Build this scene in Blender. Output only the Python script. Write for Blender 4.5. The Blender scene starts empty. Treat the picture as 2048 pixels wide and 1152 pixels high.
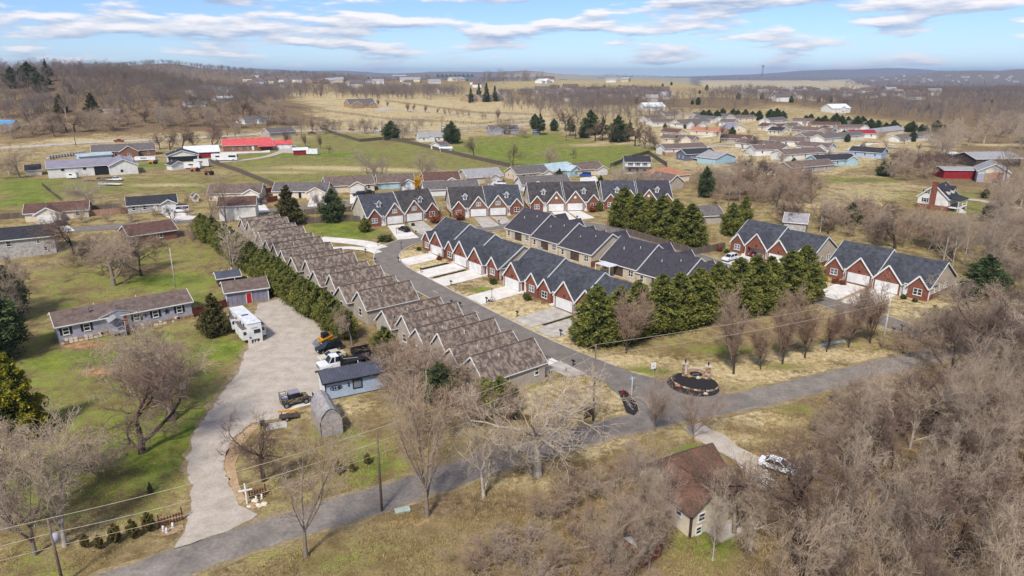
import bpy, bmesh, math, random
import numpy as np
from mathutils import Vector, Matrix
from mathutils.geometry import delaunay_2d_cdt
random.seed(7); RNG = np.random.default_rng(7)
scene = bpy.context.scene
COL = scene.collection
R = math.radians

# ------------------------------------------------------------------ camera, light, exposure
F = 1365.0; CAM_H = 47.0; HOR = 150.0
PITCH = math.atan((576 - HOR) / F); CP, SP = math.cos(PITCH), math.sin(PITCH)
cd = bpy.data.cameras.new('camera'); cam = bpy.data.objects.new('camera', cd); COL.objects.link(cam)
cd.sensor_width = 36; cd.lens = 36 * F / 2048; cd.clip_start = 0.5; cd.clip_end = 60000
cam.location = (0, 0, CAM_H); cam.rotation_euler = (math.pi / 2 - PITCH, 0, 0)
scene.camera = cam
SUN_EL, SUN_AZ = 47, 199          # azimuth clockwise from +Y: the sun stands behind the camera, to the left
sd = bpy.data.lights.new('sun', 'SUN'); sun = bpy.data.objects.new('sun', sd); COL.objects.link(sun)
sd.energy = 3.3; sd.angle = R(8.0); sd.color = (1.0, 0.94, 0.86)
sv = Vector((math.sin(R(SUN_AZ)) * math.cos(R(SUN_EL)), math.cos(R(SUN_AZ)) * math.cos(R(SUN_EL)), math.sin(R(SUN_EL))))
sun.rotation_euler = sv.to_track_quat('Z', 'Y').to_euler(); sun.location = sv * 300
vs = scene.view_settings
vs.view_transform = 'Standard'; vs.look = 'None'; vs.gamma = 1.0; vs.exposure = 0.5; vs.use_curve_mapping = False
cy = scene.cycles
cy.max_bounces = 4; cy.diffuse_bounces = 2; cy.glossy_bounces = 2; cy.transmission_bounces = 2
cy.volume_bounces = 0; cy.transparent_max_bounces = 4; cy.caustics_reflective = False; cy.caustics_refractive = False
cy.use_adaptive_sampling = True; cy.adaptive_threshold = 0.015
cy.use_denoising = True
try:
    cy.denoiser = 'OPENIMAGEDENOISE'; cy.denoising_input_passes = 'RGB_ALBEDO_NORMAL'; cy.denoising_prefilter = 'ACCURATE'
except Exception: pass
cy.sample_clamp_indirect = 6

# ---- sky: clear-air sky plus one layer of flat-bottomed fair-weather cloud, the same all round
world = bpy.data.worlds.new('World'); scene.world = world; world.use_nodes = True
nt = world.node_tree; nt.nodes.clear()
def N(t, **k):
    n = nt.nodes.new(t)
    for a, b in k.items(): setattr(n, a, b)
    return n
def L(a, b): nt.links.new(a, b)
def math_(op, a, b=None, c=None, clamp=False):
    n = N('ShaderNodeMath', operation=op, use_clamp=clamp)
    for i, v in enumerate((a, b, c)):
        if v is None: continue
        if isinstance(v, (int, float)): n.inputs[i].default_value = v
        else: L(v, n.inputs[i])
    return n.outputs[0]
sky = N('ShaderNodeTexSky'); sky.sky_type = 'NISHITA'; sky.sun_disc = False
sky.sun_elevation = R(SUN_EL); sky.sun_rotation = R(SUN_AZ); sky.altitude = 1200; sky.air_density = 1.0; sky.dust_density = 0.1; sky.ozone_density = 3.0
tc = N('ShaderNodeTexCoord'); sep = N('ShaderNodeSeparateXYZ'); L(tc.outputs['Generated'], sep.inputs[0])
def cloud(dz):
    cx = N('ShaderNodeCombineXYZ')                     # banks of cumulus: wide, low, flat
    L(math_('MULTIPLY', sep.outputs[0], 5.2), cx.inputs[0]); L(math_('MULTIPLY', sep.outputs[1], 5.2), cx.inputs[1]); L(math_('MULTIPLY', math_('ADD', sep.outputs[2], dz), 30.0), cx.inputs[2])
    n1 = N('ShaderNodeTexNoise', noise_dimensions='3D'); n1.inputs['Scale'].default_value = 1.5; n1.inputs['Detail'].default_value = 5; n1.inputs['Roughness'].default_value = 0.55
    L(cx.outputs[0], n1.inputs['Vector']); return n1.outputs[0]
c0 = cloud(0.0); c1 = cloud(0.007)
mr = N('ShaderNodeMapRange', interpolation_type='SMOOTHSTEP'); L(c0, mr.inputs[0]); mr.inputs[1].default_value = 0.475; mr.inputs[2].default_value = 0.575; mr.inputs[4].default_value = 0.92
sh = N('ShaderNodeMapRange'); L(math_('SUBTRACT', c0, c1), sh.inputs[0]); sh.inputs[1].default_value = -0.10; sh.inputs[2].default_value = 0.10
cc = N('ShaderNodeMix', data_type='RGBA'); L(sh.outputs[0], cc.inputs[0])
cc.inputs['A'].default_value = (0.30, 0.37, 0.50, 1); cc.inputs['B'].default_value = (0.80, 0.76, 0.75, 1)
skt = N('ShaderNodeVectorMath', operation='MULTIPLY'); L(sky.outputs[0], skt.inputs[0]); skt.inputs[1].default_value = (.70, .80, 1.02)
skm = N('ShaderNodeVectorMath', operation='SCALE'); L(skt.outputs[0], skm.inputs[0]); skm.inputs['Scale'].default_value = 0.10
mx = N('ShaderNodeMix', data_type='RGBA'); L(mr.outputs[0], mx.inputs[0]); L(skm.outputs[0], mx.inputs['A']); L(cc.outputs['Result'], mx.inputs['B'])
bg = N('ShaderNodeBackground'); L(mx.outputs['Result'], bg.inputs[0]); bg.inputs[1].default_value = 1.0
wo = N('ShaderNodeOutputWorld'); L(bg.outputs[0], wo.inputs[0])
world.cycles.sampling_method = 'MANUAL'; world.cycles.sample_map_resolution = 256

# ------------------------------------------------------------------ the lie of the land
def ss(a, b, x):
    t = min(1.0, max(0.0, (x - a) / (b - a))); return t * t * (3 - 2 * t)
def nss(a, b, x):
    t = np.clip((x - a) / (b - a), 0, 1); return t * t * (3 - 2 * t)
def nhgt(X, Y):
    X = np.asarray(X, float); Y = np.asarray(Y, float)
    z = 5 * nss(110, 250, Y)
    k = 0.033 - 0.023 * nss(200, 560, X)
    z = z + k * np.maximum(0, np.minimum(Y, 1350) - 400)
    z = z - 0.02 * np.maximum(0, np.minimum(Y, 2600) - 1350)
    z = z + 31 * np.exp(-(np.maximum(0, np.abs(X + 480) - 90) / 150) ** 2 - ((Y - 640) / 130) ** 2)
    w = nss(260, 420, Y)
    z = z + w * (1.3 * np.sin(X / 61 + Y / 83) + 1.0 * np.sin(X / 37 - Y / 97 + 1.3))
    # far wooded ridges
    z = z + 70 * np.exp(-((X + 1500) / 800) ** 2 - ((Y - 2900) / 350) ** 2) * (1 + .12 * np.sin(X / 130) + .06 * np.sin(X / 47))
    rr = nss(2900, 5600, X)
    z = z + 125 * rr * np.exp(-((Y - 7200) / 900) ** 2) * (1 + .10 * np.sin(X / 310) + .07 * np.sin(X / 120 + 2))
    z = z + 150 * nss(1500, 7000, X) * np.exp(-((Y - 13000) / 1200) ** 2) * (1 + .16 * np.sin(X / 900 + 1) + .07 * np.sin(X / 260))
    z = z + 90 * np.exp(-((X + 2500) / 5000) ** 2) * np.exp(-((Y - 9500) / 900) ** 2) * (1 + .25 * np.sin(X / 600 + 1) + .1 * np.sin(X / 200))
    return z
def hgt(x, y): return float(nhgt(x, y))
def P(px, py, h=0.0):
    """the ground point (or the point h metres above ground) that stands behind a place in the photograph"""
    x = (px - 1024) / F; yy = -(py - 576) / F
    d = (x, CP + yy * SP, -SP + yy * CP)
    t = 30.0 * np.exp(np.linspace(0, math.log(400), 700))
    below = CAM_H + t * d[2] <= nhgt(t * d[0], t * d[1]) + h
    i = int(np.argmax(below)) if below.any() else len(t) - 1
    a, b = t[max(0, i - 1)], t[i]
    for _ in range(30):
        m = (a + b) / 2
        if CAM_H + m * d[2] <= hgt(m * d[0], m * d[1]) + h: b = m
        else: a = m
    return Vector((b * d[0], b * d[1], hgt(b * d[0], b * d[1])))
UA = R(-51.5); U = Vector((math.cos(UA), math.sin(UA))); NN = Vector((-math.sin(UA), math.cos(UA)))
def ST(s, t): return (s * U.x + t * NN.x, 125 + s * U.y + t * NN.y)      # street frame: s along the street, t across it

# ------------------------------------------------------------------ materials
MATS = {}
def lin(c):  # sRGB 0-255 -> linear
    return tuple(((v / 255) / 12.92 if v / 255 <= .04045 else ((v / 255 + .055) / 1.055) ** 2.4) for v in c)
def mat(name, rgb, rough=0.8, rgb2=None, scale=1.5, contrast=(0.35, 0.65), detail=5, fine=0.25, spec=0.3, metal=0.0, stretch=None, bump=0.0, rnd=None, attr=None):
    if name in MATS: return MATS[name]
    m = bpy.data.materials.new(name); m.use_nodes = True; t = m.node_tree; t.nodes.clear()
    def n(ty, **k):
        x = t.nodes.new(ty)
        for a, b in k.items(): setattr(x, a, b)
        return x
    out = n('ShaderNodeOutputMaterial'); bs = n('ShaderNodeBsdfPrincipled'); t.links.new(bs.outputs[0], out.inputs[0])
    bs.inputs['Roughness'].default_value = rough; bs.inputs['Metallic'].default_value = metal
    bs.inputs['Specular IOR Level'].default_value = spec
    c1 = lin(rgb); c2 = lin(rgb2) if rgb2 else tuple(v * 0.72 for v in c1)
    geo = n('ShaderNodeNewGeometry'); vec = geo.outputs['Position']
    if stretch:
        mp = n('ShaderNodeMapping'); mp.inputs['Scale'].default_value = stretch
        tcn = n('ShaderNodeTexCoord'); t.links.new(tcn.outputs['Object'], mp.inputs[0]); vec = mp.outputs[0]
    nz = n('ShaderNodeTexNoise'); nz.inputs['Scale'].default_value = scale; nz.inputs['Detail'].default_value = detail; nz.inputs['Roughness'].default_value = .62
    t.links.new(vec, nz.inputs['Vector'])
    r = n('ShaderNodeMapRange'); r.inputs[1].default_value = contrast[0]; r.inputs[2].default_value = contrast[1]; t.links.new(nz.outputs[0], r.inputs[0])
    mxn = n('ShaderNodeMix', data_type='RGBA'); t.links.new(r.outputs[0], mxn.inputs[0])
    mxn.inputs['A'].default_value = (*c2, 1); mxn.inputs['B'].default_value = (*c1, 1)
    col = mxn.outputs['Result']
    if attr:                                    # own colour of a shoot's tip, or of one tree of a wood
        a = n('ShaderNodeAttribute'); a.attribute_name = attr[0]
        m2 = n('ShaderNodeMix', data_type='RGBA'); t.links.new(a.outputs['Fac'], m2.inputs[0]); t.links.new(col, m2.inputs['A']); m2.inputs['B'].default_value = (*lin(attr[1]), 1); col = m2.outputs['Result']
    if rnd:
        oi = n('ShaderNodeObjectInfo'); m2 = n('ShaderNodeMix', data_type='RGBA')
        t.links.new(oi.outputs['Random'], m2.inputs[0]); t.links.new(col, m2.inputs['A']); m2.inputs['B'].default_value = (*lin(rnd), 1); col = m2.outputs['Result']
    if fine:
        n3 = n('ShaderNodeTexNoise'); n3.inputs['Scale'].default_value = scale * 7; n3.inputs['Detail'].default_value = 3
        t.links.new(vec, n3.inputs['Vector'])
        mm = n('ShaderNodeMapRange'); mm.inputs[1].default_value = .3; mm.inputs[2].default_value = .7; mm.inputs[3].default_value = 1 - fine; mm.inputs[4].default_value = 1 + fine * .6
        t.links.new(n3.outputs[0], mm.inputs[0])
        sc = n('ShaderNodeVectorMath', operation='SCALE'); t.links.new(col, sc.inputs[0]); t.links.new(mm.outputs[0], sc.inputs['Scale']); col = sc.outputs[0]
        if bump:
            bp = n('ShaderNodeBump'); bp.inputs['Strength'].default_value = bump; bp.inputs['Distance'].default_value = .1
            t.links.new(n3.outputs[0], bp.inputs['Height']); t.links.new(bp.outputs[0], bs.inputs['Normal'])
    t.links.new(col, bs.inputs['Base Color'])
    MATS[name] = m; return m
mat('white', (226, 226, 224), .6, fine=.06, scale=.6, rgb2=(205, 205, 202))
mat('white_metal', (222, 224, 226), .4, fine=.05, scale=.5, rgb2=(200, 203, 206))
mat('brick', (142, 90, 72), .9, (112, 66, 52), scale=1.6, fine=.35, bump=.2, contrast=(.3,.7))
mat('brick_tan', (150, 112, 92), .9, (112, 78, 62), scale=4, fine=.4, bump=.2)
mat('stone', (186, 160, 128), .9, (140, 112, 84), scale=3.5, fine=.4, bump=.3)
mat('slate', (80, 82, 89), .8, (54, 56, 62), scale=1.1, stretch=(1, 1, 1), fine=.35, bump=.25)
mat('slate_old', (82, 78, 78), .85, (52, 49, 50), scale=.9, fine=.4, bump=.25)
mat('slate_c', (72, 69, 76), .85, (54, 52, 58), scale=1.3, fine=.3, bump=.25)
mat('moss_roof', (145, 130, 117), .9, (93, 81, 73), scale=1.5, contrast=(.44, .60), detail=8, fine=.35, bump=.25, stretch=(.45, 1, 1))
mat('roof_brown', (120, 104, 96), .9, (92, 78, 72), scale=1, fine=.3)
mat('roof_redbrown', (108, 80, 70), .9, (84, 62, 55), scale=1, fine=.3)
mat('roof_grey', (112, 106, 104), .9, (88, 82, 80), scale=1, fine=.25)
mat('roof_lightgrey', (158, 156, 158), .8, (138, 135, 138), scale=1, fine=.2)
mat('roof_black', (58, 58, 64), .85, (44, 44, 48), scale=1, fine=.25)
mat('roof_orange', (182, 128, 98), .9, (150, 100, 78), scale=1, fine=.25)
mat('roof_rust', (116, 86, 70), .8, (86, 66, 55), scale=.5, fine=.3, contrast=(.3, .7))
mat('roof_red', (205, 92, 92), .5, (185, 78, 78), scale=.5, fine=.1)
mat('roof_crimson', (150, 45, 55), .6, (128, 38, 46), scale=.5, fine=.1)
mat('roof_lavender', (142, 136, 148), .5, (128, 122, 134), scale=.4, fine=.08)
mat('roof_paleblue', (172, 190, 198), .6, (152, 170, 178), scale=.4, fine=.1)
mat('roof_blue', (84, 158, 208), .5, (70, 140, 190), scale=.4, fine=.1)
mat('roof_metal_dark', (84, 86, 98), .45, (68, 70, 82), scale=.5, fine=.1)
mat('roof_tarp', (172, 168, 168), .7, (138, 132, 130), scale=1.4, fine=.35)
mat('siding_tan', (196, 184, 166), .8, (180, 168, 150), scale=.7, fine=.08)
mat('siding_greige', (176, 166, 154), .8, (158, 148, 138), scale=.7, fine=.1)
mat('siding_white', (222, 220, 214), .75, (202, 200, 194), scale=.7, fine=.06)
mat('siding_cream', (218, 206, 184), .75, (200, 188, 166), scale=.7, fine=.08)
mat('siding_grey', (164, 164, 176), .75, (146, 146, 160), scale=.7, fine=.08)
mat('siding_lilac', (142, 138, 152), .8, (124, 120, 134), scale=.7, fine=.1)
mat('siding_blue', (170, 186, 206), .7, (150, 166, 188), scale=.7, fine=.08)
mat('siding_aqua', (168, 196, 204), .7, (150, 178, 188), scale=.7, fine=.08)
mat('siding_slate', (112, 116, 132), .7, (98, 102, 118), scale=.7, fine=.08)
mat('siding_weather', (190, 186, 180), .85, (150, 146, 140), scale=1.5, fine=.3)
mat('red_paint', (150, 40, 46), .7, (120, 32, 38), scale=1, fine=.15)
mat('red_door', (176, 36, 44), .5, fine=.05)
mat('black', (34, 34, 38), .6, fine=.1)
mat('black_gloss', (22, 22, 26), .18, fine=.0, spec=.6)
mat('rubber', (36, 36, 38), .9, fine=.1)
mat('glass', (34, 40, 48), .12, (24, 28, 36), scale=.5, fine=0, spec=.6)
mat('glass_pale', (120, 132, 142), .15, (84, 96, 106), scale=.4, fine=0, spec=.6)
mat('screen', (92, 96, 104), .3, fine=.05)
mat('asphalt', (128, 120, 112), .92, (108, 102, 96), scale=.5, fine=.14)
mat('asphalt_old', (146, 137, 128), .95, (112, 105, 98), scale=.35, fine=.22, contrast=(.3, .7))
mat('concrete', (222, 217, 209), .9, (200, 194, 186), scale=.4, fine=.12)
mat('concrete_old', (190, 184, 174), .9, (160, 152, 142), scale=.6, fine=.18)
mat('gravel', (190, 180, 168), .95, (160, 147, 132), scale=.5, fine=.14, contrast=(.26, .70), detail=10, bump=.25)
mat('verge', (158, 140, 108), .95, (126, 112, 80), scale=.5, fine=.3, contrast=(.35, .65))
mat('water', (186, 184, 178), .55, fine=0)  # pale sky reflection put into the base colour
mat('box_green', (170, 184, 172), .7, fine=.05)
mat('dirt_tan', (188, 160, 126), .95, (158, 130, 98), scale=.4, fine=.25, contrast=(.3, .7))
mat('mulch', (50, 47, 48), .95, (34, 32, 34), scale=3, fine=.4, bump=.3)
mat('paint_mark', (200, 198, 190), .8, fine=.2)
mat('wood_pole', (128, 112, 98), .9, (100, 86, 74), scale=2, fine=.3)
mat('pole_grey', (196, 192, 186), .8, (170, 166, 160), scale=2, fine=.2)
mat('wood_fence', (118, 104, 92), .9, (84, 74, 68), scale=.5, fine=.3, stretch=(6, 6, .3))
mat('wood_fence_tan', (172, 138, 116), .9, (146, 112, 92), scale=.5, fine=.3, stretch=(6, 6, .3))
mat('wood_fence_red', (112, 52, 46), .9, (88, 40, 36), scale=.5, fine=.2)
mat('wood_dark', (86, 74, 66), .9, (64, 54, 48), scale=1, fine=.25)
mat('wire', (176, 166, 146), .8, fine=0)
mat('steel', (170, 172, 176), .35, fine=.05, metal=.7)
mat('yellow', (214, 152, 44), .5, fine=.1)
mat('orange', (206, 104, 52), .5, fine=.1)
mat('car_black', (26, 28, 34), .2, fine=0, spec=.6)
mat('car_white', (224, 226, 228), .25, fine=0, spec=.5, rgb2=(214, 216, 220))
mat('car_cream', (206, 198, 178), .3, fine=0, spec=.5)
mat('car_silver', (176, 180, 188), .25, fine=0, metal=.3, spec=.6)
mat('car_red', (150, 24, 40), .25, fine=0, spec=.5)
mat('car_maroon', (96, 30, 36), .3, fine=0, spec=.5)
mat('car_blue', (40, 70, 150), .3, fine=0, spec=.5)
mat('camo', (128, 116, 90), .6, (58, 54, 46), scale=2.5, fine=.2, contrast=(.46, .54))
mat('bark', (152, 138, 122), .95, (108, 96, 84), scale=4, fine=.3, rnd=(126, 114, 102))
mat('bark_dark', (78, 66, 58), .95, (54, 45, 40), scale=4, fine=.3)
mat('bark_pale', (196, 186, 172), .95, (150, 140, 128), scale=2, fine=.3)
mat('twig', (186, 164, 138), .95, (150, 130, 108), scale=.6, fine=0, rnd=(168, 152, 136))
mat('twig_red', (178, 150, 126), .95, (146, 120, 100), scale=.6, fine=0, rnd=(164, 142, 122))
mat('twig_pale', (198, 180, 154), .95, (166, 148, 128), scale=.6, fine=0, rnd=(178, 162, 144))
mat('twig_dark', (122, 104, 90), .95, (92, 78, 68), scale=.6, fine=0, rnd=(132, 110, 96))
mat('wood_mass', (168, 146, 130), .95, (136, 118, 108), scale=.05, fine=0, attr=('tint', (140, 130, 126)))
mat('wood_far', (150, 131, 116), .95, (116, 100, 92), scale=.05, fine=0, rnd=(124, 116, 112))
mat('needles', (84, 94, 42), .85, (58, 68, 32), scale=.5, fine=0, attr=('tip', (150, 146, 68)))
mat('needles_dark', (60, 76, 46), .85, (40, 54, 34), scale=.5, fine=0, attr=('tip', (102, 112, 62)))
mat('needles_bright', (96, 104, 36), .85, (62, 72, 28), scale=.5, fine=0, attr=('tip', (186, 172, 44)))
mat('cedar', (76, 76, 42), .85, (52, 54, 32), scale=.5, fine=0, attr=('tip', (116, 104, 54)))
mat('arbor', (92, 84, 44), .85, (66, 62, 32), scale=1.5, fine=0, attr=('tip', (122, 106, 52)))
mat('shrub_green', (74, 84, 40), .85, (48, 56, 28), scale=1, fine=0, attr=('tip', (112, 116, 56)))
mat('shrub_rust', (132, 78, 54), .85, (96, 56, 42), scale=1, fine=0, attr=('tip', (160, 96, 60)))
mat('forsythia', (204, 152, 30), .85, (170, 120, 24), scale=1, fine=0, attr=('tip', (220, 172, 40)))
mat('straw', (150, 130, 86), .95, (122, 108, 66), scale=.5, fine=0, attr=('tip', (176, 156, 110)))

# ------------------------------------------------------------------ mesh helpers
class MB:
    def __init__(s): s.v = []; s.f = []
    def add(s, vs_, fs):
        b = len(s.v); s.v += [tuple(v) for v in vs_]; s.f += [tuple(i + b for i in f) for f in fs]; return s
    def box(s, x0, x1, y0, y1, z0, z1):
        return s.add([(x0,y0,z0),(x1,y0,z0),(x1,y1,z0),(x0,y1,z0),(x0,y0,z1),(x1,y0,z1),(x1,y1,z1),(x0,y1,z1)],
                     [(0,3,2,1),(4,5,6,7),(0,1,5,4),(1,2,6,5),(2,3,7,6),(3,0,4,7)])
    def pxz(s, poly, y0, y1):                       # polygon in xz pushed along y
        n = len(poly)
        return s.add([(x,y0,z) for x,z in poly]+[(x,y1,z) for x,z in poly], [tuple(range(n)), tuple(range(2*n-1,n-1,-1))]+[(i,i+n,(i+1)%n+n,(i+1)%n) for i in range(n)])
    def pyz(s, poly, x0, x1):
        n = len(poly)
        return s.add([(x0,y,z) for y,z in poly]+[(x1,y,z) for y,z in poly], [tuple(range(n-1,-1,-1)), tuple(range(n,2*n))]+[(i,(i+1)%n,(i+1)%n+n,i+n) for i in range(n)])
    def pxy(s, poly, z0, z1):
        n = len(poly)
        return s.add([(x,y,z0) for x,y in poly]+[(x,y,z1) for x,y in poly], [tuple(range(n-1,-1,-1)), tuple(range(n,2*n))]+[(i,(i+1)%n,(i+1)%n+n,i+n) for i in range(n)])
    def slab(s, a, b, c, d, th=.14):                # four corners of the upper face, thickness downwards
        q = [Vector(p) for p in (a,b,c,d)]; lo = [p - Vector((0,0,th)) for p in q]
        return s.add(q+lo, [(0,1,2,3),(7,6,5,4),(0,4,5,1),(1,5,6,2),(2,6,7,3),(3,7,4,0)])
    def tri(s, a, b, c, th=.14):
        q = [Vector(p) for p in (a,b,c)]; lo = [p - Vector((0,0,th)) for p in q]
        return s.add(q+lo, [(0,1,2),(5,4,3),(0,3,4,1),(1,4,5,2),(2,5,3,0)])
    def bar(s, a, b, w=.1, h=.2):
        a, b = Vector(a), Vector(b); d = (b-a).normalized(); up = Vector((0,0,1)) if abs(d.z) < .95 else Vector((1,0,0))
        sd_ = d.cross(up).normalized()*w/2; u2 = sd_.cross(d).normalized()*h/2
        return s.add([a-sd_-u2,a+sd_-u2,a+sd_+u2,a-sd_+u2,b-sd_-u2,b+sd_-u2,b+sd_+u2,b-sd_+u2],
                     [(0,3,2,1),(4,5,6,7),(0,1,5,4),(1,2,6,5),(2,3,7,6),(3,0,4,7)])
    def cyl(s, c, r, h, n=10, axis='z', r2=None):
        r2 = r if r2 is None else r2; c = Vector(c); vs_ = []
        for k, (rr, hh) in enumerate(((r, 0), (r2, h))):
            for i in range(n):
                a = 2*math.pi*i/n; p = (rr*math.cos(a), rr*math.sin(a), hh)
                if axis == 'x': p = (p[2], p[0], p[1])
                elif axis == 'y': p = (p[1], p[2], p[0])
                vs_.append(c+Vector(p))
        return s.add(vs_, [tuple(range(n-1,-1,-1)), tuple(range(n,2*n))]+[(i,(i+1)%n,(i+1)%n+n,i+n) for i in range(n)])
    def tube(s, pts, r, n=5):
        pts = [Vector(p) for p in pts]; vs_ = []; fs = []
        rs = r if isinstance(r, (list, tuple)) else [r]*len(pts)
        for i, p in enumerate(pts):
            d = (pts[min(i+1,len(pts)-1)]-pts[max(i-1,0)]).normalized(); up = Vector((0,0,1)) if abs(d.z) < .9 else Vector((1,0,0))
            a = d.cross(up).normalized(); b = a.cross(d)
            for k in range(n): t = 2*math.pi*k/n; vs_.append(p+(a*math.cos(t)+b*math.sin(t))*rs[i])
        for i in range(len(pts)-1):
            for k in range(n): fs.append((i*n+k, i*n+(k+1)%n, (i+1)*n+(k+1)%n, (i+1)*n+k))
        fs += [tuple(range(n-1,-1,-1)), tuple(range((len(pts)-1)*n, len(pts)*n))]
        return s.add(vs_, fs)
    def mesh(s, name, m, smooth=False):
        me = bpy.data.meshes.new(name); me.from_pydata(s.v, [], s.f); me.materials.append(MATS[m])
        if smooth: me.polygons.foreach_set('use_smooth', [True]*len(me.polygons))
        return me
    def build(s, name, m, parent=None, loc=(0,0,0), rz=0, smooth=False):
        return obj(name, s.mesh(name, m, smooth), parent, loc, rz)
def obj(name, me, parent=None, loc=(0,0,0), rz=0):
    o = bpy.data.objects.new(name, me); COL.objects.link(o); o.location = loc; o.rotation_euler = (0,0,rz)
    if parent is not None: o.parent = parent
    return o
def thing(name, label, cat, loc=(0,0,0), rz=0, group=None):
    o = bpy.data.objects.new(name, None); COL.objects.link(o); o.location = loc; o.rotation_euler = (0,0,rz); o.empty_display_size = .3
    return tag(o, label, cat, group)
def tag(o, label, cat, group=None, kind=None):
    o['label'] = label; o['category'] = cat
    if group: o['group'] = group
    if kind: o['kind'] = kind
    return o
def struct(o, label=None):
    o['kind'] = 'structure'
    if label: o['label'] = label
    return o
def copy_tree(root, label=None, group=None):
    c = root.copy(); COL.objects.link(c)
    if label: c['label'] = label
    if group: c['group'] = group
    for ch in root.children:
        k = ch.copy(); COL.objects.link(k); k.parent = c
        for g in ch.children:
            q = g.copy(); COL.objects.link(q); q.parent = k
    return c

# ------------------------------------------------------------------ the ground
def inpoly(X, Y, poly):
    r = np.zeros(X.shape, bool); n = len(poly)
    for i in range(n):
        x1, y1 = poly[i]; x2, y2 = poly[(i+1)%n]
        c = ((y1 > Y) != (y2 > Y)) & (X < (x2-x1)*(Y-y1)/(y2-y1+1e-12)+x1); r ^= c
    return r
def pxpoly(pts): return [tuple(P(*p)[:2]) for p in pts]
rad = [0.0, 12.0]
r_ = 24.0
while r_ < 26000: rad.append(r_); r_ *= 1.0125 if r_ < 2500 else 1.03
rad = np.array(rad)
ang = np.radians(np.concatenate([np.linspace(-52, 52, 421), np.linspace(55, 305, 84)]))
A_, R_ = np.meshgrid(ang, rad)
GX = R_*np.sin(A_); GY = R_*np.cos(A_); GZ = nhgt(GX, GY)
na = len(ang); nr = len(rad)
idx = np.arange(na*nr).reshape(nr, na)
q = np.stack([idx[:-1,:], np.roll(idx, -1, 1)[:-1,:], np.roll(idx, -1, 1)[1:,:], idx[1:,:]], -1).reshape(-1, 4)
me = bpy.data.meshes.new('ground'); nv = na*nr
me.vertices.add(nv); me.vertices.foreach_set('co', np.stack([GX,GY,GZ],-1).reshape(-1).astype(np.float32))
me.loops.add(q.size); me.loops.foreach_set('vertex_index', q.reshape(-1).astype(np.int32))
me.polygons.add(len(q)); me.polygons.foreach_set('loop_start', np.arange(0, q.size, 4, dtype=np.int32)); me.polygons.foreach_set('loop_total', np.full(len(q), 4, np.int32))
me.update(calc_edges=True); me.validate()
me.polygons.foreach_set('use_smooth', np.ones(len(me.polygons), bool))
# what grows where: r green grass, g dry straw grass, b leaf litter and brush, a bare clay
X, Y = GX.reshape(-1), GY.reshape(-1)
W = np.zeros((nv, 4), np.float32)
W[:,0] = .30; W[:,1] = .35; W[:,2] = .12
far = nss(300, 420, Y); W[:,1] += .25*far; W[:,0] -= .12*far
vf = nss(850, 1700, np.hypot(X, Y)); W[:,2] += .75*vf; W[:,1] -= .35*vf; W[:,0] -= .1*vf
def zone(pts, g, t, b, c=0, world=None):
    poly = world or pxpoly(pts); rr = np.hypot(X, Y); amp = np.minimum(.022*rr, 18)*(.35 if world else 1); m_ = np.zeros(nv, np.float32)
    wx = np.sin(X/7.3+Y/5.1)+.7*np.sin(X/2.9-Y/3.7+1)+.6*np.sin(X/19-Y/23); wy = np.sin(X/6.1-Y/8.3+2)+.7*np.sin(X/3.3+Y/2.6)+.6*np.sin(X/27+Y/17)
    for dx, dy in ((0,0),(.7,.7),(-.7,.7),(.7,-.7),(-.7,-.7)): m_ += inpoly(X+amp*(.5*wx+dx), Y+amp*(.5*wy+dy), poly)*.2
    W[:] = W*(1-m_[:,None])+np.array((g, t, b, c), np.float32)*m_[:,None]
def blob(px, py, rx, ry, ch, amt, rot=0):
    p = P(px, py); ca, sa = math.cos(R(rot)), math.sin(R(rot)); dx, dy = X-p.x, Y-p.y
    e = np.exp(-((dx*ca+dy*sa)/rx)**2-((-dx*sa+dy*ca)/ry)**2)*amt
    for k in range(4):
        if k != ch: W[:,k] *= (1-np.clip(e, 0, 1)*.85)
    W[:,ch] += e
# --- big areas
zone([(480,178),(760,190),(1120,205),(1130,250),(900,262),(700,258),(560,262),(480,220)], .05,.85,.05)          # straw pasture behind
zone([(420,330),(640,258),(860,285),(1030,335),(840,372),(620,368),(500,362)], .62,.42,.0)                       # middle pasture
zone([(880,282),(1080,262),(1330,300),(1300,330),(1210,350),(1010,330)], .78,.3,.0)                              # green pasture
zone([(0,380),(60,355),(200,365),(420,350),(520,365),(420,385),(240,385),(100,398),(0,425)], .65,.3,.05)
zone([(0,345),(95,372),(100,395),(0,430)], .95,.05,0)
zone([(0,286),(480,262),(640,248),(560,180),(480,160),(0,130)], .0,.05,.95)                                       # hillside wood floor
zone([(1350,345),(1640,350),(1600,380),(1760,430),(1900,470),(2100,500),(2100,230),(1890,235),(1880,300),(1700,360),(1640,390),(1500,420),(1380,380)], .05,.2,.75)
zone([(1620,390),(1700,350),(1840,362),(1830,400),(1700,420)], .35,.7,.0)
zone([(1800,380),(2000,380),(2040,440),(1900,440),(1800,420)], .6,.3,.1)
zone([(1140,255),(1480,240),(1890,250),(1890,300),(1640,352),(1380,345),(1330,300)], .1,.75,.12)                  # house-park lots
zone([(1000,150),(1380,155),(1400,176),(1120,182),(1000,176)], .35,.7,.05)
zone([(1880,252),(1700,230),(1560,206),(1480,224),(1380,216),(1250,208),(1140,214),(1150,200),(1300,196),(1500,196),(1700,202),(1830,176),(2140,170),(2140,258)], .05,.15,.85)
zone([(1400,160),(1700,158),(1740,172),(1420,184)], .05,.95,.0)
zone([(450,1152),(780,1030),(1100,940),(1290,870),(1400,880),(1560,990),(1650,1300),(400,1300)], .25,.25,.55)     # rough ground below the road
zone([(1440,838),(1640,790),(1760,760),(1830,700),(2100,560),(2100,1400),(1500,1400),(1480,1000)], .05,.12,.9)    # lower right wood floor
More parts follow.
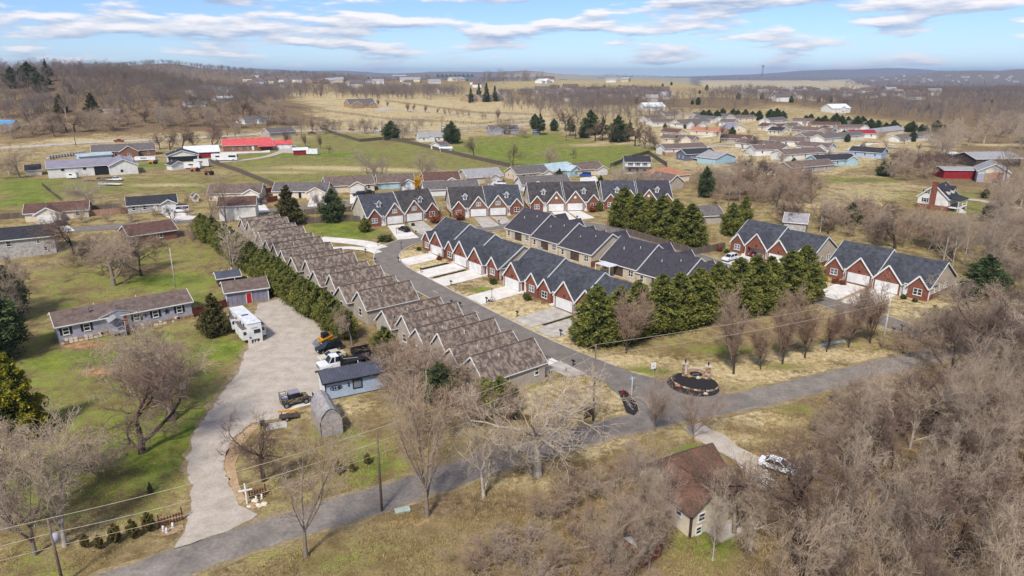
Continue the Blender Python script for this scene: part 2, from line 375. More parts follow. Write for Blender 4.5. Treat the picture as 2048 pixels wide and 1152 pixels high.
zone([(1120,700),(1190,690),(1640,560),(1830,655),(1760,705),(1420,790),(1330,790)], .35,.36,.15)                   # entrance field
zone([(70,600),(100,500),(300,470),(420,470),(500,560),(430,600),(270,595),(90,640)], .55,.25,.2)                 # back yard, left
zone([(0,700),(100,650),(400,650),(500,690),(400,860),(360,1050),(150,1152),(0,1152)], .62,.28,.12)
zone([(480,830),(760,790),(900,860),(960,900),(760,970),(540,1040),(480,960)], .35,.4,.25)
zone([(610,445),(735,430),(780,470),(750,485),(640,475)], .95,.1,0)
# --- patches
for a in [(60,940,5,6,0,.5),(270,880,6,5,0,.6),(370,880,4,7,0,.9),(140,720,5,3,0,.9),(330,560,10,5,0,.5),(400,600,8,4,0,.5),(170,690,5,2.2,3,.9),(215,742,4.5,1.8,3,1.0),
          (300,540,9,3.5,3,.55),(430,700,4,3,0,.9),(700,860,5,3,0,.7),(740,930,4,4,0,.6),(120,900,5,4,1,.5),(340,700,5,3,2,.5),(240,1100,8,3,2,.5),(180,1060,7,4,1,.4),
          (1190,662,3,2.2,0,1.0),(1160,690,3,1.5,1,1),(1250,720,7,2.4,1,.8),(1300,745,5,2,0,.9),(1260,750,4,1.5,1,.9),(1500,745,14,3.5,1,.9),(1640,712,14,3,1,.8),(1560,735,5,2,0,.5),
          (1500,650,22,4,3,.35),(1620,650,12,2.5,2,.5),(1700,660,6,2,2,.5),(1460,700,9,2.5,0,.5),(1640,620,8,2.5,0,.5),(1800,610,6,2,0,1.0),(1830,625,7,2.5,1,.7),(1900,610,8,3,1,.6),
          (1170,780,6,3,0,.6),(1200,810,5,3,1,.9),(1140,820,5,2,2,.6),(1540,840,7,3,1,.8),(1600,820,4,2,0,.7),(1470,880,6,2.5,1,.7),(1400,900,4,1.6,0,.9),(1420,1090,5,4,0,.55),(1450,1060,3,2,0,.4),
          (830,1040,6,1.5,3,.5),(1060,965,8,2,1,.4),(640,1130,7,2,0,.3),(760,1100,8,3,0,.25),(900,1010,9,2,2,.6),(800,1120,5,1.6,3,.25),(540,1130,4,1.2,3,.25),
          (730,850,5,4,2,.5),(680,820,4,3,1,.5),(590,480,4,3,0,.6),(1790,250,14,10,0,.5),(300,330,18,9,0,.9),(330,370,20,5,1,.6),(250,300,16,8,0,.6),(130,280,26,6,1,.5),
          (600,310,22,7,0,.8),(700,310,16,8,0,.7),(640,335,24,6,1,.6),(780,340,26,6,1,.7),(560,345,20,4,1,.5),(960,300,22,8,0,.8),(1180,290,20,8,1,.6),(1060,320,24,6,0,.6),
          (880,340,18,4,2,.3),(1640,410,16,7,1,.6),(1720,360,20,5,0,.8),(1990,290,22,10,1,.8),(105,245,22,14,3,.5),(30,280,20,7,3,.5),(70,255,18,8,1,.5),(1040,340,14,4,0,.5),
          (1000,225,60,18,0,.15),(1170,160,120,60,0,.4),(740,225,50,14,0,.12),(560,245,40,10,2,.3),(860,233,50,12,0,.1),(690,206,40,12,1,.4),(900,198,50,10,3,.25)]: blob(*a)
# --- front lawns of the street, straw coloured, some of it greening
def stq(s0, s1, t0, t1): return [ST(s0,t0),ST(s1,t0),ST(s1,t1),ST(s0,t1)]
zone(None,.12,.95,.0,0,world=stq(-60,18,1,13)); zone(None,.15,.7,.15,0,world=stq(-60,16,30,38)); zone(None,.2,.8,.05,0,world=stq(18,52,66,77))
zone(None,.05,.1,.75,.1,world=stq(-60,14,-31,-22)); zone(None,.25,.55,.15,0,world=stq(-6,48,54,62)); zone(None,.1,.2,.6,0,world=stq(-42,-5,69,76))
zone(None,.2,.7,.1,0,world=stq(24,44,-22,-5))
for s_,t_,a_ in ((-20.5,8,.9),(-24,6,.6),(15,9,1.0),(13,6,.6),(-46,9,.25),(-14,8,.0)):
    x_, y_ = ST(s_, t_); e = np.exp(-((X-x_)**2+(Y-y_)**2)/5.5)*a_; W[:,0] += e; W[:,1] *= 1-.8*np.clip(e,0,1)
W = np.clip(W, 0, 1.4)
ca_ = me.attributes.new('zone', 'FLOAT_COLOR', 'POINT'); ca_.data.foreach_set('color', W.reshape(-1))
# grass sward: colour by what grows there, broken up by clumps
gm = bpy.data.materials.new('grassland'); gm.use_nodes = True; nt = gm.node_tree; nt.nodes.clear(); MATS['grassland'] = gm
go = N('ShaderNodeOutputMaterial'); gb = N('ShaderNodeBsdfPrincipled'); L(gb.outputs[0], go.inputs[0]); gb.inputs['Roughness'].default_value = .95; gb.inputs['Specular IOR Level'].default_value = .1
geo = N('ShaderNodeNewGeometry'); at = N('ShaderNodeAttribute'); at.attribute_name = 'zone'; sp_ = N('ShaderNodeSeparateColor'); L(at.outputs['Color'], sp_.inputs[0])
def nz(scale, detail=6, rough=.65, vec=None, dist=0):
    n = N('ShaderNodeTexNoise'); n.inputs['Scale'].default_value = scale; n.inputs['Detail'].default_value = detail; n.inputs['Roughness'].default_value = rough; n.inputs['Distortion'].default_value = dist
    L(vec or geo.outputs['Position'], n.inputs['Vector']); return n.outputs[0]
def rng_(v, a, b, c=0.0, d=1.0, smooth=True):
    n = N('ShaderNodeMapRange', interpolation_type='SMOOTHSTEP' if smooth else 'LINEAR'); L(v, n.inputs[0])
    for i, x in enumerate((a, b, c, d)): n.inputs[i+1].default_value = x
    return n.outputs[0]
def mixc(f, a, b):
    n = N('ShaderNodeMix', data_type='RGBA'); L(f, n.inputs[0])
    for s_, v in (('A', a), ('B', b)):
        if isinstance(v, tuple): n.inputs[s_].default_value = (*lin(v), 1)
        else: L(v, n.inputs[s_])
    return n.outputs['Result']
big, mid, sml, tiny = nz(.045, 7), nz(.22, 8, .7, dist=.4), nz(.9, 6, .7), nz(4.5, 4, .7)
grn = nz(2.4, 4, .7)
brk = math_('ADD', math_('ADD', math_('MULTIPLY', math_('SUBTRACT', mid, .5), 1.4), math_('MULTIPLY', math_('SUBTRACT', sml, .5), 1.4)), math_('MULTIPLY', math_('SUBTRACT', grn, .5), 1.2))
def wgt(chan, lo=.25, hi=.75, k=1.0): return rng_(math_('ADD', chan, math_('MULTIPLY', brk, k)), lo, hi)
base = mixc(rng_(mid, .35, .65), (126, 108, 72), (166, 146, 104))
straw = mixc(rng_(sml, .3, .7), (184, 163, 120), (210, 191, 148))
green = mixc(rng_(mid, .35, .65), (98, 118, 44), (136, 144, 64))
litter = mixc(rng_(sml, .35, .65), (104, 86, 66), (146, 124, 94))
clay = mixc(rng_(sml, .35, .65), (164, 118, 82), (192, 152, 112))
col = mixc(wgt(sp_.outputs[1], .3, .95), base, straw)
col = mixc(wgt(sp_.outputs[0], .4, .85, 1.25), col, green)
col = mixc(rng_(math_('ADD', big, math_('MULTIPLY', math_('SUBTRACT', grn, .5), .5)), .56, .72), col, litter)
col = mixc(wgt(sp_.outputs[2], .35, .9, .8), col, litter)
col = mixc(wgt(at.outputs['Alpha'], .3, .8, .7), col, clay)
sc1 = N('ShaderNodeVectorMath', operation='SCALE'); L(col, sc1.inputs[0])
L(math_('MULTIPLY', rng_(tiny, .3, .7, .55, 1.25, False), rng_(sml, .32, .68, .7, 1.18, False)), sc1.inputs['Scale'])
L(sc1.outputs[0], gb.inputs['Base Color'])
bp = N('ShaderNodeBump'); bp.inputs['Strength'].default_value = .5; bp.inputs['Distance'].default_value = .25; L(tiny, bp.inputs['Height']); L(bp.outputs[0], gb.inputs['Normal'])
me.materials.append(gm)
struct(obj('ground', me))

def drape(name, poly, m, off=.05, cell=3.0, label=None, jag=0):
    """a sheet inside the outline, laid on the ground"""
    pts = []; n = len(poly)
    for i in range(n):
        a, b = Vector(poly[i][:2]), Vector(poly[(i+1)%n][:2]); k = max(1, int((b-a).length/cell))
        pts += [a+(b-a)*j/k+Vector((random.uniform(-jag,jag), random.uniform(-jag,jag))) for j in range(k)]
    nb = len(pts); xs = [p.x for p in pts]; ys = [p.y for p in pts]
    gx, gy = np.meshgrid(np.arange(min(xs), max(xs), cell), np.arange(min(ys), max(ys), cell)); gx = gx.reshape(-1); gy = gy.reshape(-1)
    ok = inpoly(gx, gy, [(p.x, p.y) for p in pts]); inner = [Vector((x, y)) for x, y in zip(gx[ok], gy[ok]) if min((x-p.x)**2+(y-p.y)**2 for p in pts) > (cell*.4)**2]
    r = delaunay_2d_cdt(pts+inner, [(i, (i+1)%nb) for i in range(nb)], [list(range(nb))], 2, 1e-4)
    mb = MB(); mb.v = [(v.x, v.y, hgt(v.x, v.y)+off) for v in r[0]]; mb.f = [tuple(f) for f in r[2]]
    o = mb.build(name, m, smooth=True); return struct(o, label)
def spline(pts, step=2.5):
    out = []; n = len(pts); q = [Vector(p[:2]) for p in pts]
    for i in range(n-1):
        p0, p1, p2, p3 = q[max(0,i-1)], q[i], q[i+1], q[min(n-1,i+2)]; k = max(2, int((p2-p1).length/step))
        for j in range(k):
            t = j/k; out.append(.5*((2*p1)+(p2-p0)*t+(2*p0-5*p1+4*p2-p3)*t*t+(3*p1-p0-3*p2+p3)*t**3))
    return out+[q[-1]]
def strip(name, pts, w, m, off=.05, label=None, step=2.5, jag=0.0, build=True, z_=None):
    c = spline(pts, step); mb = MB(); na_ = 5
    for i, p in enumerate(c):
        d = (c[min(i+1,len(c)-1)]-c[max(i-1,0)]).normalized(); nrm = Vector((-d.y, d.x)); ww = w[min(i*len(w)//len(c), len(w)-1)] if isinstance(w, list) else w
        for j in range(na_):
            e = ww*(j/(na_-1)-.5)
            if jag and j in (0, na_-1): e += random.uniform(-jag, jag)
            v = p+nrm*e; mb.v.append((v.x, v.y, hgt(v.x, v.y)+off))
    for i in range(len(c)-1):
        for j in range(na_-1): a = i*na_+j; mb.f.append((a+na_, a+na_+1, a+1, a))
    return struct(mb.build(name, m, smooth=True), label)
# ------------------------------------------------------------------ roads, drives, beds
lane = [(-58,42),(-46,49),(-35.3,56.3),(-26.5,62.2),(-14.8,68.6),(-1,77.4),(10,83.2),(22,88.4),(34,93),(47,98.6),(61,105),(80,114),(105,128),(140,150)]
strip('lane_verge', lane, 6.3, 'verge', .035, jag=.45, step=1.6)
strip('country_lane', lane, 4.9, 'asphalt_old', .05, jag=.22, step=1.6)
street = [ST(*p) for p in [(45,1.0),(37,0.0),(26,-1.2),(12,-2.0),(-6,-1.4),(-22,-.8),(-36,-.4),(-47,.2),(-55,2.6),(-61,7),(-65,14.5),(-66,25),(-63.5,38),(-58.5,52),(-52,62),(-44,67),(-32,68),(-18,67),(-3,65.4),(14,64),(26,62.6),(38,60.6),(52,58.6),(66,58)]]
strip('subdivision_street', street, 6.4, 'asphalt', .06)
drape('street_mouth', [ST(*p) for p in [(30,-4.6),(36,-6.4),(41,-10.5),(46,-2),(49,9),(43,7.5),(36,4.5),(30,2.4)]], 'asphalt', .066, 2)
strip('lane_repair', [(4,80.3),(12,84.2),(22,88.5),(36,94)], 4.6, 'asphalt', .058)
for k, s_ in enumerate((-30, -21, -12, -3, 6, 15)): pass
# road edge gutters of pale concrete along the street
def offset(pts, d):
    c = spline(pts, 3); out = []
    for i, p in enumerate(c):
        t = (c[min(i+1,len(c)-1)]-c[max(i-1,0)]).normalized(); out.append(p+Vector((-t.y, t.x))*d)
    return out
for sgn in (1, -1): strip('gutter', offset(street[2:], 3.28*sgn), .28, 'concrete_old', .075)
strip('gravel_drive_patch', [tuple(P(1385,850)[:2]), tuple(P(1430,880)[:2]), tuple(P(1490,920)[:2]), tuple(P(1540,975)[:2])], 3.4, 'gravel', .05, jag=.5)
drape('gravel_yard', pxpoly([(352,1096),(378,1040),(384,980),(372,930),(388,868),(430,806),(478,742),(494,700),(500,640),(520,606),(560,598),(596,618),(640,655),(652,690),(650,740),(646,790),(585,820),(560,838),(505,846),(462,880),(446,925),(462,975),(478,1012),(520,1030),(440,1068)]), 'gravel', .05, .9, jag=.3)
drape('gravel_spill', pxpoly([(340,1100),(370,1042),(376,982),(364,930),(380,866),(422,802),(470,738),(487,698),(494,640),(516,602),(560,594),(600,612),(646,650),(660,690),(660,740),(654,796),(590,826),(562,844),(509,850),(468,882),(452,925),(468,972),(484,1008),(530,1026),(446,1074)]), 'verge', .03, .9, jag=.45)
drape('drive_verge', pxpoly([(452,905),(470,880),(505,848),(520,850),(485,890),(470,930),(478,970),(492,1000),(480,1010),(462,975),(448,930)]), 'dirt_tan', .05, 1.5)
drape('shed_apron', pxpoly([(574,822),(636,784),(655,801),(588,818)]), 'concrete', .06, 2)
# far roads
strip('county_road', [tuple(P(*p)[:2]) for p in [(-60,300),(60,293),(160,286),(300,280),(480,271),(560,264),(640,262),(760,262),(880,259),(1010,252),(1150,242)]], 7, 'concrete_old', .12, step=12)
strip('farm_drive', [tuple(P(*p)[:2]) for p in [(415,326),(470,322),(530,314),(565,303),(580,292)]], 5, 'gravel', .1, step=5)
drape('farm_yard', pxpoly([(545,292),(592,290),(600,308),(566,306)]), 'gravel', .11, 5)
drape('patio', pxpoly([(440,305),(520,303),(540,300),(540,305),(440,309)]), 'concrete', .11, 5)
strip('house_lane', [tuple(P(*p)[:2]) for p in [(775,218),(800,221),(900,225),(1000,232),(1080,236)]], 5, 'concrete_old', .15, step=12)
drape('house_forecourt', pxpoly([(745,220),(775,213),(785,218),(765,223)]), 'gravel', .15, 6)
strip('suburb_street', [tuple(P(*p)[:2]) for p in [(-40,470),(110,462),(200,456),(290,449),(400,438),(470,428),(560,420),(660,410),(760,400),(880,390),(1010,384),(1120,378)]], 6.5, 'asphalt', .08, step=5)
strip('park_street', [tuple(P(*p)[:2]) for p in [(1395,300),(1440,318),(1500,336),(1600,345),(1660,333),(1700,304),(1790,296)]], 6.5, 'asphalt', .1, step=6)
strip('park_lane', [tuple(P(*p)[:2]) for p in [(1395,300),(1430,292),(1500,296),(1590,300),(1660,304),(1700,304)]], 5, 'concrete_old', .12, step=6)
strip('house_drive', [tuple(P(*p)[:2]) for p in [(1925,398),(1965,402),(2010,412),(2060,420)]], 4, 'gravel', .09, step=4)
strip('wood_track', [tuple(P(*p)[:2]) for p in [(1975,585),(2000,605),(2030,630),(2080,660)]], 3, 'gravel', .06, step=4, jag=.3)
for pts in ([(1700,300),(1740,288),(1790,290)],[(1480,310),(1530,312)],[(1560,335),(1610,322)],[(1400,275),(1450,270)]):
    strip('park_drive', [tuple(P(*p)[:2]) for p in pts], 4.5, 'concrete', .13, step=5)
# driveways, pushed back from the street kerb to each garage
def drive(s0, s1, t0, t1, m='concrete', sk=0.0):
    drape('driveway', [ST(s0+sk,t0),ST(s1+sk,t0),ST(s1,t1),ST(s0,t1)], m, .07, 2.5)
for a in ((-52.2,-46.4,4.2,14.2),(-41.2,-35.7,2.8,14),(-34.0,-28.2,2.7,14)): drive(*a)
for a in ((-19.6,-13.6,2.6,14),(-2.8,2.9,2.4,13.6),(4,9.8,2.2,13.6)): drive(*a, m='concrete_old' if a[0] > -5 else 'concrete')
drive(-42.6,-41.5,5,12.9,'mulch'); drive(-35.3,-34.5,4,13.4,'mulch'); drive(3.1,3.7,5,13.0,'mulch')
for a in ((0.2,5.8,67.5,76.8),(6.4,12,67.4,76.8),(26.5,32,64.2,77),(32.9,38.6,63.6,77.4)): drive(*a)
drive(32.0,32.9,65.2,76.6,'dirt_tan')
for k, (p, q_) in enumerate((((770,468),(815,453)),((800,470),(850,446)))): pass
drape('driveway', pxpoly([(775,452),(808,449),(822,462),(838,476),(795,480)]), 'concrete', .07, 2.5)
drape('driveway', pxpoly([(815,446),(846,442),(868,460),(846,470),(830,464)]), 'concrete_old', .075, 2.5)
drape('driveway', pxpoly([(948,436),(976,433),(1000,452),(966,456)]), 'concrete_old', .07, 2.5)
drape('driveway', pxpoly([(982,434),(1010,433),(1022,444),(1003,449)]), 'concrete_old', .072, 2.5)
drape('driveway', pxpoly([(1103,423),(1131,422),(1155,440),(1120,443)]), 'concrete', .07, 2.5)
drape('driveway', pxpoly([(1135,423),(1161,422),(1190,436),(1160,440)]), 'concrete', .072, 2.5)
strip('curved_drive', [tuple(P(*p)[:2]) for p in [(640,478),(690,482),(735,488),(762,497)]], 4.5, 'concrete', .07)
strip('curved_drive', [tuple(P(*p)[:2]) for p in [(650,498),(700,496),(740,500),(756,506)]], 2.5, 'concrete', .075)
for s_ in (-47,-34,-21,-4,7,18): drive(s_-1.6, s_+2.4, -4.2, -9.2)
drape('driveway', pxpoly([(1090,735),(1120,722),(1172,748),(1140,756)]), 'concrete_old', .078, 2)
drape('sidewalk', pxpoly([(1835,572),(1900,560),(1930,566),(1880,582)]), 'concrete_old', .07, 2)
# suburban drives
for pts in ([(73,446),(127,443),(150,462),(110,466)],[(318,426),(355,422),(400,436),(352,444)],[(500,403),(524,402),(540,424),(470,430)],[(700,389),(726,388),(745,402),(700,408)],[(800,380),(826,380),(845,395),(810,398)],
            [(890,377),(912,376),(925,390),(900,392)],[(974,367),(993,366),(1010,382),(985,386)],[(1060,361),(1080,360),(1100,378),(1080,380)],[(1160,356),(1190,352),(1200,366),(1160,368)],[(620,398),(652,397),(660,412),(615,414)]):
    drape('driveway', pxpoly(pts), 'concrete', .1, 4)
# yellow-white centre dashes left on the street
for s_ in (-27.5, -12): drape('road_marking', [ST(s_,-.9),ST(s_+2.2,-.95),ST(s_+2.2,-.8),ST(s_,-.75)], 'paint_mark', .072, 2)
drape('mulch_bed', pxpoly([(1236,782),(1252,782),(1272,805),(1279,822),(1268,832),(1253,826),(1246,808)]), 'mulch', .07, 1)
drape('mulch_bed', pxpoly([(1386+54*math.cos(k*.2618)*.98-20*math.sin(k*.2618)*.18, 772+54*math.cos(k*.2618)*.18+20*math.sin(k*.2618)) for k in range(24)]), 'mulch', .07, 1)

# ------------------------------------------------------------------ building kit
WIN = {}
def window(par, x, y, z, w, h, face='f', style='grid', glass='glass'):
    """window frame with its panes; face: f -y, b +y, l -x, r +x"""
    k = (w, h, style, glass)
    if k not in WIN:
        fr = MB(); b = .09
        for a in ((-w/2,-w/2+b,0,h),(w/2-b,w/2,0,h),(-w/2+b,w/2-b,0,b),(-w/2+b,w/2-b,h-b,h)): fr.box(a[0],a[1],-.07,.02,a[2],a[3])
        fr.box(-w/2-.06,w/2+.06,-.11,-.0,-.1,-.003)
        if style == 'grid' and w > 1.3: fr.box(-.07,.07,-.065,.02,b,h-b)
        fr.box(-w/2+b,w/2-b,-.06,.02,h/2-.04,h/2+.04)
        pn = MB().box(-w/2+b-.01,w/2-b+.01,-.03,.015,b-.01,h-b+.01)
        WIN[k] = (fr.mesh('window','white'), pn.mesh('pane',glass))
    rz = {'f':0,'b':math.pi,'l':-math.pi/2,'r':math.pi/2}[face]
    o = obj('window', WIN[k][0], par, (x,y,z), rz); obj('pane', WIN[k][1], o); return o
def garage_door(par, x, y, z, w=4.9, h=2.15, face='f', m='white'):
    k = ('g', w, h, m)
    if k not in WIN:
        g = MB()
        for i in range(4): g.box(-w/2,w/2,-.06,.04,h*i/4+.012,h*(i+1)/4-.012)
        g.box(-w/2-.12,-w/2-.003,-.09,.04,0,h+.12).box(w/2+.003,w/2+.12,-.09,.04,0,h+.12).box(-w/2,w/2,-.09,.04,h+.003,h+.12)
        WIN[k] = g.mesh('garage_door', m)
    return obj('garage_door', WIN[k], par, (x,y,z), {'f':0,'b':math.pi,'l':-math.pi/2,'r':math.pi/2}[face])
def door(par, x, y, z, m='white', w=1.0, h=2.1, face='f'):
    k = ('d', w, h, m)
    if k not in WIN:
        d = MB().box(-w/2,w/2,-.05,.03,0,h)
        f = MB().box(-w/2-.1,-w/2-.003,-.08,.03,0,h+.1).box(w/2+.003,w/2+.1,-.08,.03,0,h+.1).box(-w/2,w/2,-.08,.03,h+.003,h+.1)
        hd = MB().cyl((w/2-.14,-.12,1.0),.05,.07,8,'y')
        WIN[k] = (d.mesh('door', m), f.mesh('frame','white'), hd.mesh('handle','steel'))
    rz = {'f':0,'b':math.pi,'l':-math.pi/2,'r':math.pi/2}[face]
    o = obj('door', WIN[k][0], par, (x,y,z), rz); obj('frame', WIN[k][1], o); obj('handle', WIN[k][2], o); return o
def gable_x(rf, tr, x0, x1, y0, y1, ze, zr, ov=.4, yr=None, fas=.2):
    """gable roof with the ridge along x"""
    yr = (y0+y1)/2 if yr is None else yr
    pf = (zr-ze)/(yr-y0); pb = (zr-ze)/(y1-yr); t = .16
    rf.slab((x0-ov,y0-ov,ze-pf*ov+t),(x1+ov,y0-ov,ze-pf*ov+t),(x1+ov,yr,zr+t),(x0-ov,yr,zr+t))
    rf.slab((x1+ov,y1+ov,ze-pb*ov+t),(x0-ov,y1+ov,ze-pb*ov+t),(x0-ov,yr+.002,zr+t),(x1+ov,yr+.002,zr+t))
    if tr is not None:
        for xx in (x0-ov-.045, x1+ov+.045):
            tr.bar((xx,y0-ov,ze-pf*ov+.02),(xx,yr,zr+.02),.08,fas+.1); tr.bar((xx,yr,zr+.02),(xx,y1+ov,ze-pb*ov+.02),.08,fas+.1)
        for yy, pz in ((y0-ov-.05,ze-pf*ov),(y1+ov+.05,ze-pb*ov)): tr.bar((x0-ov,yy,pz+.04),(x1+ov,yy,pz+.04),.1,fas)
def gable_y(rf, tr, x0, x1, y0, y1, ze, zr, ov=.35, back=False, fas=.2, ovf=None):
    """gable roof with the ridge along y, gable facing the front"""
    xc = (x0+x1)/2; p = (zr-ze)/(xc-x0); t = .17; ovf = ov if ovf is None else ovf; yb = y1+(ov if back else 0)
    rf.slab((x0-ov,yb,ze-p*ov+t),(x0-ov,y0-ovf,ze-p*ov+t),(xc,y0-ovf,zr+t),(xc,yb,zr+t))
    rf.slab((x1+ov,y0-ovf,ze-p*ov+t),(x1+ov,yb,ze-p*ov+t),(xc+.002,yb,zr+t),(xc+.002,y0-ovf,zr+t))
    if tr is not None:
        ys = [y0-ovf-.05]+([yb+.05] if back else [])
        for yy in ys:
            tr.bar((x0-ov,yy,ze-p*ov+.02),(xc,yy,zr+.02),.09,fas+.1); tr.bar((xc,yy,zr+.02),(x1+ov,yy,ze-p*ov+.02),.09,fas+.1)
        for xx in (x0-ov-.05, x1+ov+.05): tr.bar((xx,y0-ovf,ze-p*ov+.04),(xx,min(yb,y0+2.5) if not back else yb,ze-p*ov+.04),.1,fas)
def place(A, B):
    """origin, yaw and length from the two ends of a wall foot seen in the photograph"""
    a, b = P(*A), P(*B); d = b-a; c = (a+b)/2
    return Vector((c.x, c.y, hgt(c.x, c.y))), math.atan2(d.y, d.x), math.hypot(d.x, d.y)
def house(name, label, A, B, d, hw=2.7, rise=None, wall='siding_white', roof='roof_brown', wings=(), wins=(), doors=(), gar=(), ends='lr', group=None, cat='house', chim=None, found=.0, base=None, axis='x', extra=None, w=None, yaw=None, glass='glass', winh=1.3, fas=.2, ov=.4):
    """A, B: left and right foot of the wall that faces the camera.  Front is -y.  wings: (x0,x1,forward,kind,apex)"""
    if B is None:
        o = P(*A); yw = R(yaw or 0); ww = w
    else:
        o, yw, ww = place(A, B)
        if w: ww = w
    t = thing(name, label, cat, o, yw, group); x0, x1 = -ww/2, ww/2
    rise = rise or .42*min(d, ww)/2*1.1
    zr = hw+rise; wl = MB(); rf = MB(); tr = MB()
    if axis == 'x': wl.pyz([(0,-1.5),(d,-1.5),(d,hw),(d/2,zr),(0,hw)], x0, x1); gable_x(rf, tr, x0, x1, 0, d, hw, zr, ov=ov, fas=fas)
    elif axis == 'y': wl.pxz([(x0,-1.5),(x1,-1.5),(x1,hw),(0,zr),(x0,hw)], 0, d); gable_y(rf, tr, x0, x1, 0, d, hw, zr, ov=ov, back=True, fas=fas)
    else:   # hip
        wl.box(x0,x1,0,d,-1.5,hw); o2 = .4; t_ = .16; k = min(d, ww)/2; ax = x0+k if ww >= d else 0; bx = x1-k if ww >= d else 0; ay = d/2 if ww >= d else k; by = d/2 if ww >= d else d-k
        e = hw-.1+t_; z = zr+t_
        c = [(x0-o2,-o2,e),(x1+o2,-o2,e),(x1+o2,d+o2,e),(x0-o2,d+o2,e)]; r1, r2 = ((ax,ay,z),(bx,by,z))
        if ww >= d: rf.slab(c[0],c[1],r2,r1); rf.tri(c[1],c[2],r2); rf.slab(c[2],c[3],r1,r2); rf.tri(c[3],c[0],r1)
        else: rf.tri(c[0],c[1],r1); rf.slab(c[1],c[2],r2,r1); rf.tri(c[2],c[3],r2); rf.slab(c[3],c[0],r1,r2)
        for a, b in zip(c, c[1:]+c[:1]): tr.bar((a[0],a[1],a[2]-.16),(b[0],b[1],b[2]-.16),.1,fas)
    pm = rise/(d/2)
    for i, (a, b, f, kind, apex) in enumerate(wings):
        a, b = x0+a*ww, x0+b*ww; ap = apex or (hw+.45*(b-a)/2*1.2); ap = min(ap, zr-.15); c = (a+b)/2
        yi = min(d/2, (ap-hw)/pm+.15)
        wl.pxz([(a,-1.5),(b,-1.5),(b,hw-.03),(c,ap),(a,hw-.03)], -f, .5); gable_y(rf, tr, a, b, -f, yi, hw-.03, ap, ov=.3, fas=fas)
        if kind == 'garage': garage_door(t, c, -f-.03, .02, min(4.8, b-a-.8), 2.1)
        elif kind == 'win': window(t, c, -f-.02, .9, min(1.7, b-a-.7), winh, glass=glass)
        elif kind == 'win2': window(t, c, -f-.02, .9, 1.5, winh, glass=glass); window(t, c, -f-.02, 3.2, 1.2, 1.0, glass=glass)
    for q_ in wins:
        if len(q_) == 2: window(t, x0+q_[0]*ww, -.02, q_[1], 1.1 if ww > 8 else .9, winh, glass=glass)
        else: window(t, x0+q_[0]*ww, -.02, q_[1], q_[2], q_[3], glass=glass)
    for q_ in doors: door(t, x0+q_[0]*ww, -.03, .1, q_[1] if len(q_) > 1 else 'white')
    for q_ in gar: garage_door(t, x0+q_*ww, -.03, .02)
    for e_ in ends:
        for yy in (d*.3, d*.7): window(t, x0-.02 if e_ == 'l' else x1+.02, yy, .9, .9, 1.2, e_, glass=glass)
    if base: wl2 = MB().box(x0-.04,x1+.04,-.04,d+.04,-1.5,found or .7); wl2.build('foundation', base, t)
    wl.build('wall', wall, t); ro = rf.build('roof', roof, t); tr.build('fascia', 'white', ro)
    if chim:
        cx_, cy_, cm = chim; MB().box(x0+cx_*ww-.5,x0+cx_*ww+.5,cy_*d-.4,cy_*d+.4,-1,zr+1.1).build('chimney', cm, ro)
    else: [MB().cyl((x0+ww*q_, d*.64, hw+rise*.5), .07, rise*.35+.5, 6).build('vent_pipe', 'white', ro) for q_ in (.62,.3)]
    if extra: extra(t, x0, x1, d, hw, zr)
    return t

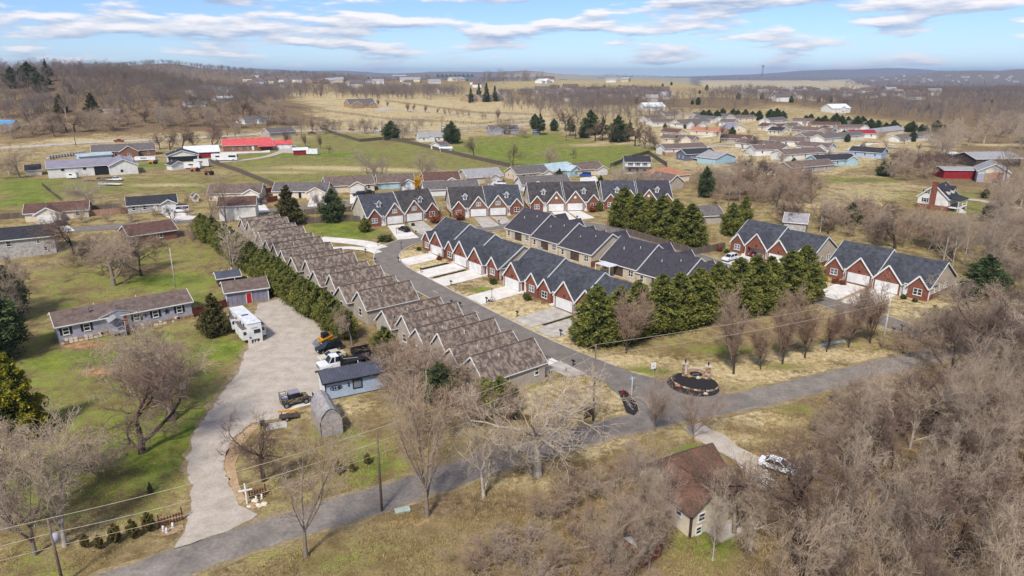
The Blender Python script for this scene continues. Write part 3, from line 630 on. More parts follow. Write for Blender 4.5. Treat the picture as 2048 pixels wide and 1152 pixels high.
# ------------------------------------------------------------------ townhouses
def townhouse(name, label, s, t_, yaw, units, style='front', roof='slate', front='brick', side='siding_tan', cover=None, dormer=False, opengar=None, step=0.0):
    """units: (x0, x1, order) with order 'gs' garage then small gable, 'sg' the other way; front faces local -y"""
    x_, y_ = ST(s, t_); z0 = hgt(x_, y_)
    th = thing(name, label, 'townhouse', (x_, y_, z0), yaw)
    cs, sn = math.cos(yaw), math.sin(yaw); D = 15.2; Y0 = 1.2
    for ui, (x0, x1, order) in enumerate(units):
        xc = (x0+x1)/2; zb = hgt(x_+cs*xc-sn*6, y_+sn*xc+cs*6)-z0
        zE = 2.75+zb; zR = (8.1 if dormer else 7.25)+zb+step*(ui-(len(units)-1)/2); yr = 8.2; pm = (zR-zE)/(yr-Y0)
        sd_ = MB(); sd_.pyz([(Y0,-2),(D,-2),(D,zE),(yr,zR),(Y0,zE)], x0+.01, x1-.01)
        br = MB(); rf = MB(); tr = MB()
        gable_x(rf, tr, x0, x1, Y0, D, zE, zR, ov=.28, yr=yr)
        w = x1-x0; gw = 5.9; sw = min(3.9, w-gw-1.1)
        if order == 'gs': g0 = x0+.15; s0 = x1-.12-sw; e0, e1 = g0+gw, s0
        else: s0 = x0+.12; g0 = x1-.15-gw; e0, e1 = s0+sw, g0
        gc, sc_ = g0+gw/2, s0+sw/2; gap = zb+(6.15 if not dormer else 6.4); sap = zb+5.0
        op = opengar == ui
        if not op: br.pxz([(g0,-2),(g0+gw,-2),(g0+gw,zE-.05),(gc,gap),(g0,zE-.05)], 0, 3)
        else:
            br.pxz([(g0,zb+2.25),(g0+gw,zb+2.25),(g0+gw,zE-.05),(gc,gap),(g0,zE-.05)], 0, .4).box(g0,g0+.5,0,3,-2,zb+2.25).box(g0+gw-.5,g0+gw,0,3,-2,zb+2.25)
        br.pxz([(s0,-2),(s0+sw,-2),(s0+sw,zE-.08),(sc_,sap),(s0,zE-.08)], .55, 3)
        br.box(min(e0,e1)-.0,max(e0,e1),Y0+.6 if False else Y0-.06,Y0+.3,-2,zE)
        br.build('brick_front', front, th)
        if dormer: MB().pxz([(g0+.03,-2),(g0+gw-.03,-2),(g0+gw-.03,zE-.08),(gc,gap-.04),(g0+.03,zE-.08)], -.03, -.005).build('garage_front', 'brick_tan', th)
        for e_ in (x0, x1):
            MB().box(e_-.05,e_+.05,Y0+.4,D+.03,-2,zb+.95).build('brick_base', 'brick', th)
        gable_y(rf, tr, g0, g0+gw, 0, min(yr,(gap-zE)/pm+Y0+.1), zE-.05, gap, ov=.3)
        gable_y(rf, tr, s0, s0+sw, .55, (sap-zE)/pm+Y0+.1, zE-.08, sap, ov=.26)
        sd_.build('wall', side, th); ro = rf.build('roof', roof if isinstance(roof, str) else roof[ui], th); tr.build('fascia', 'white', ro)
        [MB().cyl(c_,.08,.9,6).build('vent_pipe', 'white', ro) for c_ in ((x0+w*.3,10.2,zR-1.6),(x0+w*.66,11.4,zR-2.3))]
        if not op: garage_door(th, gc, -.06, zb+.03, 4.75, 2.15)
        else: MB().box(gc-2.6,gc+2.6,1.3,1.5,zb,zb+2.4).build('garage_shade', 'black', th)  # black sheet painted in for the shade inside the garage
        window(th, sc_, .53, zb+.75, 1.75, 1.45, glass='glass_pale' if ui % 2 == 0 else 'glass')
        door(th, (e0+e1)/2, Y0-.1, zb+.15, 'white', .95)
        MB().box((e0+e1)/2-.04-.55,(e0+e1)/2+.55,-.15,Y0-.1,-1,zb+.13).build('porch_step', 'concrete', th)
        MB().cyl(((e0 if order == 'gs' else e1)-(-.12 if order == 'gs' else .12), .25, zb), .09, 2.6, 8).build('porch_post', 'white', th)
        MB().box(gc-.18,gc+.18,-.1,-.01,zb+2.75,zb+3.15).build('wall_lamp', 'black', th) if not dormer else None
        for xx in (g0-.02, g0+gw+.02): MB().box(xx-.05,xx+.05,-.12,-.02,zb,zE-.3).build('downspout', 'white', th)
        if dormer:
            window(th, gc, -.06, zb+3.35, 1.5, 1.15, glass='glass_pale') if ui < 2 and dormer == 'win' else MB().cyl((gc,-.1,zb+4.3),.42,.12,14,'y').build('gable_vent', 'white', th)
            dx = (e0+e1)/2+(-.5 if order == 'gs' else .5)*0; dy = 3.6; dz = zE+pm*(dy-Y0)
            dm = MB(); dm.pxz([(dx-.6,dz-.6),(dx+.6,dz-.6),(dx+.6,dz+1.5),(dx,dz+2.2),(dx-.6,dz+1.5)], dy, dy+2.6)
            db = dm.build('dormer', 'siding_white', th); dr = MB(); dt = MB(); gable_y(dr, dt, dx-.6, dx+.6, dy, dy+3.2, dz+1.5, dz+2.2, ov=.22, fas=.14)
            dr.build('dormer_roof', roof if isinstance(roof, str) else roof[ui], db); dt.build('fascia', 'white', db)
            WIN.setdefault(('dw',), (MB().box(-.4,.4,-.05,.02,0,1.1).mesh('window','white'), MB().box(-.26,.26,-.08,-.04,.12,.5).box(-.26,.26,-.08,-.04,.6,.98).mesh('pane','glass')))
            wo_ = obj('window', WIN[('dw',)][0], db, (dx,dy-.02,dz+.35)); obj('pane', WIN[('dw',)][1], wo_)
        # the rear: windows, a flat dark panel painting the patio's shade, its door
        for fx in (.14, .86): window(th, x0+w*fx, D+.02, zb+.7, 1.5 if fx < .5 else 1.0, 1.5, 'b')
        MB().box(x0+w*.36,x0+w*.62,D-.02,D+.03,zb+.1,zb+2.35).build('patio_shade', 'wood_dark', th)
        MB().box(x0+w*.62,x0+w*.74,D+.02,D+.06,zb+.1,zb+2.3).build('screen_door', 'siding_greige', th)
    # end walls
    for xx, f in ((units[0][0], 'l'), (units[-1][1], 'r')):
        u_ = units[0] if f == 'l' else units[-1]; xm = (u_[0]+u_[1])/2; zb = hgt(x_+cs*xm-sn*6, y_+sn*xm+cs*6)-z0
        for yy in (4.2, 6.6, 9.2, 10.4): window(th, xx+(-.02 if f == 'l' else .02), yy, zb+1.15, .75, 1.35, f)
        MB().box(xx-.09,xx+.09,Y0-.05,Y0+.1,zb,zb+2.7).build('downspout', 'white', th)
    if cover:
        a, b, zb = cover; c = MB().box(a,b,D+.1,D+3.2,zb+2.45,zb+2.6)
        for xx in (a+.1, b-.1): c.box(xx-.08,xx+.08,D+3.0,D+3.16,-1,zb+2.45)
        c.build('patio_cover', 'white_metal', th)
    return th
YB = UA; YC = UA+math.pi
townhouse('brick_townhouse', 'three-unit brick townhouse with slate roof at the bend of the street', -40.2, 14, YB, [(-16.6,-5.6,'sg'),(-5.5,5.3,'sg'),(5.4,16.6,'gs')], step=-.3)
townhouse('brick_townhouse', 'brick townhouse with slate roof whose near end disappears behind the cypress row by the entrance', -3.2, 13.8, YB, [(-17.2,-5.8,'gs'),(-5.7,6.3,'sg'),(6.4,17,'gs')], step=-.3)
townhouse('siding_townhouse', 'tan-sided townhouse with charcoal roof showing its rear patios, farther up the slope', -34.8, 53.8, YC, [(-17.6,-5.6,'gs'),(-5.5,5.4,'sg'),(5.5,16.6,'gs')], roof='slate_c', step=.3)
townhouse('siding_townhouse', 'tan-sided townhouse with charcoal roof and a white patio cover, nearer the cypress row', 2.5, 53.8, YC, [(-17,-7.2,'gs'),(-7.0,5.0,'sg'),(5.1,16.4,'gs')], roof='slate_c', step=.3, cover=(10.5,15.2,.4))
townhouse('brick_townhouse', 'dormered brick duplex with red brick end wall, a dark car on its drive', -83.2, 24.3, R(38.5-8), [(-11.4,.0,'sg'),(.1,11.5,'gs')], roof=('slate','slate_old'), dormer='win', front='brick')
townhouse('brick_townhouse', 'brick duplex with dormers, second in the back row, between two others', -74, 49.2, R(38.5-25), [(-11.4,.0,'sg'),(.1,11.5,'gs')], roof=('slate_old','slate'), dormer='win')
townhouse('brick_townhouse', 'brick duplex with dormers and round gable vents, third in the back row', -64, 73.2, R(38.5-31), [(-11.4,.0,'sg'),(.1,11.5,'gs')], roof='slate_old', dormer='vent')
townhouse('brick_townhouse', 'slate-roofed duplex at the right of the back row, mostly hidden behind round evergreens', -51, 94, R(38.5-36), [(-11.4,.0,'sg'),(.1,11.5,'gs')], roof=('slate','slate_c'), dormer='vent')
townhouse('brick_townhouse', 'brick duplex with an open garage, two silver cars on its drive', 6.6, 77, YB, [(-10.8,.2,'sg'),(.3,11.2,'gs')], opengar=0, side='siding_tan', step=-.25)
townhouse('brick_townhouse', 'brick duplex with a long white-sided end wall, behind the row of bare street trees', 33, 77.6, YB, [(-11.2,.0,'sg'),(.1,11.5,'gs')], side='siding_tan', step=-.25)

# ---- the row of narrow houses with mossy roofs on the near side of the street
def moss_row(label, units, t_rear=-22.6, s0=None, group='mossy-roofed row houses along the street'):
    """units: (s of ridge, half width, t shift); the gables look at the hedge"""
    s0 = sum(u[0] for u in units)/len(units); x_, y_ = ST(s0, t_rear); z0 = hgt(x_, y_)
    th = thing('row_house', label, 'row house', (x_, y_, z0), UA, group)
    for i, (s_, hw_, dt) in enumerate(units):
        xc = s_-s0; p = ST(s_, t_rear+7); zb = hgt(*p)-z0; zE = 3.0+zb; zR = 5.6+zb+(.0,.42,.12,.5,-.05,.3,.15)[i % 7]; y0 = dt; y1 = 12.0+dt*.3
        wl = MB(); wl.pxz([(xc-hw_,-2),(xc+hw_,-2),(xc+hw_,zE),(xc,zR),(xc-hw_,zE)], y0, y1)
        rf = MB(); tr = MB(); gable_y(rf, tr, xc-hw_, xc+hw_, y0, y1, zE, zR, ov=.3, back=True, fas=.12)
        if i+1 < len(units) and i % 2 == 0:            # low saddle roof that joins the pair
            xn = units[i+1][0]-s0; zm = zR-.9
            for sgn in (1,-1):
                yy = 7.6+dt
                rf.slab((xc+.2,yy-2.6*sgn,zE+.5),(xn-.2,yy-2.6*sgn,zE+.5),(xn-.2,yy,zm),(xc+.2,yy,zm)) if sgn == 1 else rf.slab((xn-.2,yy+2.6,zE+.5),(xc+.2,yy+2.6,zE+.5),(xc+.2,yy,zm),(xn-.2,yy,zm))
        fy = y1                                          # front porch hip toward the street
        rf.slab((xc-hw_+.6,fy,zE+.9),(xc-hw_+.6,fy+1.7,zE+.1),(xc+hw_-.6,fy+1.7,zE+.1),(xc+hw_-.6,fy,zE+.9))
        wl.box(xc-hw_+.8,xc+hw_-.8,fy-.1,fy+1.4,-2,zE-.1)
        wl.build('wall', 'siding_greige', th); ro = rf.build('roof', 'moss_roof', th); tr.build('fascia', 'white', ro)
        [MB().cyl(c_,.08,1.0,6).build('vent_pipe', 'white', ro) for c_ in ((xc+.9,y0+4.5,zR-1.3),(xc-.8,y0+8.5,zR-1.2))]
        window(th, xc+.2, y0-.02, zb+1.0, 1.3, 1.5); MB().bar((xc,y0-.3,zR+.2),(xc,y1+.3,zR+.2),.24,.1).build('ridge_cap', 'roof_brown', ro)
        garage_door(th, xc, fy+1.43, zb+.03, 2.6, 2.1, 'b')
        if i == len(units)-1:
            for yy, zz in ((4.2,1.2),(10.2,1.2)): window(th, xc+hw_+.02, y0+yy, zb+zz, .9, 1.3, 'r')
        if i % 3 != 1:                                    # dish
            d_ = MB(); d_.cyl((xc+hw_*.55,y0+1.2,zE+.9),.03,.7,6); d_.add([(xc+hw_*.55+.34*math.cos(a)*r_,y0+1.0+.06*(r_**2),zE+1.75+.34*math.sin(a)*r_) for r_ in (.25,.7,1) for a in [k*math.pi/5 for k in range(10)]],
                [(k,(k+1)%10,(k+1)%10+10,k+10) for k in range(10)]+[(k+10,(k+1)%10+10,(k+1)%10+20,k+20) for k in range(10)]+[tuple(range(9,-1,-1))])
            d_.build('satellite_dish', 'roof_lightgrey', ro)
    return th
moss_row('nearest block of mossy brown-roofed row houses, its end wall by the street entrance', [(-9.6,3.0,0),(-4.2,2.9,1.1),(2.4,3.0,0),(7.4,2.8,1.2),(13.0,2.9,-.1),(18.6,3.3,0)])
moss_row('middle block of mossy brown-roofed row houses behind the clipped evergreen hedge', [(-53,3.0,0),(-47.6,2.9,1.2),(-40,3.0,-.2),(-34.4,2.9,1.0),(-27.3,3.0,-.2),(-21.4,3.2,1.0)])
moss_row('farthest block of mossy brown-roofed row houses, at the end of the hedge', [(-96,3.2,2.5),(-90,3.1,2.5),(-83.5,3.1,1.6),(-77.5,3.1,1.0),(-71,3.0,.5),(-65.4,2.9,.4),(-59.4,2.9,0)])
# ------------------------------------------------------------------ other buildings
def shutters(t, ws, y, z, w, h, m='black'):
    for x in ws:
        for sg in (-1, 1): MB().box(x+sg*(w/2+.06)-(.36 if sg < 0 else 0), x+sg*(w/2+.06)+(.36 if sg > 0 else 0), y-.05, y, z, z+h).build('shutter', m, t)
# --- grey manufactured home with the dark shutters and star
def mobile_extra(t, x0, x1, d, hw, zr):
    w = x1-x0; f = lambda k: x0+k*w
    for k in (.055, .20, .565, .71, .90): window(t, f(k), -.02, 1.75, 1.05, 1.35); shutters(t, [f(k)], -.01, 1.75, 1.05, 1.35)
    door(t, f(.475), -.03, 1.15, 'red_door')
    st = MB(); pts = []
    for k in range(10): a = math.pi/2+k*math.pi/5; r = .62 if k % 2 == 0 else .25; pts.append((f(.80)+r*math.cos(a), 2.45+r*math.sin(a)))
    st.pxz(pts, -.08, -.01); st.build('wall_star', 'black', t)
    st = MB(); pts = [(f(.635)+(.42 if k % 2 == 0 else .12)*math.cos(math.pi/2+k*math.pi/5), 2.5+(.42 if k % 2 == 0 else .12)*math.sin(math.pi/2+k*math.pi/5)) for k in range(10)]
    st.pxz(pts, -.08, -.01); st.build('wall_star', 'wood_fence_red', t)
    # stone skirting, stone by stone
    rs = random.Random(3); x = x0+.1; i = 0
    while x < x1-.5:
        L_ = rs.uniform(.5, .95); z = .02
        for row in range(2):
            h = rs.uniform(.38, .55); s_ = MB(); e = rs.uniform(.05, .12)
            s_.pxz([(x+e,z),(x+L_-e,z+.03),(x+L_,z+h*.6),(x+L_-.12,z+h-.02),(x+.1,z+h),(x+.01,z+h*.5)], -.17-rs.uniform(0,.06), -.02)
            s_.build('stone', 'stone' if rs.random() < .6 else 'siding_cream', t); z += h+.02
        x += L_+.03
    for k in (.30, .88): MB().box(f(k)-.3,f(k)+.3,-.26,-.2,.62,.92).build('crawl_vent', 'black', t)
    # entrance porch with its own roof
    pc = MB().box(f(.345),f(.455),-2.6,-.2,.95,1.1)
    for xx in (f(.347), f(.453)):
        for yy in (-2.55,): pc.box(xx-.06,xx+.06,yy-.06,yy+.06,-.4,3.2)
    pc.bar((f(.347),-2.55,2.0),(f(.453),-2.55,2.0),.08,.1); po = pc.build('porch', 'siding_grey', t)
    rf = MB(); gable_y(rf, None, f(.345), f(.455), -2.7, .0, 3.2, 3.9, ov=.15); rf.build('porch_roof', 'roof_lightgrey', po)
    g = MB(); gable_y(g, None, f(.30), f(.56), -.25, 3.2, hw+.02, hw+1.1, ov=.1); g.build('entry_gable', 'roof_brown', t)
    MB().pxz([(f(.30),hw-.2),(f(.56),hw-.2),(f(.43),hw+1.02)], -.2, .0).build('gable_wall', 'siding_grey', t)
    MB().bar((f(.29),-.32,hw+.05),(f(.43),-.32,hw+1.15),.06,.2).bar((f(.43),-.32,hw+1.15),(f(.57),-.32,hw+.05),.06,.2).build('gable_trim', 'white', t)
    MB().cyl((f(.24),2.0,hw+.5),.16,1.3,10).cyl((f(.24),2.0,hw+1.8),.24,.25,10).build('flue', 'steel', t)
house('manufactured_home', 'grey manufactured home with black shutters, red door and a black wall star', (121,691), (386,635), 8.2, 3.6, 1.5, 'siding_grey', 'roof_brown', ends='', extra=mobile_extra, cat='house')
def gar_extra(t, x0, x1, d, hw, zr):
    w = x1-x0
    for k in range(1, 8): MB().box(x0+w*k/8-.03,x0+w*k/8+.03,-.05,-.01,0,hw-.2).build('batten', 'siding_slate', t)
    for xx in (x0, x1-.0): MB().box(xx-.09,xx+.09,-.07,.1,0,hw).build('corner_board', 'white', t)
house('workshop', 'lilac-grey workshop with a red door behind the camper trailer', (455,613), (538,600), 7.5, 3.0, 1.3, 'siding_lilac', 'roof_brown', doors=[(.53,'red_door')], ends='', cat='shed', extra=gar_extra)
house('lean_to', 'open lean-to with dark metal roof behind the lilac workshop', (438,574), (481,567), 4, 2.0, .9, 'wood_dark', 'roof_metal_dark', ends='', cat='shed')
def shed_extra(t, x0, x1, d, hw, zr):
    for k in range(int((x1-x0)/.45)):
        for yy in (0, 1): pass
    garage_door(t, x0-.03, d*.5, .05, d-1.0, 2.5, 'l')
    w = x1-x0
    fr = MB()
    for a in ((-.75,-.6),(.6,.75)): fr.box(x0+w*.515+a[0],x0+w*.515+a[1],-.08,-.01,1.0,2.5)
    fr.box(x0+w*.515-.6,x0+w*.515+.6,-.08,-.01,1.0,1.15).box(x0+w*.515-.6,x0+w*.515+.6,-.08,-.01,2.35,2.5); fo = fr.build('window_frame', 'black', t)
    MB().box(x0+w*.515-.6,x0+w*.515+.6,-.04,-.01,1.15,2.35).build('pane', 'glass_pale', fo)
    # the oval emblem
    e = MB(); c = x0+w*.17; zc = 1.75; n = 28
    ring = [(c+math.cos(k*2*math.pi/n)*.95, zc+math.sin(k*2*math.pi/n)*.42) for k in range(n)]; ri = [(c+math.cos(k*2*math.pi/n)*.8, zc+math.sin(k*2*math.pi/n)*.32) for k in range(n)]
    e.add([(x,-.03,z) for x,z in ring]+[(x,-.03,z) for x,z in ri], [(k,(k+1)%n,(k+1)%n+n,k+n) for k in range(n)])
    for dx in (-.5,-.12,.3,.55): e.box(c+dx-.1,c+dx+.12,-.035,-.02,zc-.22,zc+.2)
    e.box(c-.6,c+.6,-.034,-.021,zc-.06,zc+.02)
    for dx in (-.5,-.25,.25,.5): e.box(c+dx-.06,c+dx+.06,-.03,-.02,zc+.75,zc+.82)
    e.box(c-.06,c+.06,-.03,-.02,zc+.8,zc+1.05); e.build('emblem', 'black', t)
    for k, zz in ((.37,2.1),(.37,1.75)): MB().cyl((x0+w*k,-.12,zz),.13,.11,8,'y').build('wall_fitting', 'black', t)
    for xx in (x0, x1): MB().box(xx-.07,xx+.07,-.06,.08,0,hw).build('corner_board', 'black', t)
    MB().box(x0,x1,-.06,-.0,-.2,.1).build('sill_board', 'black', t)
    rb = MB(); p = (zr-hw)/(d/2); n = int(w/.45)
    for k in range(n+1):
        xx = x0+w*k/n; rb.bar((xx,-.38,hw-p*.38+.19),(xx,d/2,zr+.19),.05,.05)
    rb.build('roof_rib', 'roof_metal_dark', t)['kind'] = 'stuff'
t = house('metal_shed', 'long pale-blue metal shed with dark ribbed roof and oval emblem', (653,801), (774,776), 4.4, 3.0, 1.0, 'siding_blue', 'roof_metal_dark', ends='', cat='shed', extra=shed_extra)
for c in t.children:
    if c.name.startswith('roof'):
        for g in c.children:
            if g.name.startswith('fascia'): g.data.materials[0] = MATS['black']
def barn_shed():
    o, yw, w = place((643,876), (687,866)); t = thing('canopy_shelter', 'grey tarpaulin shelter with rounded gable beside the pale-blue shed', 'shed', o, yw); h = w/2
    prof = [(-h,-.2),(-h,2.2),(-h*.82,3.0),(-h*.4,3.75),(0,4.05),(h*.4,3.75),(h*.82,3.0),(h,2.2),(h,-.2)]
    sk = MB(); n = len(prof); secs = [0, 2, 4, 6.6]
    sk.v = [(x,y,z) for y in secs for x,z in prof]
    for j in range(len(secs)-1):
        for i in range(n-1): a = j*n+i; sk.f.append((a, a+1, a+n+1, a+n))
    sk.build('canopy', 'roof_tarp', t, smooth=False)
    MB().add([(x,.05,z) for x,z in prof], [tuple(range(n))]).build('door_panel', 'roof_tarp', t)
    MB().add([(x,6.55,z) for x,z in prof], [tuple(range(n-1,-1,-1))]).build('back_panel', 'roof_tarp', t)
    MB().tube([(x,-.02,z) for x,z in prof], .05).build('door_zip', 'wood_dark', t)
barn_shed()
# --- house with the rust-red roof in the lower right wood
def rust_house():
    c = P(1379,1076); l = P(1341,1037); r = P(1500,1024)
    d1 = math.atan2((r-c).y, (r-c).x); ln = (r-c).length; dp = (l-c).length
    t = thing('rust_roof_house', 'cream house with rusty metal roof half hidden in the lower right wood', 'house', (c.x,c.y,0), d1)
    wl = MB(); rf = MB(); tr = MB(); hw = 3.2; a = 5.6
    wl.pxz([(0,-1),(a,-1),(a,hw),(a/2,hw+1.8),(0,hw)], 0, 4.5); gable_y(rf, tr, 0, a, 0, 5.4, hw, hw+1.8, ov=.4, fas=.12)
    wl.pyz([(2.8,-1),(9.4,-1),(9.4,hw),(6.1,hw+2.5),(2.8,hw)], .9, 8.4); gable_x(rf, tr, .9, 8.4, 2.8, 9.4, hw, hw+2.5, ov=.4, fas=.12)
    wl.box(a+.02,8.9,.9,3.2,-1,2.6)
    rf.slab((a+.1,.5,2.65),(9.3,.5,2.65),(9.3,3.6,3.3),(a+.1,3.6,3.3))
    wl.build('wall', 'siding_cream', t); ro = rf.build('roof', 'roof_rust', t); tr.build('fascia', 'roof_brown', ro)
    MB().tube([(a/2,-.4,hw+2.0),(a/2,5,hw+2.0)], .1).build('ridge_cap', 'roof_rust', ro)
    window(t, 1.5, -.02, 1.6, 1.0, 1.0); window(t, 1.2, -.02, .1, .8, .9); window(t, -.02, 1.8, 1.7, .9, 1.1, 'l'); window(t, 4.3, -.02, 1.6, 1.0, 1.0)
    MB().box(-.1,.12,-.12,.1,0,hw).build('downspout', 'wood_dark', t)
    MB().box(2.2,6.0,-2.2,-.1,-.5,.25).build('terrace', 'concrete_old', t)
    b = P(1262,1122); t2 = thing('brick_outbuilding', 'narrow red brick outbuilding with white gable at the bottom edge of the wood', 'outbuilding', (b.x,b.y,0), R(-52))
    MB().pxz([(-1.4,-1),(1.4,-1),(1.4,2.0),(-1.4,2.0)], 0, 3).build('wall', 'brick', t2); MB().pxz([(-1.4,2.0),(1.4,2.0),(0,3.1)], .01, 2.99).build('gable', 'white', t2)
    rf = MB(); gable_y(rf, None, -1.4, 1.4, 0, 3, 2.0, 3.1, ov=.2, back=True); rf.build('roof', 'roof_brown', t2)
rust_house()
# --- suburban houses behind the left yard, and along the street in the middle
house('white_house', 'white two-storey house with black roof at the left edge', (-34,525), (114,506), 9, 5.0, 2.2, 'siding_weather', 'roof_black', wins=[(.38,3.2),(.78,3.3,.8,1.1),(.86,1.2,.8,1.1)], ends='r')
house('brown_roof_house', 'cream house with brown roof and white garage, leftmost of its street', (52,445), (178,434), 9, 2.6, 2.1, 'siding_cream', 'roof_redbrown', wings=[(.18,.58,3.2,'garage',None)], wins=[(.83,.9)], ends='l')
house('black_roof_house', 'grey house with black roof, roof dish and a white van beside it', (257,428), (355,419), 8.5, 2.6, 2.0, 'siding_weather', 'roof_black', wings=[(.66,1.0,2.2,'garage',None)], wins=[(.12,.9),(.34,.9)], doors=[(.55,)], ends='l')
house('brick_ranch', 'tan brick house with red-brown roof seen from behind, above the left yard', (263,493), (355,476), 9, 2.7, 2.1, 'brick_tan', 'roof_redbrown', wins=[(.62,1.0,1.7,1.3)], ends='l')
house('tall_white_house', 'blank white-sided tall house with brown roof at the top of the hedge', (440,442), (513,438), 8, 4.6, 2.0, 'siding_white', 'roof_redbrown', wins=[(.52,3.2,.6,.8),(.55,.4,.6,.7)], ends='l')
house('garage_house', 'cream house with brown roof behind the tall white one, pickup before its garage', (418,402), (522,399), 10, 2.6, 2.3, 'siding_cream', 'roof_brown', wings=[(.68,1.0,2.5,'garage',None)], ends='l')
house('garden_shed', 'small cream garden shed between two suburban houses', (389,404), (398,403), 3, 2.0, .9, 'siding_cream', 'roof_brown', ends='', axis='y', cat='shed')
house('grey_roof_house', 'house with grey-brown roof behind the big cedar', (547,397), (654,396), 10, 2.6, 2.3, 'siding_cream', 'roof_grey', wings=[(.66,1.0,3,'garage',None)], doors=[(.5,'black')], ends='l')
house('cream_house', 'cream house with brown roof, two black cars on its drive', (655,387), (749,381), 10, 2.7, 2.6, 'siding_cream', 'roof_brown', wings=[(.44,.76,3,'garage',None)], wins=[(.88,.9)], ends='l')
house('pale_blue_house', 'pale blue house with brown roof beside the yellow forsythia', (757,379), (829,376), 10, 2.6, 2.4, 'siding_aqua', 'roof_brown', wings=[(.62,1.0,3.5,'garage',None)], ends='l')
house('yellow_house', 'pale yellow house with brown roof, right of the yellow forsythia', (850,375), (920,372), 10, 2.6, 2.5, 'siding_cream', 'roof_redbrown', wings=[(.56,.9,3,'garage',None)], ends='l')
house('grey_gable_house', 'house with pale grey roof, white pickup truck at its garage', (936,369), (1005,364), 11, 2.7, 2.6, 'siding_tan', 'roof_lightgrey', wings=[(.54,.84,3,'garage',None)], wins=[(.92,.9)], ends='l')
house('beige_house', 'beige house with taupe roof, right of the pale-grey-roofed one', (1034,361), (1098,356), 10, 2.7, 2.4, 'siding_cream', 'roof_grey', wings=[(.7,1.0,3,'garage',None)], wins=[(.2,.9),(.42,.9)], ends='l')
house('pale_roof_house', 'house with pale blue metal roof behind a small conifer', (1088,357), (1152,350), 13, 2.7, 2.4, 'siding_aqua', 'roof_paleblue', wings=[(.66,1.0,3,'win',None)], wins=[(.2,.9),(.4,.9)], ends='l')
house('van_house', 'cream house with brown roof, white-and-blue van on its drive', (1155,352), (1207,348), 10, 2.7, 2.4, 'siding_cream', 'roof_brown', wings=[(.6,1.0,3,'garage',None)], ends='l')
def two_story(t, x0, x1, d, hw, zr):
    w = x1-x0; pr = MB(); pr.slab((x0-.3,-1.8,2.5),(x1+.3,-1.8,2.5),(x1+.3,-.02,3.0),(x0-.3,-.02,3.0)); pr.build('porch_roof', 'roof_black', t); shutters(t, [x0+w*k for k in (.22,.5,.78)], -.01, 3.5, 1.2, 1.3)
house('two_storey_house', 'white two-storey house with black roof and shutters beside the fenced pasture', (1249,347), (1300,347), 9, 5.2, 2.0, 'siding_white', 'roof_black', wins=[(.22,3.5,1.2,1.3),(.5,3.5,1.2,1.3),(.78,3.5,1.2,1.3),(.2,.7,1.2,1.4),(.8,.7,1.2,1.4)], doors=[(.5,'black')], extra=two_story, ends='r')
house('orange_roof_house', 'cream house with orange-brown hip roof among bare brush', (1312,368), (1378,362), 12, 2.8, 2.4, 'siding_cream', 'roof_orange', axis='hip', ends='')
house('brown_gable_house', 'greige gable-fronted house with brown roof in the brush beside the orange hip roof', (1336,380), (1366,377), 12, 2.8, 2.6, 'siding_greige', 'roof_brown', axis='y', ends='')
house('low_roof_house', 'house whose grey roof peeks over the first and second dormered duplexes', (850,394), (958,389), 9, 2.6, 2.2, 'siding_white', 'roof_grey', ends='')
house('low_roof_house', 'house whose taupe roof and white gable peek over the second and third dormered duplexes', (1045,383), (1140,378), 9, 2.6, 2.3, 'siding_white', 'roof_grey', wings=[(.15,.4,2,'none',None)], ends='')
house('weathered_house', 'house with weathered grey roof behind the round evergreens', (1400,449), (1445,446), 8, 2.6, 2.2, 'siding_greige', 'roof_grey', ends='')
def dwell(t, x0, x1, d, hw, zr):
    w = x1-x0; MB().box(x0+w*.25,x0+w*.8,-3,-.1,.9,1.05).build('deck', 'white', t)
house('slate_blue_house', 'slate-blue house with charcoal roof and white trim beside bare sandy lot', (1372,322), (1430,317), 9, 3.2, 2.0, 'siding_slate', 'roof_black', wings=[(.45,1.0,1.0,'none',None)], wins=[(.2,1.2)], ends='l', extra=dwell)
house('aqua_house', 'pale aqua house with grey roof below the charcoal-roofed one', (1430,330), (1470,324), 11, 3.0, 2.2, 'siding_aqua', 'roof_lightgrey', axis='y', ends='')
# --- farm on the left
def shop_extra(t, x0, x1, d, hw, zr):
    w = x1-x0; b = MB(); r = MB(); tr = MB(); k = x0+w*.71
    b.pxz([(k,-1),(x1+1.5,-1),(x1+1.5,hw),((k+x1+1.5)/2,hw+2.6),(k,hw)], -4.5, d); b.build('wing_wall', 'siding_white', t)
    gable_y(r, tr, k, x1+1.5, -4.5, d, hw, hw+2.6, ov=.5, back=True); ro = r.build('wing_roof', 'roof_lavender', t); tr.build('fascia', 'white', ro)
    MB().box(x0+w*.53,k-.3,-.05,.0,.0,hw-.3).build('bay_shade', 'black', t); MB().box(k+4,k+5,-4.6,-4.5,1.2,2.3).build('wing_window', 'glass', t)  # black sheet on the wall paints the shade of the bay
    for f in (.17, .42): MB().box(x0+w*f-.6,x0+w*f+.6,-.08,-.0,hw-1.5,hw-.5).build('window', 'glass', t)
house('farm_shop', 'long white farm shop with lavender metal roof and an open bay', (98,357), (268,345), 14, 4.2, 2.4, 'siding_white', 'roof_lavender', ends='l', cat='barn', extra=shop_extra)
house('side_shed', 'low dark-roofed shed at the left end of the long farm shop', (53,352), (84,350), 10, 2.4, 1.8, 'siding_cream', 'roof_black', ends='', cat='shed')
house('stone_house', 'stone ranch house with grey roof and big front gable behind the farm shop', (186,317), (312,310), 12, 3.2, 3.0, 'brick_tan', 'roof_grey', wings=[(.42,.72,5,'win',6.4)], wins=[(.25,.9),(.88,.9)], doors=[(.36,'black')], ends='l')
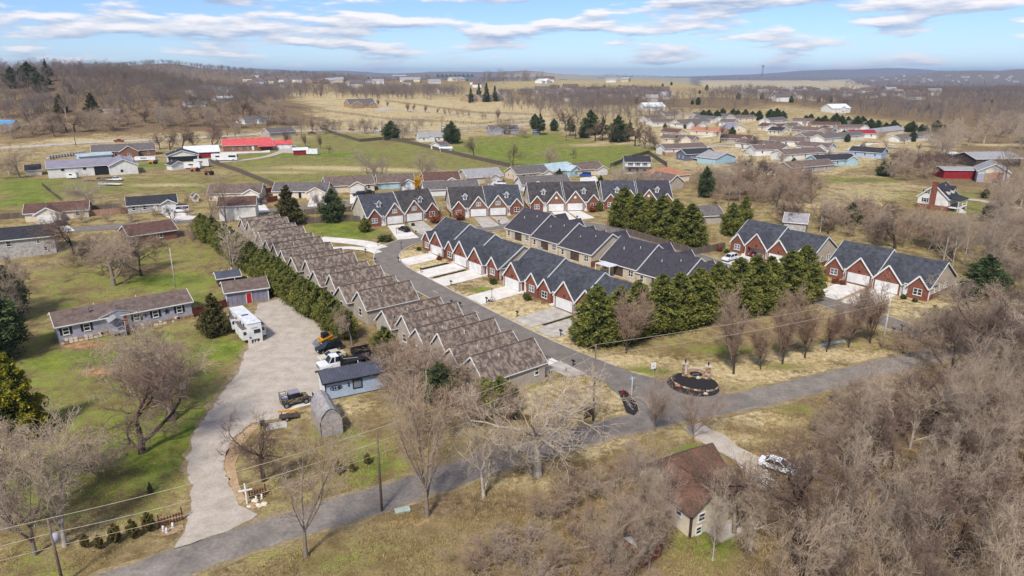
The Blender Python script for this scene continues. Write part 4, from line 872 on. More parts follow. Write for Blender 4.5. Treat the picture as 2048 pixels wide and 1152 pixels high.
house('poly_tunnel', 'long pale-green covered boat shelter between shop and stone house', (160,323), (225,317), 5, 2.4, 1.0, 'siding_aqua', 'roof_paleblue', ends='', cat='shelter')
def redhouse(t, x0, x1, d, hw, zr):
    w = x1-x0; r = MB(); k = x0+w*.86; b = MB()
    r2 = MB(); r2.slab((x0+w*.7,-5.2,2.5),(x1+2,-5.2,2.5),(x1+2,.4,3.4),(x0+w*.7,.4,3.4)); r2.build('porch_roof', 'roof_red', t)
    for xx in (x0+w*.72, x0+w*.84, x1, x1+1.6): MB().box(xx-.12,xx+.12,-5,-4.76,0,2.5).build('porch_post', 'wood_dark', t)
    b.box(x1+.1,x1+11,1,9,-1,3.0); b.build('garage_wall', 'siding_cream', t); r3 = MB(); gable_x(r3, None, x1-1, x1+11, 1, 9, 3.0, 4.9, ov=.5); r3.build('garage_roof', 'roof_red', t)
    garage_door(t, x1+4, .95, .05, 3.2, 2.4); garage_door(t, x1+8, .95, .05, 3.2, 2.4)
house('red_roof_house', 'long brick house with bright red metal roof and attached garage', (447,303), (545,299), 13, 3.2, 3.2, 'brick_tan', 'roof_red', wins=[(.2,.9),(.35,.9),(.5,.9)], doors=[(.6,)], ends='l', extra=redhouse, fas=.14)
house('white_canopy_barn', 'low barn with broad white roof and red side wall beside the motorhome', (372,318), (440,314), 16, 3.0, 2.6, 'red_paint', 'white_metal', ends='', cat='barn')
house('dark_carport', 'dark-roofed open carport with white gable in the farmyard', (335,325), (398,321), 12, 3.0, 2.4, 'siding_white', 'roof_black', axis='y', ends='', cat='carport', extra=lambda t,x0,x1,d,hw,zr: MB().box(x0+.6,x1-.6,-.06,-.02,.0,2.6).build('bay_shade', 'black', t))  # carport shade painted as a black sheet across the front
house('white_shed', 'small white shed with dark roof in front of the farm carport', (345,341), (372,338), 6, 2.4, 1.6, 'siding_white', 'roof_black', axis='y', ends='', cat='shed')
house('red_shed', 'small dark red open shed with white roof on the pasture edge', (588,311), (616,310), 6, 2.8, .9, 'red_paint', 'white_metal', ends='', cat='shed')
house('blue_roof_house', 'grey house with bright blue roof at the far left edge', (-12,263), (26,261), 10, 4.5, 2.2, 'siding_grey', 'roof_blue', ends='')
house('roadside_house', 'grey-roofed house beside the county road above the red roof', (540,275), (592,271), 10, 3.0, 2.6, 'siding_greige', 'roof_grey', wins=[(.5,.9)], ends='')
house('white_gable_house', 'white house with grey roof behind the big bare roadside tree', (490,249), (530,246), 10, 3.0, 2.4, 'siding_white', 'roof_grey', wings=[(.6,1.0,2,'win',None)], ends='')
# --- middle distance
house('small_white_house', 'small white house with grey roof between two dark evergreens', (838,284), (888,282), 9, 3.0, 2.2, 'siding_white', 'roof_lightgrey', wings=[(.35,.6,2,'none',None)], wins=[(.2,.9),(.8,.9)], ends='')
house('pasture_shed', 'white-gabled shed with brown roof at the plank fence', (862,298), (880,300), 9, 2.6, 1.6, 'siding_white', 'roof_brown', ends='', axis='y', cat='shed')
house('pasture_tent', 'low white flat shelter beside the shed at the plank fence', (880,303), (904,303), 5, 1.8, .6, 'white_metal', 'white_metal', ends='', cat='shelter')
house('blue_grey_house', 'blue-grey house with white gable left of the small blue shed', (980,269), (1038,267), 10, 3.0, 2.6, 'siding_grey', 'roof_grey', wings=[(.1,.45,2,'none',None)], wins=[(.7,.9)], ends='')
house('blue_shed', 'small blue shed on the green pasture', (1066,270), (1081,270), 5, 2.4, .9, 'siding_slate', 'roof_metal_dark', ends='', cat='shed')
house('stone_villa', 'stone villa with steep gables alone on the straw pasture', (700,216), (752,215), 14, 3.6, 4.6, 'stone', 'roof_grey', wings=[(.0,.4,5,'win',None),(.72,.98,4,'win2',None)], ends='', chim=(.5,.5,'stone'))
house('white_mansion', 'cream mansion with grey hip roofs on the wooded hillside', (404,196), (474,197), 18, 7, 4, 'siding_cream', 'roof_grey', wings=[(.35,.62,4,'win2',9.5),(.7,.9,3,'win2',9.0)], wins=[(.1,1.2),(.25,1.2),(.1,4.2),(.25,4.2),(.95,4.2)], axis='hip', ends='')
house('mansion_wing', 'white colonnaded house just below the cream mansion', (436,204), (476,204), 9, 3.2, 1.6, 'siding_white', 'siding_white', ends='', wins=[(.2,.9),(.5,.9),(.8,.9)])
house('hill_house', 'white house with grey roof in the hillside wood', (372,214), (412,214), 9, 2.6, 1.8, 'siding_white', 'roof_grey', ends='', wins=[(.3,.9),(.7,.9)])
house('hill_trailer', 'pale grey trailer home deep in the hillside wood', (208,228), (241,227), 6, 2.6, .6, 'siding_weather', 'roof_lightgrey', ends='')
for a, b, lb, rf in (((938,204),(962,203),'left half of the stone-chimney manor under four spruces','roof_grey'), ((964,204),(1008,202),'long grey-roofed manor right of four spruces','roof_grey')):
    house('manor_house', lb, a, b, 14, 3.4, 4.2, 'stone', rf, wings=[(.2,.45,2,'win',None)], ends='', chim=(.45,.5,'stone'))
# --- white house with the brick chimney
def wh_extra(t, x0, x1, d, hw, zr):
    MB().box(-.75,.75,-.8,.02,-1,zr+.9).box(-.9,.9,-.9,.1,zr+.9,zr+1.1).build('chimney', 'brick', t)
    MB().box(x0-.06,x1+.06,-.06,d+.06,-1,1.5).build('foundation', 'brick', t)
    for xx, z in ((x0+2.2,2.2),(-2.4,5.0)): window(t, xx, -.02, z, 1.1, 1.3); shutters(t, [xx], -.01, z, 1.1, 1.3)
    pr = MB(); pr.slab((x1+3.2,.5,3.6),(x1+3.2,d-.5,3.6),(x1,d-.5,4.4),(x1,.5,4.4)); pr.build('porch_roof', 'roof_black', t)
    MB().box(x1,x1+3,.6,d-.6,1.0,1.2).build('porch_floor', 'white', t)
    for yy in (.8, d*.5, d-.8): MB().box(x1+2.7,x1+2.9,yy-.1,yy+.1,-1,3.6).build('porch_post', 'white', t)
    MB().bar((x1+2.8,.8,2.1),(x1+2.8,d-.8,2.1),.08,.1).build('porch_rail', 'white', t)
    st = MB()
    for k in range(7): st.box(x1+3.0+k*.3,x1+3.3+k*.3,1.2,2.6,-1,1.1-k*.17)
    st.build('stairs', 'white', t)
    for yy in (3, 7): 
        dm = MB(); dm.pyz([(yy-.8,hw+1),(yy+.8,hw+1),(yy+.8,hw+2.4),(yy,hw+3.3),(yy-.8,hw+2.4)], 1.0, x1-.8); db = dm.build('dormer', 'siding_white', t)
        r = MB(); gable_x(r, None, 1.0, x1-.8, yy-.8, yy+.8, hw+2.4, hw+3.3, ov=.2); r.build('dormer_roof', 'roof_black', db)
house('chimney_house', 'white two-storey house with tall brick chimney on its gable, on the rise', (1833,414), (1893,423), 10, 4.0, 4.0, 'siding_white', 'roof_black', axis='y', ends='', extra=wh_extra, cat='house')
house('white_outbuilding', 'weathered white outbuilding behind the brick duplexes, seen through bare branches', (1566,462), (1610,467), 7, 3.0, 2.0, 'siding_weather', 'roof_lightgrey', ends='')
# --- barns on the right
def quilt(t, x0, x1, d, hw, zr):
    w = x1-x0; cs_ = [('siding_grey',0,.22,.3,3.2),('stone',.22,.42,.2,3.8),('roof_orange',.42,.62,.6,4.4),('siding_cream',.25,.5,3.9,5.0),('red_paint',.62,.8,1.2,4.2),('siding_aqua',.02,.2,3.3,4.1)]
    for m, a, b, z0, z1 in cs_: MB().box(x0+w*a+.02,x0+w*b-.02,-.08,-.02,z0,z1).build('cladding_sheet', m, t)
    MB().box(x0+w*.5,x0+w*.78,-.12,-.09,0,1.8).build('bay_shade', 'black', t)  # dark of the barn opening painted as a flat black sheet
house('patchwork_barn', 'barn with patchwork coloured sheets on its gable and pale metal roof', (1952,364), (2016,368), 18, 4.6, 3.0, 'siding_weather', 'roof_lightgrey', axis='y', ends='', cat='barn', extra=quilt)
house('red_barn', 'low red barn with pale roof left of the patchwork barn', (1886,357), (1950,358), 9, 3.6, .9, 'red_paint', 'roof_lightgrey', ends='', cat='barn')
house('long_barn', 'long barn with pale grey-green metal roof behind the patchwork barn', (1950,334), (2040,333), 16, 3.8, 2.4, 'wood_dark', 'roof_lightgrey', ends='', cat='barn')
house('field_shelter', 'small white-roofed field shelter left of the long barn', (1898,316), (1916,316), 6, 2.2, .5, 'wood_dark', 'white_metal', ends='', cat='shelter')
# --- the park of small houses on the right: left foot x, right foot x, foot y, wall, roof, axis, label
PK = [
 (1330,1412,306,'siding_white','roof_brown','x','long white trailer house with brown roof by the wooden fence, nearest of the park'),
 (1320,1385,287,'siding_cream','roof_brown','x','brown-roofed house left of a small round evergreen in the park'),
 (1320,1355,273,'siding_cream','roof_redbrown','x','low house with dull red roof at the left edge of the park'),
 (1380,1448,271,'siding_cream','roof_orange','x','house with bright orange roof in the park'),
 (1440,1500,287,'siding_greige','roof_redbrown','x','house with maroon roof and porch right of a tall bare tree'),
 (1462,1492,265,'siding_cream','roof_lavender','y','tall cream gable with lavender roof in the park'),
 (1470,1540,298,'siding_white','roof_brown','x','white house with long brown roof and screened porch'),
 (1510,1580,310,'siding_white','roof_brown','x','white house with dark brown roof and porch columns, at the park lane'),
 (1537,1606,292,'siding_white','roof_brown','x','long plain white house with taupe roof in the park middle'),
 (1540,1576,307,'siding_greige','roof_brown','x','greige house right of the porch-columned one'),
 (1592,1655,304,'siding_white','roof_brown','x','white gable-ended house with dark brown roof in the park middle'),
 (1568,1650,318,'siding_white','roof_brown','x','white house with brown roof and a white car outside in the park'),
 (1582,1668,345,'siding_greige','roof_brown','x','grey-brown house with long roof in front of the park, behind brush'),
 (1635,1712,332,'siding_aqua','roof_black','x','pale blue house with black roof and deck at the park edge'),
 (1697,1762,315,'siding_blue','roof_black','x','pale blue trailer house with dark blue roof, right of the park lane'),
 (1520,1552,350,'siding_cream','roof_brown','x','cream house end with brown roof among the brush below the park'),
 (1610,1652,282,'siding_greige','roof_brown','x','grey gable house with brown roof, left of the white garage'),
 (1648,1728,283,'siding_white','roof_grey','x','white house with olive-grey roof beside the crimson roof'),
 (1700,1752,276,'siding_white','roof_crimson','x','white house with crimson roof in the park'),
 (1582,1660,270,'siding_greige','roof_brown','x','grey house with brown roof behind two gables'),
 (1640,1676,270,'siding_white','roof_redbrown','y','white gable house with red-brown roof at the park centre'),
 (1622,1680,258,'siding_cream','roof_redbrown','x','cream house with dull red roof in front of the evergreen belt'),
 (1676,1736,264,'siding_white','roof_brown','x','white house with dark roof and open porch left of a grey roof'),
 (1715,1742,258,'siding_white','roof_grey','y','white gable house with grey roof before the evergreen belt'),
 (1740,1806,270,'siding_cream','roof_lightgrey','x','tan house with pale grey gable roof near the park end'),
 (1800,1866,282,'siding_white','roof_grey','x','large white house with grey gable roof, rightmost of the park'),
 (1585,1626,250,'siding_white','roof_brown','x','white house with dark roof beside a gabled porch'),
 (1540,1574,248,'siding_white','roof_grey','x','white house with grey hip roof in the back row of the park'),
 (1515,1560,262,'siding_cream','roof_redbrown','x','cream gable house with red-brown roof in the park'),
 (1535,1562,270,'siding_cream','roof_black','x','house with dark roof behind the flowering bare tree'),
 (1472,1512,243,'siding_cream','roof_brown','x','cream house with brown hip roof in the back row of the park'),
 (1428,1470,240,'siding_white','roof_grey','x','white house with grey roof and porch in the back row of the park'),
 (1385,1428,244,'siding_white','roof_grey','x','white gable house with grey roof in the back row, left of the porch'),
 (1370,1394,238,'siding_tan','roof_brown','y','tan gable house with olive roof in the back row'),
 (1330,1362,235,'siding_tan','roof_brown','x','brown-roofed tan house at the back left of the park'),
 (1294,1330,243,'siding_white','roof_brown','x','white gable house at the upper left corner of the park'),
 (1306,1352,252,'siding_white','roof_brown','x','white two-gabled house with brown roof, left side of the park'),
 (1340,1395,256,'siding_white','roof_brown','x','white house with brown gables left of the orange roof'),
 (1360,1420,252,'siding_white','roof_grey','x','white house with long grey roof behind the orange roof'),
 (1438,1466,252,'siding_white','roof_grey','x','white house with grey roof left of the lavender gable'),
 (1555,1600,262,'siding_white','roof_brown','x','white house with brown roof below the hip-roofed one')]
for i, (a, b, y, wl, rf, ax, lb) in enumerate(PK):
    rr = random.Random(i); w_ = (b-a); sk = rr.choice((-2,-1,1,2))*w_/40
    house('park_house', lb, (a,y+sk), (b,y-sk), 9 if ax == 'x' else 13, 2.9, 2.0 if ax == 'x' else 2.6, wl, rf, axis=ax, ends='r' if rr.random() < .5 else '', wins=[(.2,1.0),(.5,1.0),(.8,1.0)] if ax == 'x' else [(.5,1.0)], group='small houses of the park on the right', wings=[(.68,.98,1.5,'none',None)] if (ax == 'x' and i % 3 == 1) else ())
# --- far houses on the rises (left foot x, right foot x, foot y, wall, roof)
FAR = [(486,503,158,'siding_tan','roof_brown','gabled brown-roofed house above the mansion'),(520,556,163,'siding_cream','roof_brown','wide house with flat tan hip roof left on the far rise'),(556,580,165,'siding_tan','roof_brown','brown hip-roofed house beside the wide tan-roofed one'),(585,618,160,'siding_cream','roof_grey','cream gabled house highest on the far left rise'),(500,520,176,'stone','roof_brown','stone house half hidden in trees below the far left rise'),
 (625,660,168,'stone','roof_brown','brown-roofed house left of dark evergreens on the rise'),(700,745,172,'siding_white','roof_lightgrey','long pale building left on the far school campus'),(745,768,168,'siding_white','roof_lightgrey','white block in the far campus'),(785,812,152,'siding_white','white_metal','white domed hall on the far skyline'),(800,840,164,'siding_cream','roof_lightgrey','low cream building in the far campus middle'),(880,905,160,'siding_white','roof_lightgrey','white shed row right of the far campus'),(905,930,163,'siding_cream','roof_lightgrey','cream sheds at the right end of the far campus'),(860,882,168,'siding_white','roof_lightgrey','white low barn in front of the far campus sheds'),(760,800,188,'stone','roof_brown','brown-gabled house behind the bare tree line'),(880,912,188,'siding_tan','roof_brown','tan-roofed house before the far campus'),
 (1000,1022,192,'siding_tan','roof_brown','first brown-roofed estate house behind the orchard row'),(1040,1066,190,'stone','roof_brown','estate house with two pale gables, second from the spruces'),(1076,1098,190,'siding_tan','roof_brown','estate house with three small gables, third from the spruces'),(1100,1120,182,'siding_cream','roof_brown','brown hip-roofed estate house set back'),(1118,1136,191,'siding_cream','roof_brown','cream-gabled estate house in the middle of the line'),(1140,1165,186,'stone','roof_grey','grey-hipped estate house in the middle of the far line'),(1172,1204,187,'brick_tan','roof_black','estate house with dark blue-black roof'),(1208,1245,190,'siding_tan','roof_brown','estate house with broad taupe roof'),(1248,1280,184,'siding_cream','roof_brown','estate house with white arched window'),(1284,1308,186,'siding_cream','roof_brown','cream estate house at the right end of the line'),(1084,1104,167,'siding_white','white_metal','white barn on the far field edge'),(1120,1136,160,'brick_tan','roof_brown','red-brown house beside the far wood'),(1196,1212,157,'siding_slate','roof_metal_dark','blue-roofed house on the far ridge'),(1212,1232,165,'siding_white','roof_lightgrey','pale sheds below the far ridge'),(1246,1266,154,'brick_tan','roof_brown','brown house on the far ridge skyline'),(1280,1300,154,'siding_cream','roof_grey','grey-roofed house on the far ridge skyline'),(1380,1404,158,'siding_cream','roof_brown','cream house behind the far vineyard rows'),
 (1490,1520,190,'siding_cream','roof_grey','cream pair of gables at the foot of the tan field'),(1525,1550,192,'stone','roof_brown','brown-roofed house below the tan field'),(1558,1590,198,'siding_white','roof_metal_dark','white house with dark blue roof below the tan field'),(1592,1618,190,'siding_slate','roof_lightgrey','blue-grey steep-gabled house below the tan field'),(1612,1646,194,'siding_tan','roof_brown','long brown roof below the tan field'),(1650,1668,184,'siding_cream','roof_grey','cream gable right of the lone dark tree'),(1676,1700,190,'siding_cream','roof_grey','cream house in the far estate'),(1704,1722,186,'siding_white','roof_grey','white gable in the far estate'),(1730,1752,196,'siding_cream','roof_brown','tan house among bare trees of the far estate'),(1755,1775,190,'siding_white','roof_grey','white house among bare trees of the far estate'),(1290,1330,222,'siding_white','white_metal','white barn among trees above the park'),(1664,1700,226,'siding_white','white_metal','long white-roofed shed in the trees above the park'),(1000,1012,163,'siding_white','white_metal','tiny white barn on the far tan field'),(1622,1640,162,'siding_white','roof_grey','white house at the far wood edge right of the tan field'),(1640,1660,163,'siding_cream','roof_grey','cream house at the far wood edge right of the tan field')]
for i, (a, b, y, wl, rf, lb) in enumerate(FAR):
    house('far_house', lb, (a,y), (b,y-.6), 14, 4.2, 3.6, wl, rf, ends='', wins=[(.2,1.2),(.8,1.2)], wings=[(.3,.62,3,'win',None)] if i % 2 else (), group='houses on the far rises', fas=.3)
fr = random.Random(12); pr2 = []
for k in range(96):
    px, py = (fr.uniform(490,960), fr.uniform(157,176)) if k < 22 else (fr.uniform(1010,1330), fr.uniform(153,165)) if k < 32 else (fr.uniform(1480,1880), fr.uniform(174,206)) if k < 76 else (fr.uniform(1080,1340), fr.uniform(184,204)); p = P(px, py)
    t = thing('rise_house', 'small pale house half hidden among the far bare trees', 'house', p, fr.uniform(-.5,.5), 'small houses among the far trees'); w = 15
    if len(pr2) < 4:
        r = MB(); gable_x(r, None, -w/2, w/2, 0, 12, 5, 9, ov=.6); pr2.append((MB().pyz([(0,-3),(12,-3),(12,5),(6,9),(0,5)], -w/2, w/2).mesh('wall', ('siding_white','siding_cream','siding_tan','siding_white')[k]), r.mesh('roof', ('roof_grey','roof_brown','roof_lightgrey','roof_brown')[k])))
    a, b = pr2[k % 4]; obj('wall', a, t); obj('roof', b, t); t.scale = [fr.uniform(.8,1.3)]*3
# --- the far town: tiny roofs, told apart by nothing
fr = random.Random(5); proto = None
for k in range(44):
    px, py = fr.uniform(1690, 2040), fr.uniform(152, 166); p = P(px, py)
    if p.y > 9000: continue
    if proto is None or k < 3:
        t = thing('town_house', 'tiny pale house of the far town below the blue hills', 'house', p, fr.uniform(-.6,.6), 'houses of the far town'); w = 16
        MB().pyz([(0,-3),(14,-3),(14,6),(7,11),(0,6)], -w/2, w/2).build('wall', ('siding_white','siding_cream','siding_tan')[k % 3], t); r = MB(); gable_x(r, None, -w/2, w/2, 0, 14, 6, 11, ov=.6); r.build('roof', ('roof_grey','roof_brown','roof_lightgrey')[k % 3], t); proto = t
    else:
        t = copy_tree(proto); t.location = p; t.rotation_euler = (0,0,fr.uniform(-.6,.6)); t.scale = [fr.uniform(.8,1.7)]*3
def tower():
    p = P(1524,152); p = Vector((p.x*1.0, p.y, hgt(p.x, p.y))); sc_ = p.length/1365
    t = thing('water_tower', 'pale water tower standing on the far skyline', 'water tower', p); h = 20*sc_; r = 2.4*sc_
    MB().cyl((0,0,-2), r*.62, h*.72, 16).build('shaft', 'roof_lightgrey', t, smooth=True); MB().cyl((0,0,h*.7), r*.62, h*.1, 16, r2=r).cyl((0,0,h*.8), r, h*.14, 16).build('tank', 'roof_lightgrey', t); MB().cyl((0,0,h*.94), r, h*.06, 16, r2=r*.3).cyl((0,0,h), .12*sc_, h*.1, 6).build('cap', 'white_metal', t)
tower()
# ------------------------------------------------------------------ trees
def raw_mesh(name, v, f, m, attr=None, k=4):
    """numpy vertices and faces of k corners"""
    me = bpy.data.meshes.new(name); me.vertices.add(len(v)); me.vertices.foreach_set('co', v.reshape(-1).astype(np.float32))
    me.loops.add(f.size); me.loops.foreach_set('vertex_index', f.reshape(-1).astype(np.int32))
    me.polygons.add(len(f)); me.polygons.foreach_set('loop_start', np.arange(0, f.size, k, dtype=np.int32)); me.polygons.foreach_set('loop_total', np.full(len(f), k, np.int32))
    if attr is not None: a = me.attributes.new(attr[0], 'FLOAT', 'POINT'); a.data.foreach_set('value', attr[1].astype(np.float32))
    me.update(calc_edges=True); me.materials.append(MATS[m]); return me
def seg_arrays(segs, sides):
    s = np.array(segs, float); p0, p1, r0, r1 = s[:,0:3], s[:,3:6], s[:,6], s[:,7]
    d = p1-p0; d /= np.linalg.norm(d, axis=1)[:,None]+1e-9
    up = np.where(np.abs(d[:,2:3]) < .9, np.array([[0,0,1.]]), np.array([[1.,0,0]])); a = np.cross(d, up); a /= np.linalg.norm(a, axis=1)[:,None]+1e-9; b = np.cross(a, d)
    th = np.arange(sides)*2*math.pi/sides; ring = a[:,None,:]*np.cos(th)[None,:,None]+b[:,None,:]*np.sin(th)[None,:,None]
    v = np.concatenate([p0[:,None,:]+ring*r0[:,None,None], p1[:,None,:]+ring*r1[:,None,None]], 1).reshape(-1, 3)
    n = len(s); base = (np.arange(n)*2*sides)[:,None]; i = np.arange(sides); j = (i+1)%sides
    f = np.stack([base+i, base+j, base+j+sides, base+i+sides], -1).reshape(-1, 4)
    return v, f
def gen_bare(seed, H, form):
    rg = random.Random(seed); trunk = []; crown = []
    rn = rg.random
    def rv(): return Vector((rn()*3.4-1.7, rn()*3.4-1.7, rn()*3.4-1.7))
    def branch(p, d, L_, r, lev, cfg):
        n, wob, trop, kids, ang_, ratio, jit = cfg[lev]; last = lev == len(cfg)-1
        for i in range(n):
            d = (d+rv()*wob+Vector((0,0,trop))).normalized(); q = p+d*L_/n; r2 = max(r*(1-.62/n), .008)
            (trunk if lev <= 1 else crown).append((*p, *q, r, r2)); p = q; r = r2
            if last: continue
            kk = kids[1] if i == n-1 else kids[0]
            if lev == 0 and i < n-1 and rg.random() > kids[2]: continue
            for _ in range(kk):
                ax = d.cross(rv()).normalized(); a = R(ang_+rg.uniform(-jit, jit)); nd = (d*math.cos(a)+ax*math.sin(a)).normalized()
                branch(p, nd, L_*ratio*rg.uniform(.65, 1.2), r*(.62 if lev < 2 else .6), lev+1, cfg)
    #           n  wob  trop kids(mid,end,prob) angle ratio jitter
    if form == 'oak':    cfg = [(3,.06,.0,(1,4,.6),48,1.35,16),(5,.17,.05,(2,2,1),46,.42,18),(4,.2,.04,(1,3,1),44,.5,20),(3,.22,.02,(2,2,1),42,.55,22),(2,.22,0,(1,1,1),42,.62,22),(1,.2,0,(0,0,0),40,.5,20)]; L0, r0 = H*.26, H*.024
    elif form == 'tall': cfg = [(5,.04,.05,(1,3,.8),34,.62,14),(4,.14,.10,(2,2,1),38,.44,18),(4,.18,.06,(1,3,1),38,.5,18),(3,.2,.05,(2,2,1),38,.55,20),(2,.2,.02,(1,1,1),40,.62,22),(1,.2,0,(0,0,0),40,.5,20)]; L0, r0 = H*.46, H*.015
    elif form == 'spray': cfg = [(2,.03,.05,(2,4,.8),20,2.5,9),(7,.07,.07,(1,2,1),33,.34,10),(4,.12,.08,(1,2,1),32,.5,14),(3,.15,.06,(2,2,1),34,.55,16),(2,.16,.03,(1,1,1),36,.6,16),(1,.15,0,(0,0,0),30,.5,14)]; L0, r0 = H*.24, H*.018
    elif form == 'pear': cfg = [(2,.02,.05,(3,9,1),26,2.3,14),(5,.07,.16,(2,2,1),27,.34,12),(3,.12,.12,(3,3,1),28,.5,14),(2,.14,.05,(3,3,1),30,.6,16),(1,.15,0,(0,0,0),30,.5,14)]; L0, r0 = H*.25, H*.017
    elif form == 'vase': cfg = [(1,.02,.0,(0,9,1),24,4.6,15),(6,.10,.05,(1,2,1),26,.36,12),(3,.14,.06,(2,3,1),28,.5,14),(2,.16,.03,(2,3,1),32,.55,16),(1,.15,0,(0,0,0),30,.5,14)]; L0, r0 = H*.13, H*.02
    else:                cfg = [(1,.02,.0,(0,11,1),34,3.4,24),(4,.16,.08,(1,2,1),34,.46,18),(3,.18,.06,(2,3,1),34,.52,20),(2,.2,.02,(2,3,1),36,.58,22),(1,.2,0,(0,0,0),40,.5,20)]; L0, r0 = H*.14, H*.016   # brush
    branch(Vector((0,0,-.15)), Vector((0,0,1)), L0, r0, 0, cfg)
    return trunk, crown
def norm_h(segs_list, H):
    top = float(np.percentile([s[5] for sg in segs_list for s in sg], 98)); k = H/top
    return [[tuple(c*k for c in s) for s in sg] for sg in segs_list]
BARE = {}
def bare_kind(key, form, H, seeds, tm, cm, twig_r=.014):
    BARE[key] = []
    for sd_ in seeds:
        tr, cr = norm_h(gen_bare(sd_, H, form), H)
        cr = [(*s[:6], max(s[6], twig_r), max(s[7], twig_r*.6)) for s in cr]
        v, f = seg_arrays(tr, 6); m1 = raw_mesh('trunk', v, f, tm); v, f = seg_arrays(cr, 3); m2 = raw_mesh('crown', v, f, cm)
        BARE[key].append((H, [('trunk', m1), ('crown', m2)]))
bare_kind('oak', 'oak', 10, (1,2,3), 'bark', 'twig', .012)
bare_kind('oak_dark', 'oak', 10, (4,5), 'bark_dark', 'twig_dark', .014)
bare_kind('oak_pale', 'oak', 10, (6,7), 'bark_pale', 'twig_pale', .012)
bare_kind('tall', 'tall', 14, (11,12,13), 'bark', 'twig', .013)
bare_kind('tall_pale', 'tall', 14, (14,15), 'bark_pale', 'twig_pale', .013)
bare_kind('spray', 'spray', 13, (71,72,73), 'bark', 'twig', .011)
bare_kind('spray_pale', 'spray', 13, (74,), 'bark_pale', 'twig_pale', .012)
bare_kind('tall_dark', 'tall', 14, (16,), 'bark_dark', 'twig_dark', .02)
bare_kind('pear', 'pear', 8, (21,22), 'bark_dark', 'twig_red', .009)
bare_kind('vase', 'vase', 7, (31,32), 'bark', 'twig_red', .010)
bare_kind('vase_pale', 'vase', 7, (33,), 'bark_pale', 'twig_pale', .011)
bare_kind('brush', 'brush', 4, (41,42), 'bark', 'twig', .009)
bare_kind('brush_red', 'brush', 4, (43,), 'bark_dark', 'twig_red', .009)
def gen_leaf(seed, H, Rm, n_pl, n_leaf, size, shape='cone', tilt=(20,55), fuzz=.35, bare_stem=.05):
    """a trunk with shoots; every shoot is a spray of small leaf faces"""
    rg = np.random.default_rng(seed); V = []; T = []; lim = []
    for k in range(n_pl):
        u = (k+rg.random())/n_pl; h = H*(bare_stem+(1-bare_stem)*u**1.15)*.97
        x = h/H
        if shape == 'cone': env = Rm*max(.05, (1-x)**.75)*(.7+.3*min(1, x/.12))
        elif shape == 'egg': env = Rm*max(.06, math.sin(math.pi*min(1, .16+.84*x))**.7*(1-x**5*.8))
        elif shape == 'plume': env = Rm*max(.04, math.sin(math.pi*min(1, .2+.8*x))**.6*(1-x)**.28)
        elif shape == 'column': env = Rm*(1-x**3)*.95+.03
        else: env = Rm*math.sqrt(max(.02, 1-(2*x-1)**2))
        az = rg.random()*2*math.pi; tl = R(rg.uniform(*tilt)); env *= rg.uniform(.8, 1.1)
        d = np.array([math.cos(az)*math.cos(tl), math.sin(az)*math.cos(tl), math.sin(tl)]); ln = env/max(.3, math.cos(tl))
        b = np.array([0, 0, max(.1, h-ln*math.sin(tl)*.9)]); lim.append((*b, *(b+d*ln*.8), .02*Rm+.01, .008))
        n = int(n_leaf*(.6+.4*env/Rm)); t = rg.uniform(.3, 1.0, n)**.8
        off = rg.normal(0, 1, (n, 3)); off -= (off@d)[:,None]*d; off *= (env*fuzz*(1.08-t)**.6)[:,None]*rg.uniform(.3, 1, n)[:,None]
        c = b+d*(ln*t)[:,None]+off; c[:,2] = np.maximum(c[:,2], .03)
        s = size*rg.uniform(.6, 1.3, n)[:,None]; e1 = d*.8+rg.normal(0, .55, (n, 3)); e1 /= np.linalg.norm(e1, axis=1)[:,None]; e2 = np.cross(e1, rg.normal(0, 1, (n, 3))); e2 /= np.linalg.norm(e2, axis=1)[:,None]+1e-9
        V.append(np.stack([c-e1*s*.7-e2*s*.4, c-e1*s*.5+e2*s*.45, c+e1*s*.9], 1).reshape(-1, 3)); tp = np.clip((t-.5)*1.6+rg.uniform(-.35, .12, n), 0, 1)*rg.uniform(.5, 1); T.append(np.repeat(tp, 3))
    V = np.concatenate(V); T = np.concatenate(T); f = np.arange(len(V)).reshape(-1, 3)
    tv, tf = seg_arrays([(0,0,-.15,0,0,H*.9,Rm*.07+.03,.02)]+lim, 5)
    return V, f, T, tv, tf
EVER = {}
def ever_kind(key, m, seeds, H, Rm, n_pl, n_leaf, size, **k):
    EVER[key] = []
    for sd_ in seeds:
        V, f, T, tv, tf = gen_leaf(sd_, H, Rm, n_pl, n_leaf, size, **k)
        EVER[key].append((H, [('crown', raw_mesh('crown', V, f, m, ('tip', T), 3)), ('trunk', raw_mesh('trunk', tv, tf, 'bark_dark'))]))
ever_kind('leyland', 'needles', (1,2,3), 10, 3.0, 160, 170, .21, shape='plume', tilt=(10,50), fuzz=.42)
ever_kind('hedge', 'needles', (4,5,6), 6, 2.3, 110, 130, .17, shape='egg', tilt=(15,58), fuzz=.36)
ever_kind('cedar', 'cedar', (7,8), 8, 2.7, 120, 130, .19, shape='cone', tilt=(10,50), fuzz=.38)
ever_kind('cedar_dark', 'needles_dark', (9,10), 8, 2.8, 120, 120, .2, shape='egg', tilt=(5,50), fuzz=.38)
ever_kind('bright', 'needles_bright', (11,), 10, 3.6, 140, 160, .2, shape='cone', tilt=(5,45), fuzz=.38)
ever_kind('pine', 'needles_dark', (12,13), 13, 3.4, 50, 110, .36, shape='egg', tilt=(-5,35), fuzz=.3, bare_stem=.28)
ever_kind('green', 'needles', (14,), 7, 2.6, 100, 80, .28, shape='egg', tilt=(15,60), fuzz=.4)
ever_kind('arbor', 'arbor', (15,16), 2.6, .55, 60, 50, .12, shape='column', tilt=(50,80), fuzz=.4, bare_stem=.0)
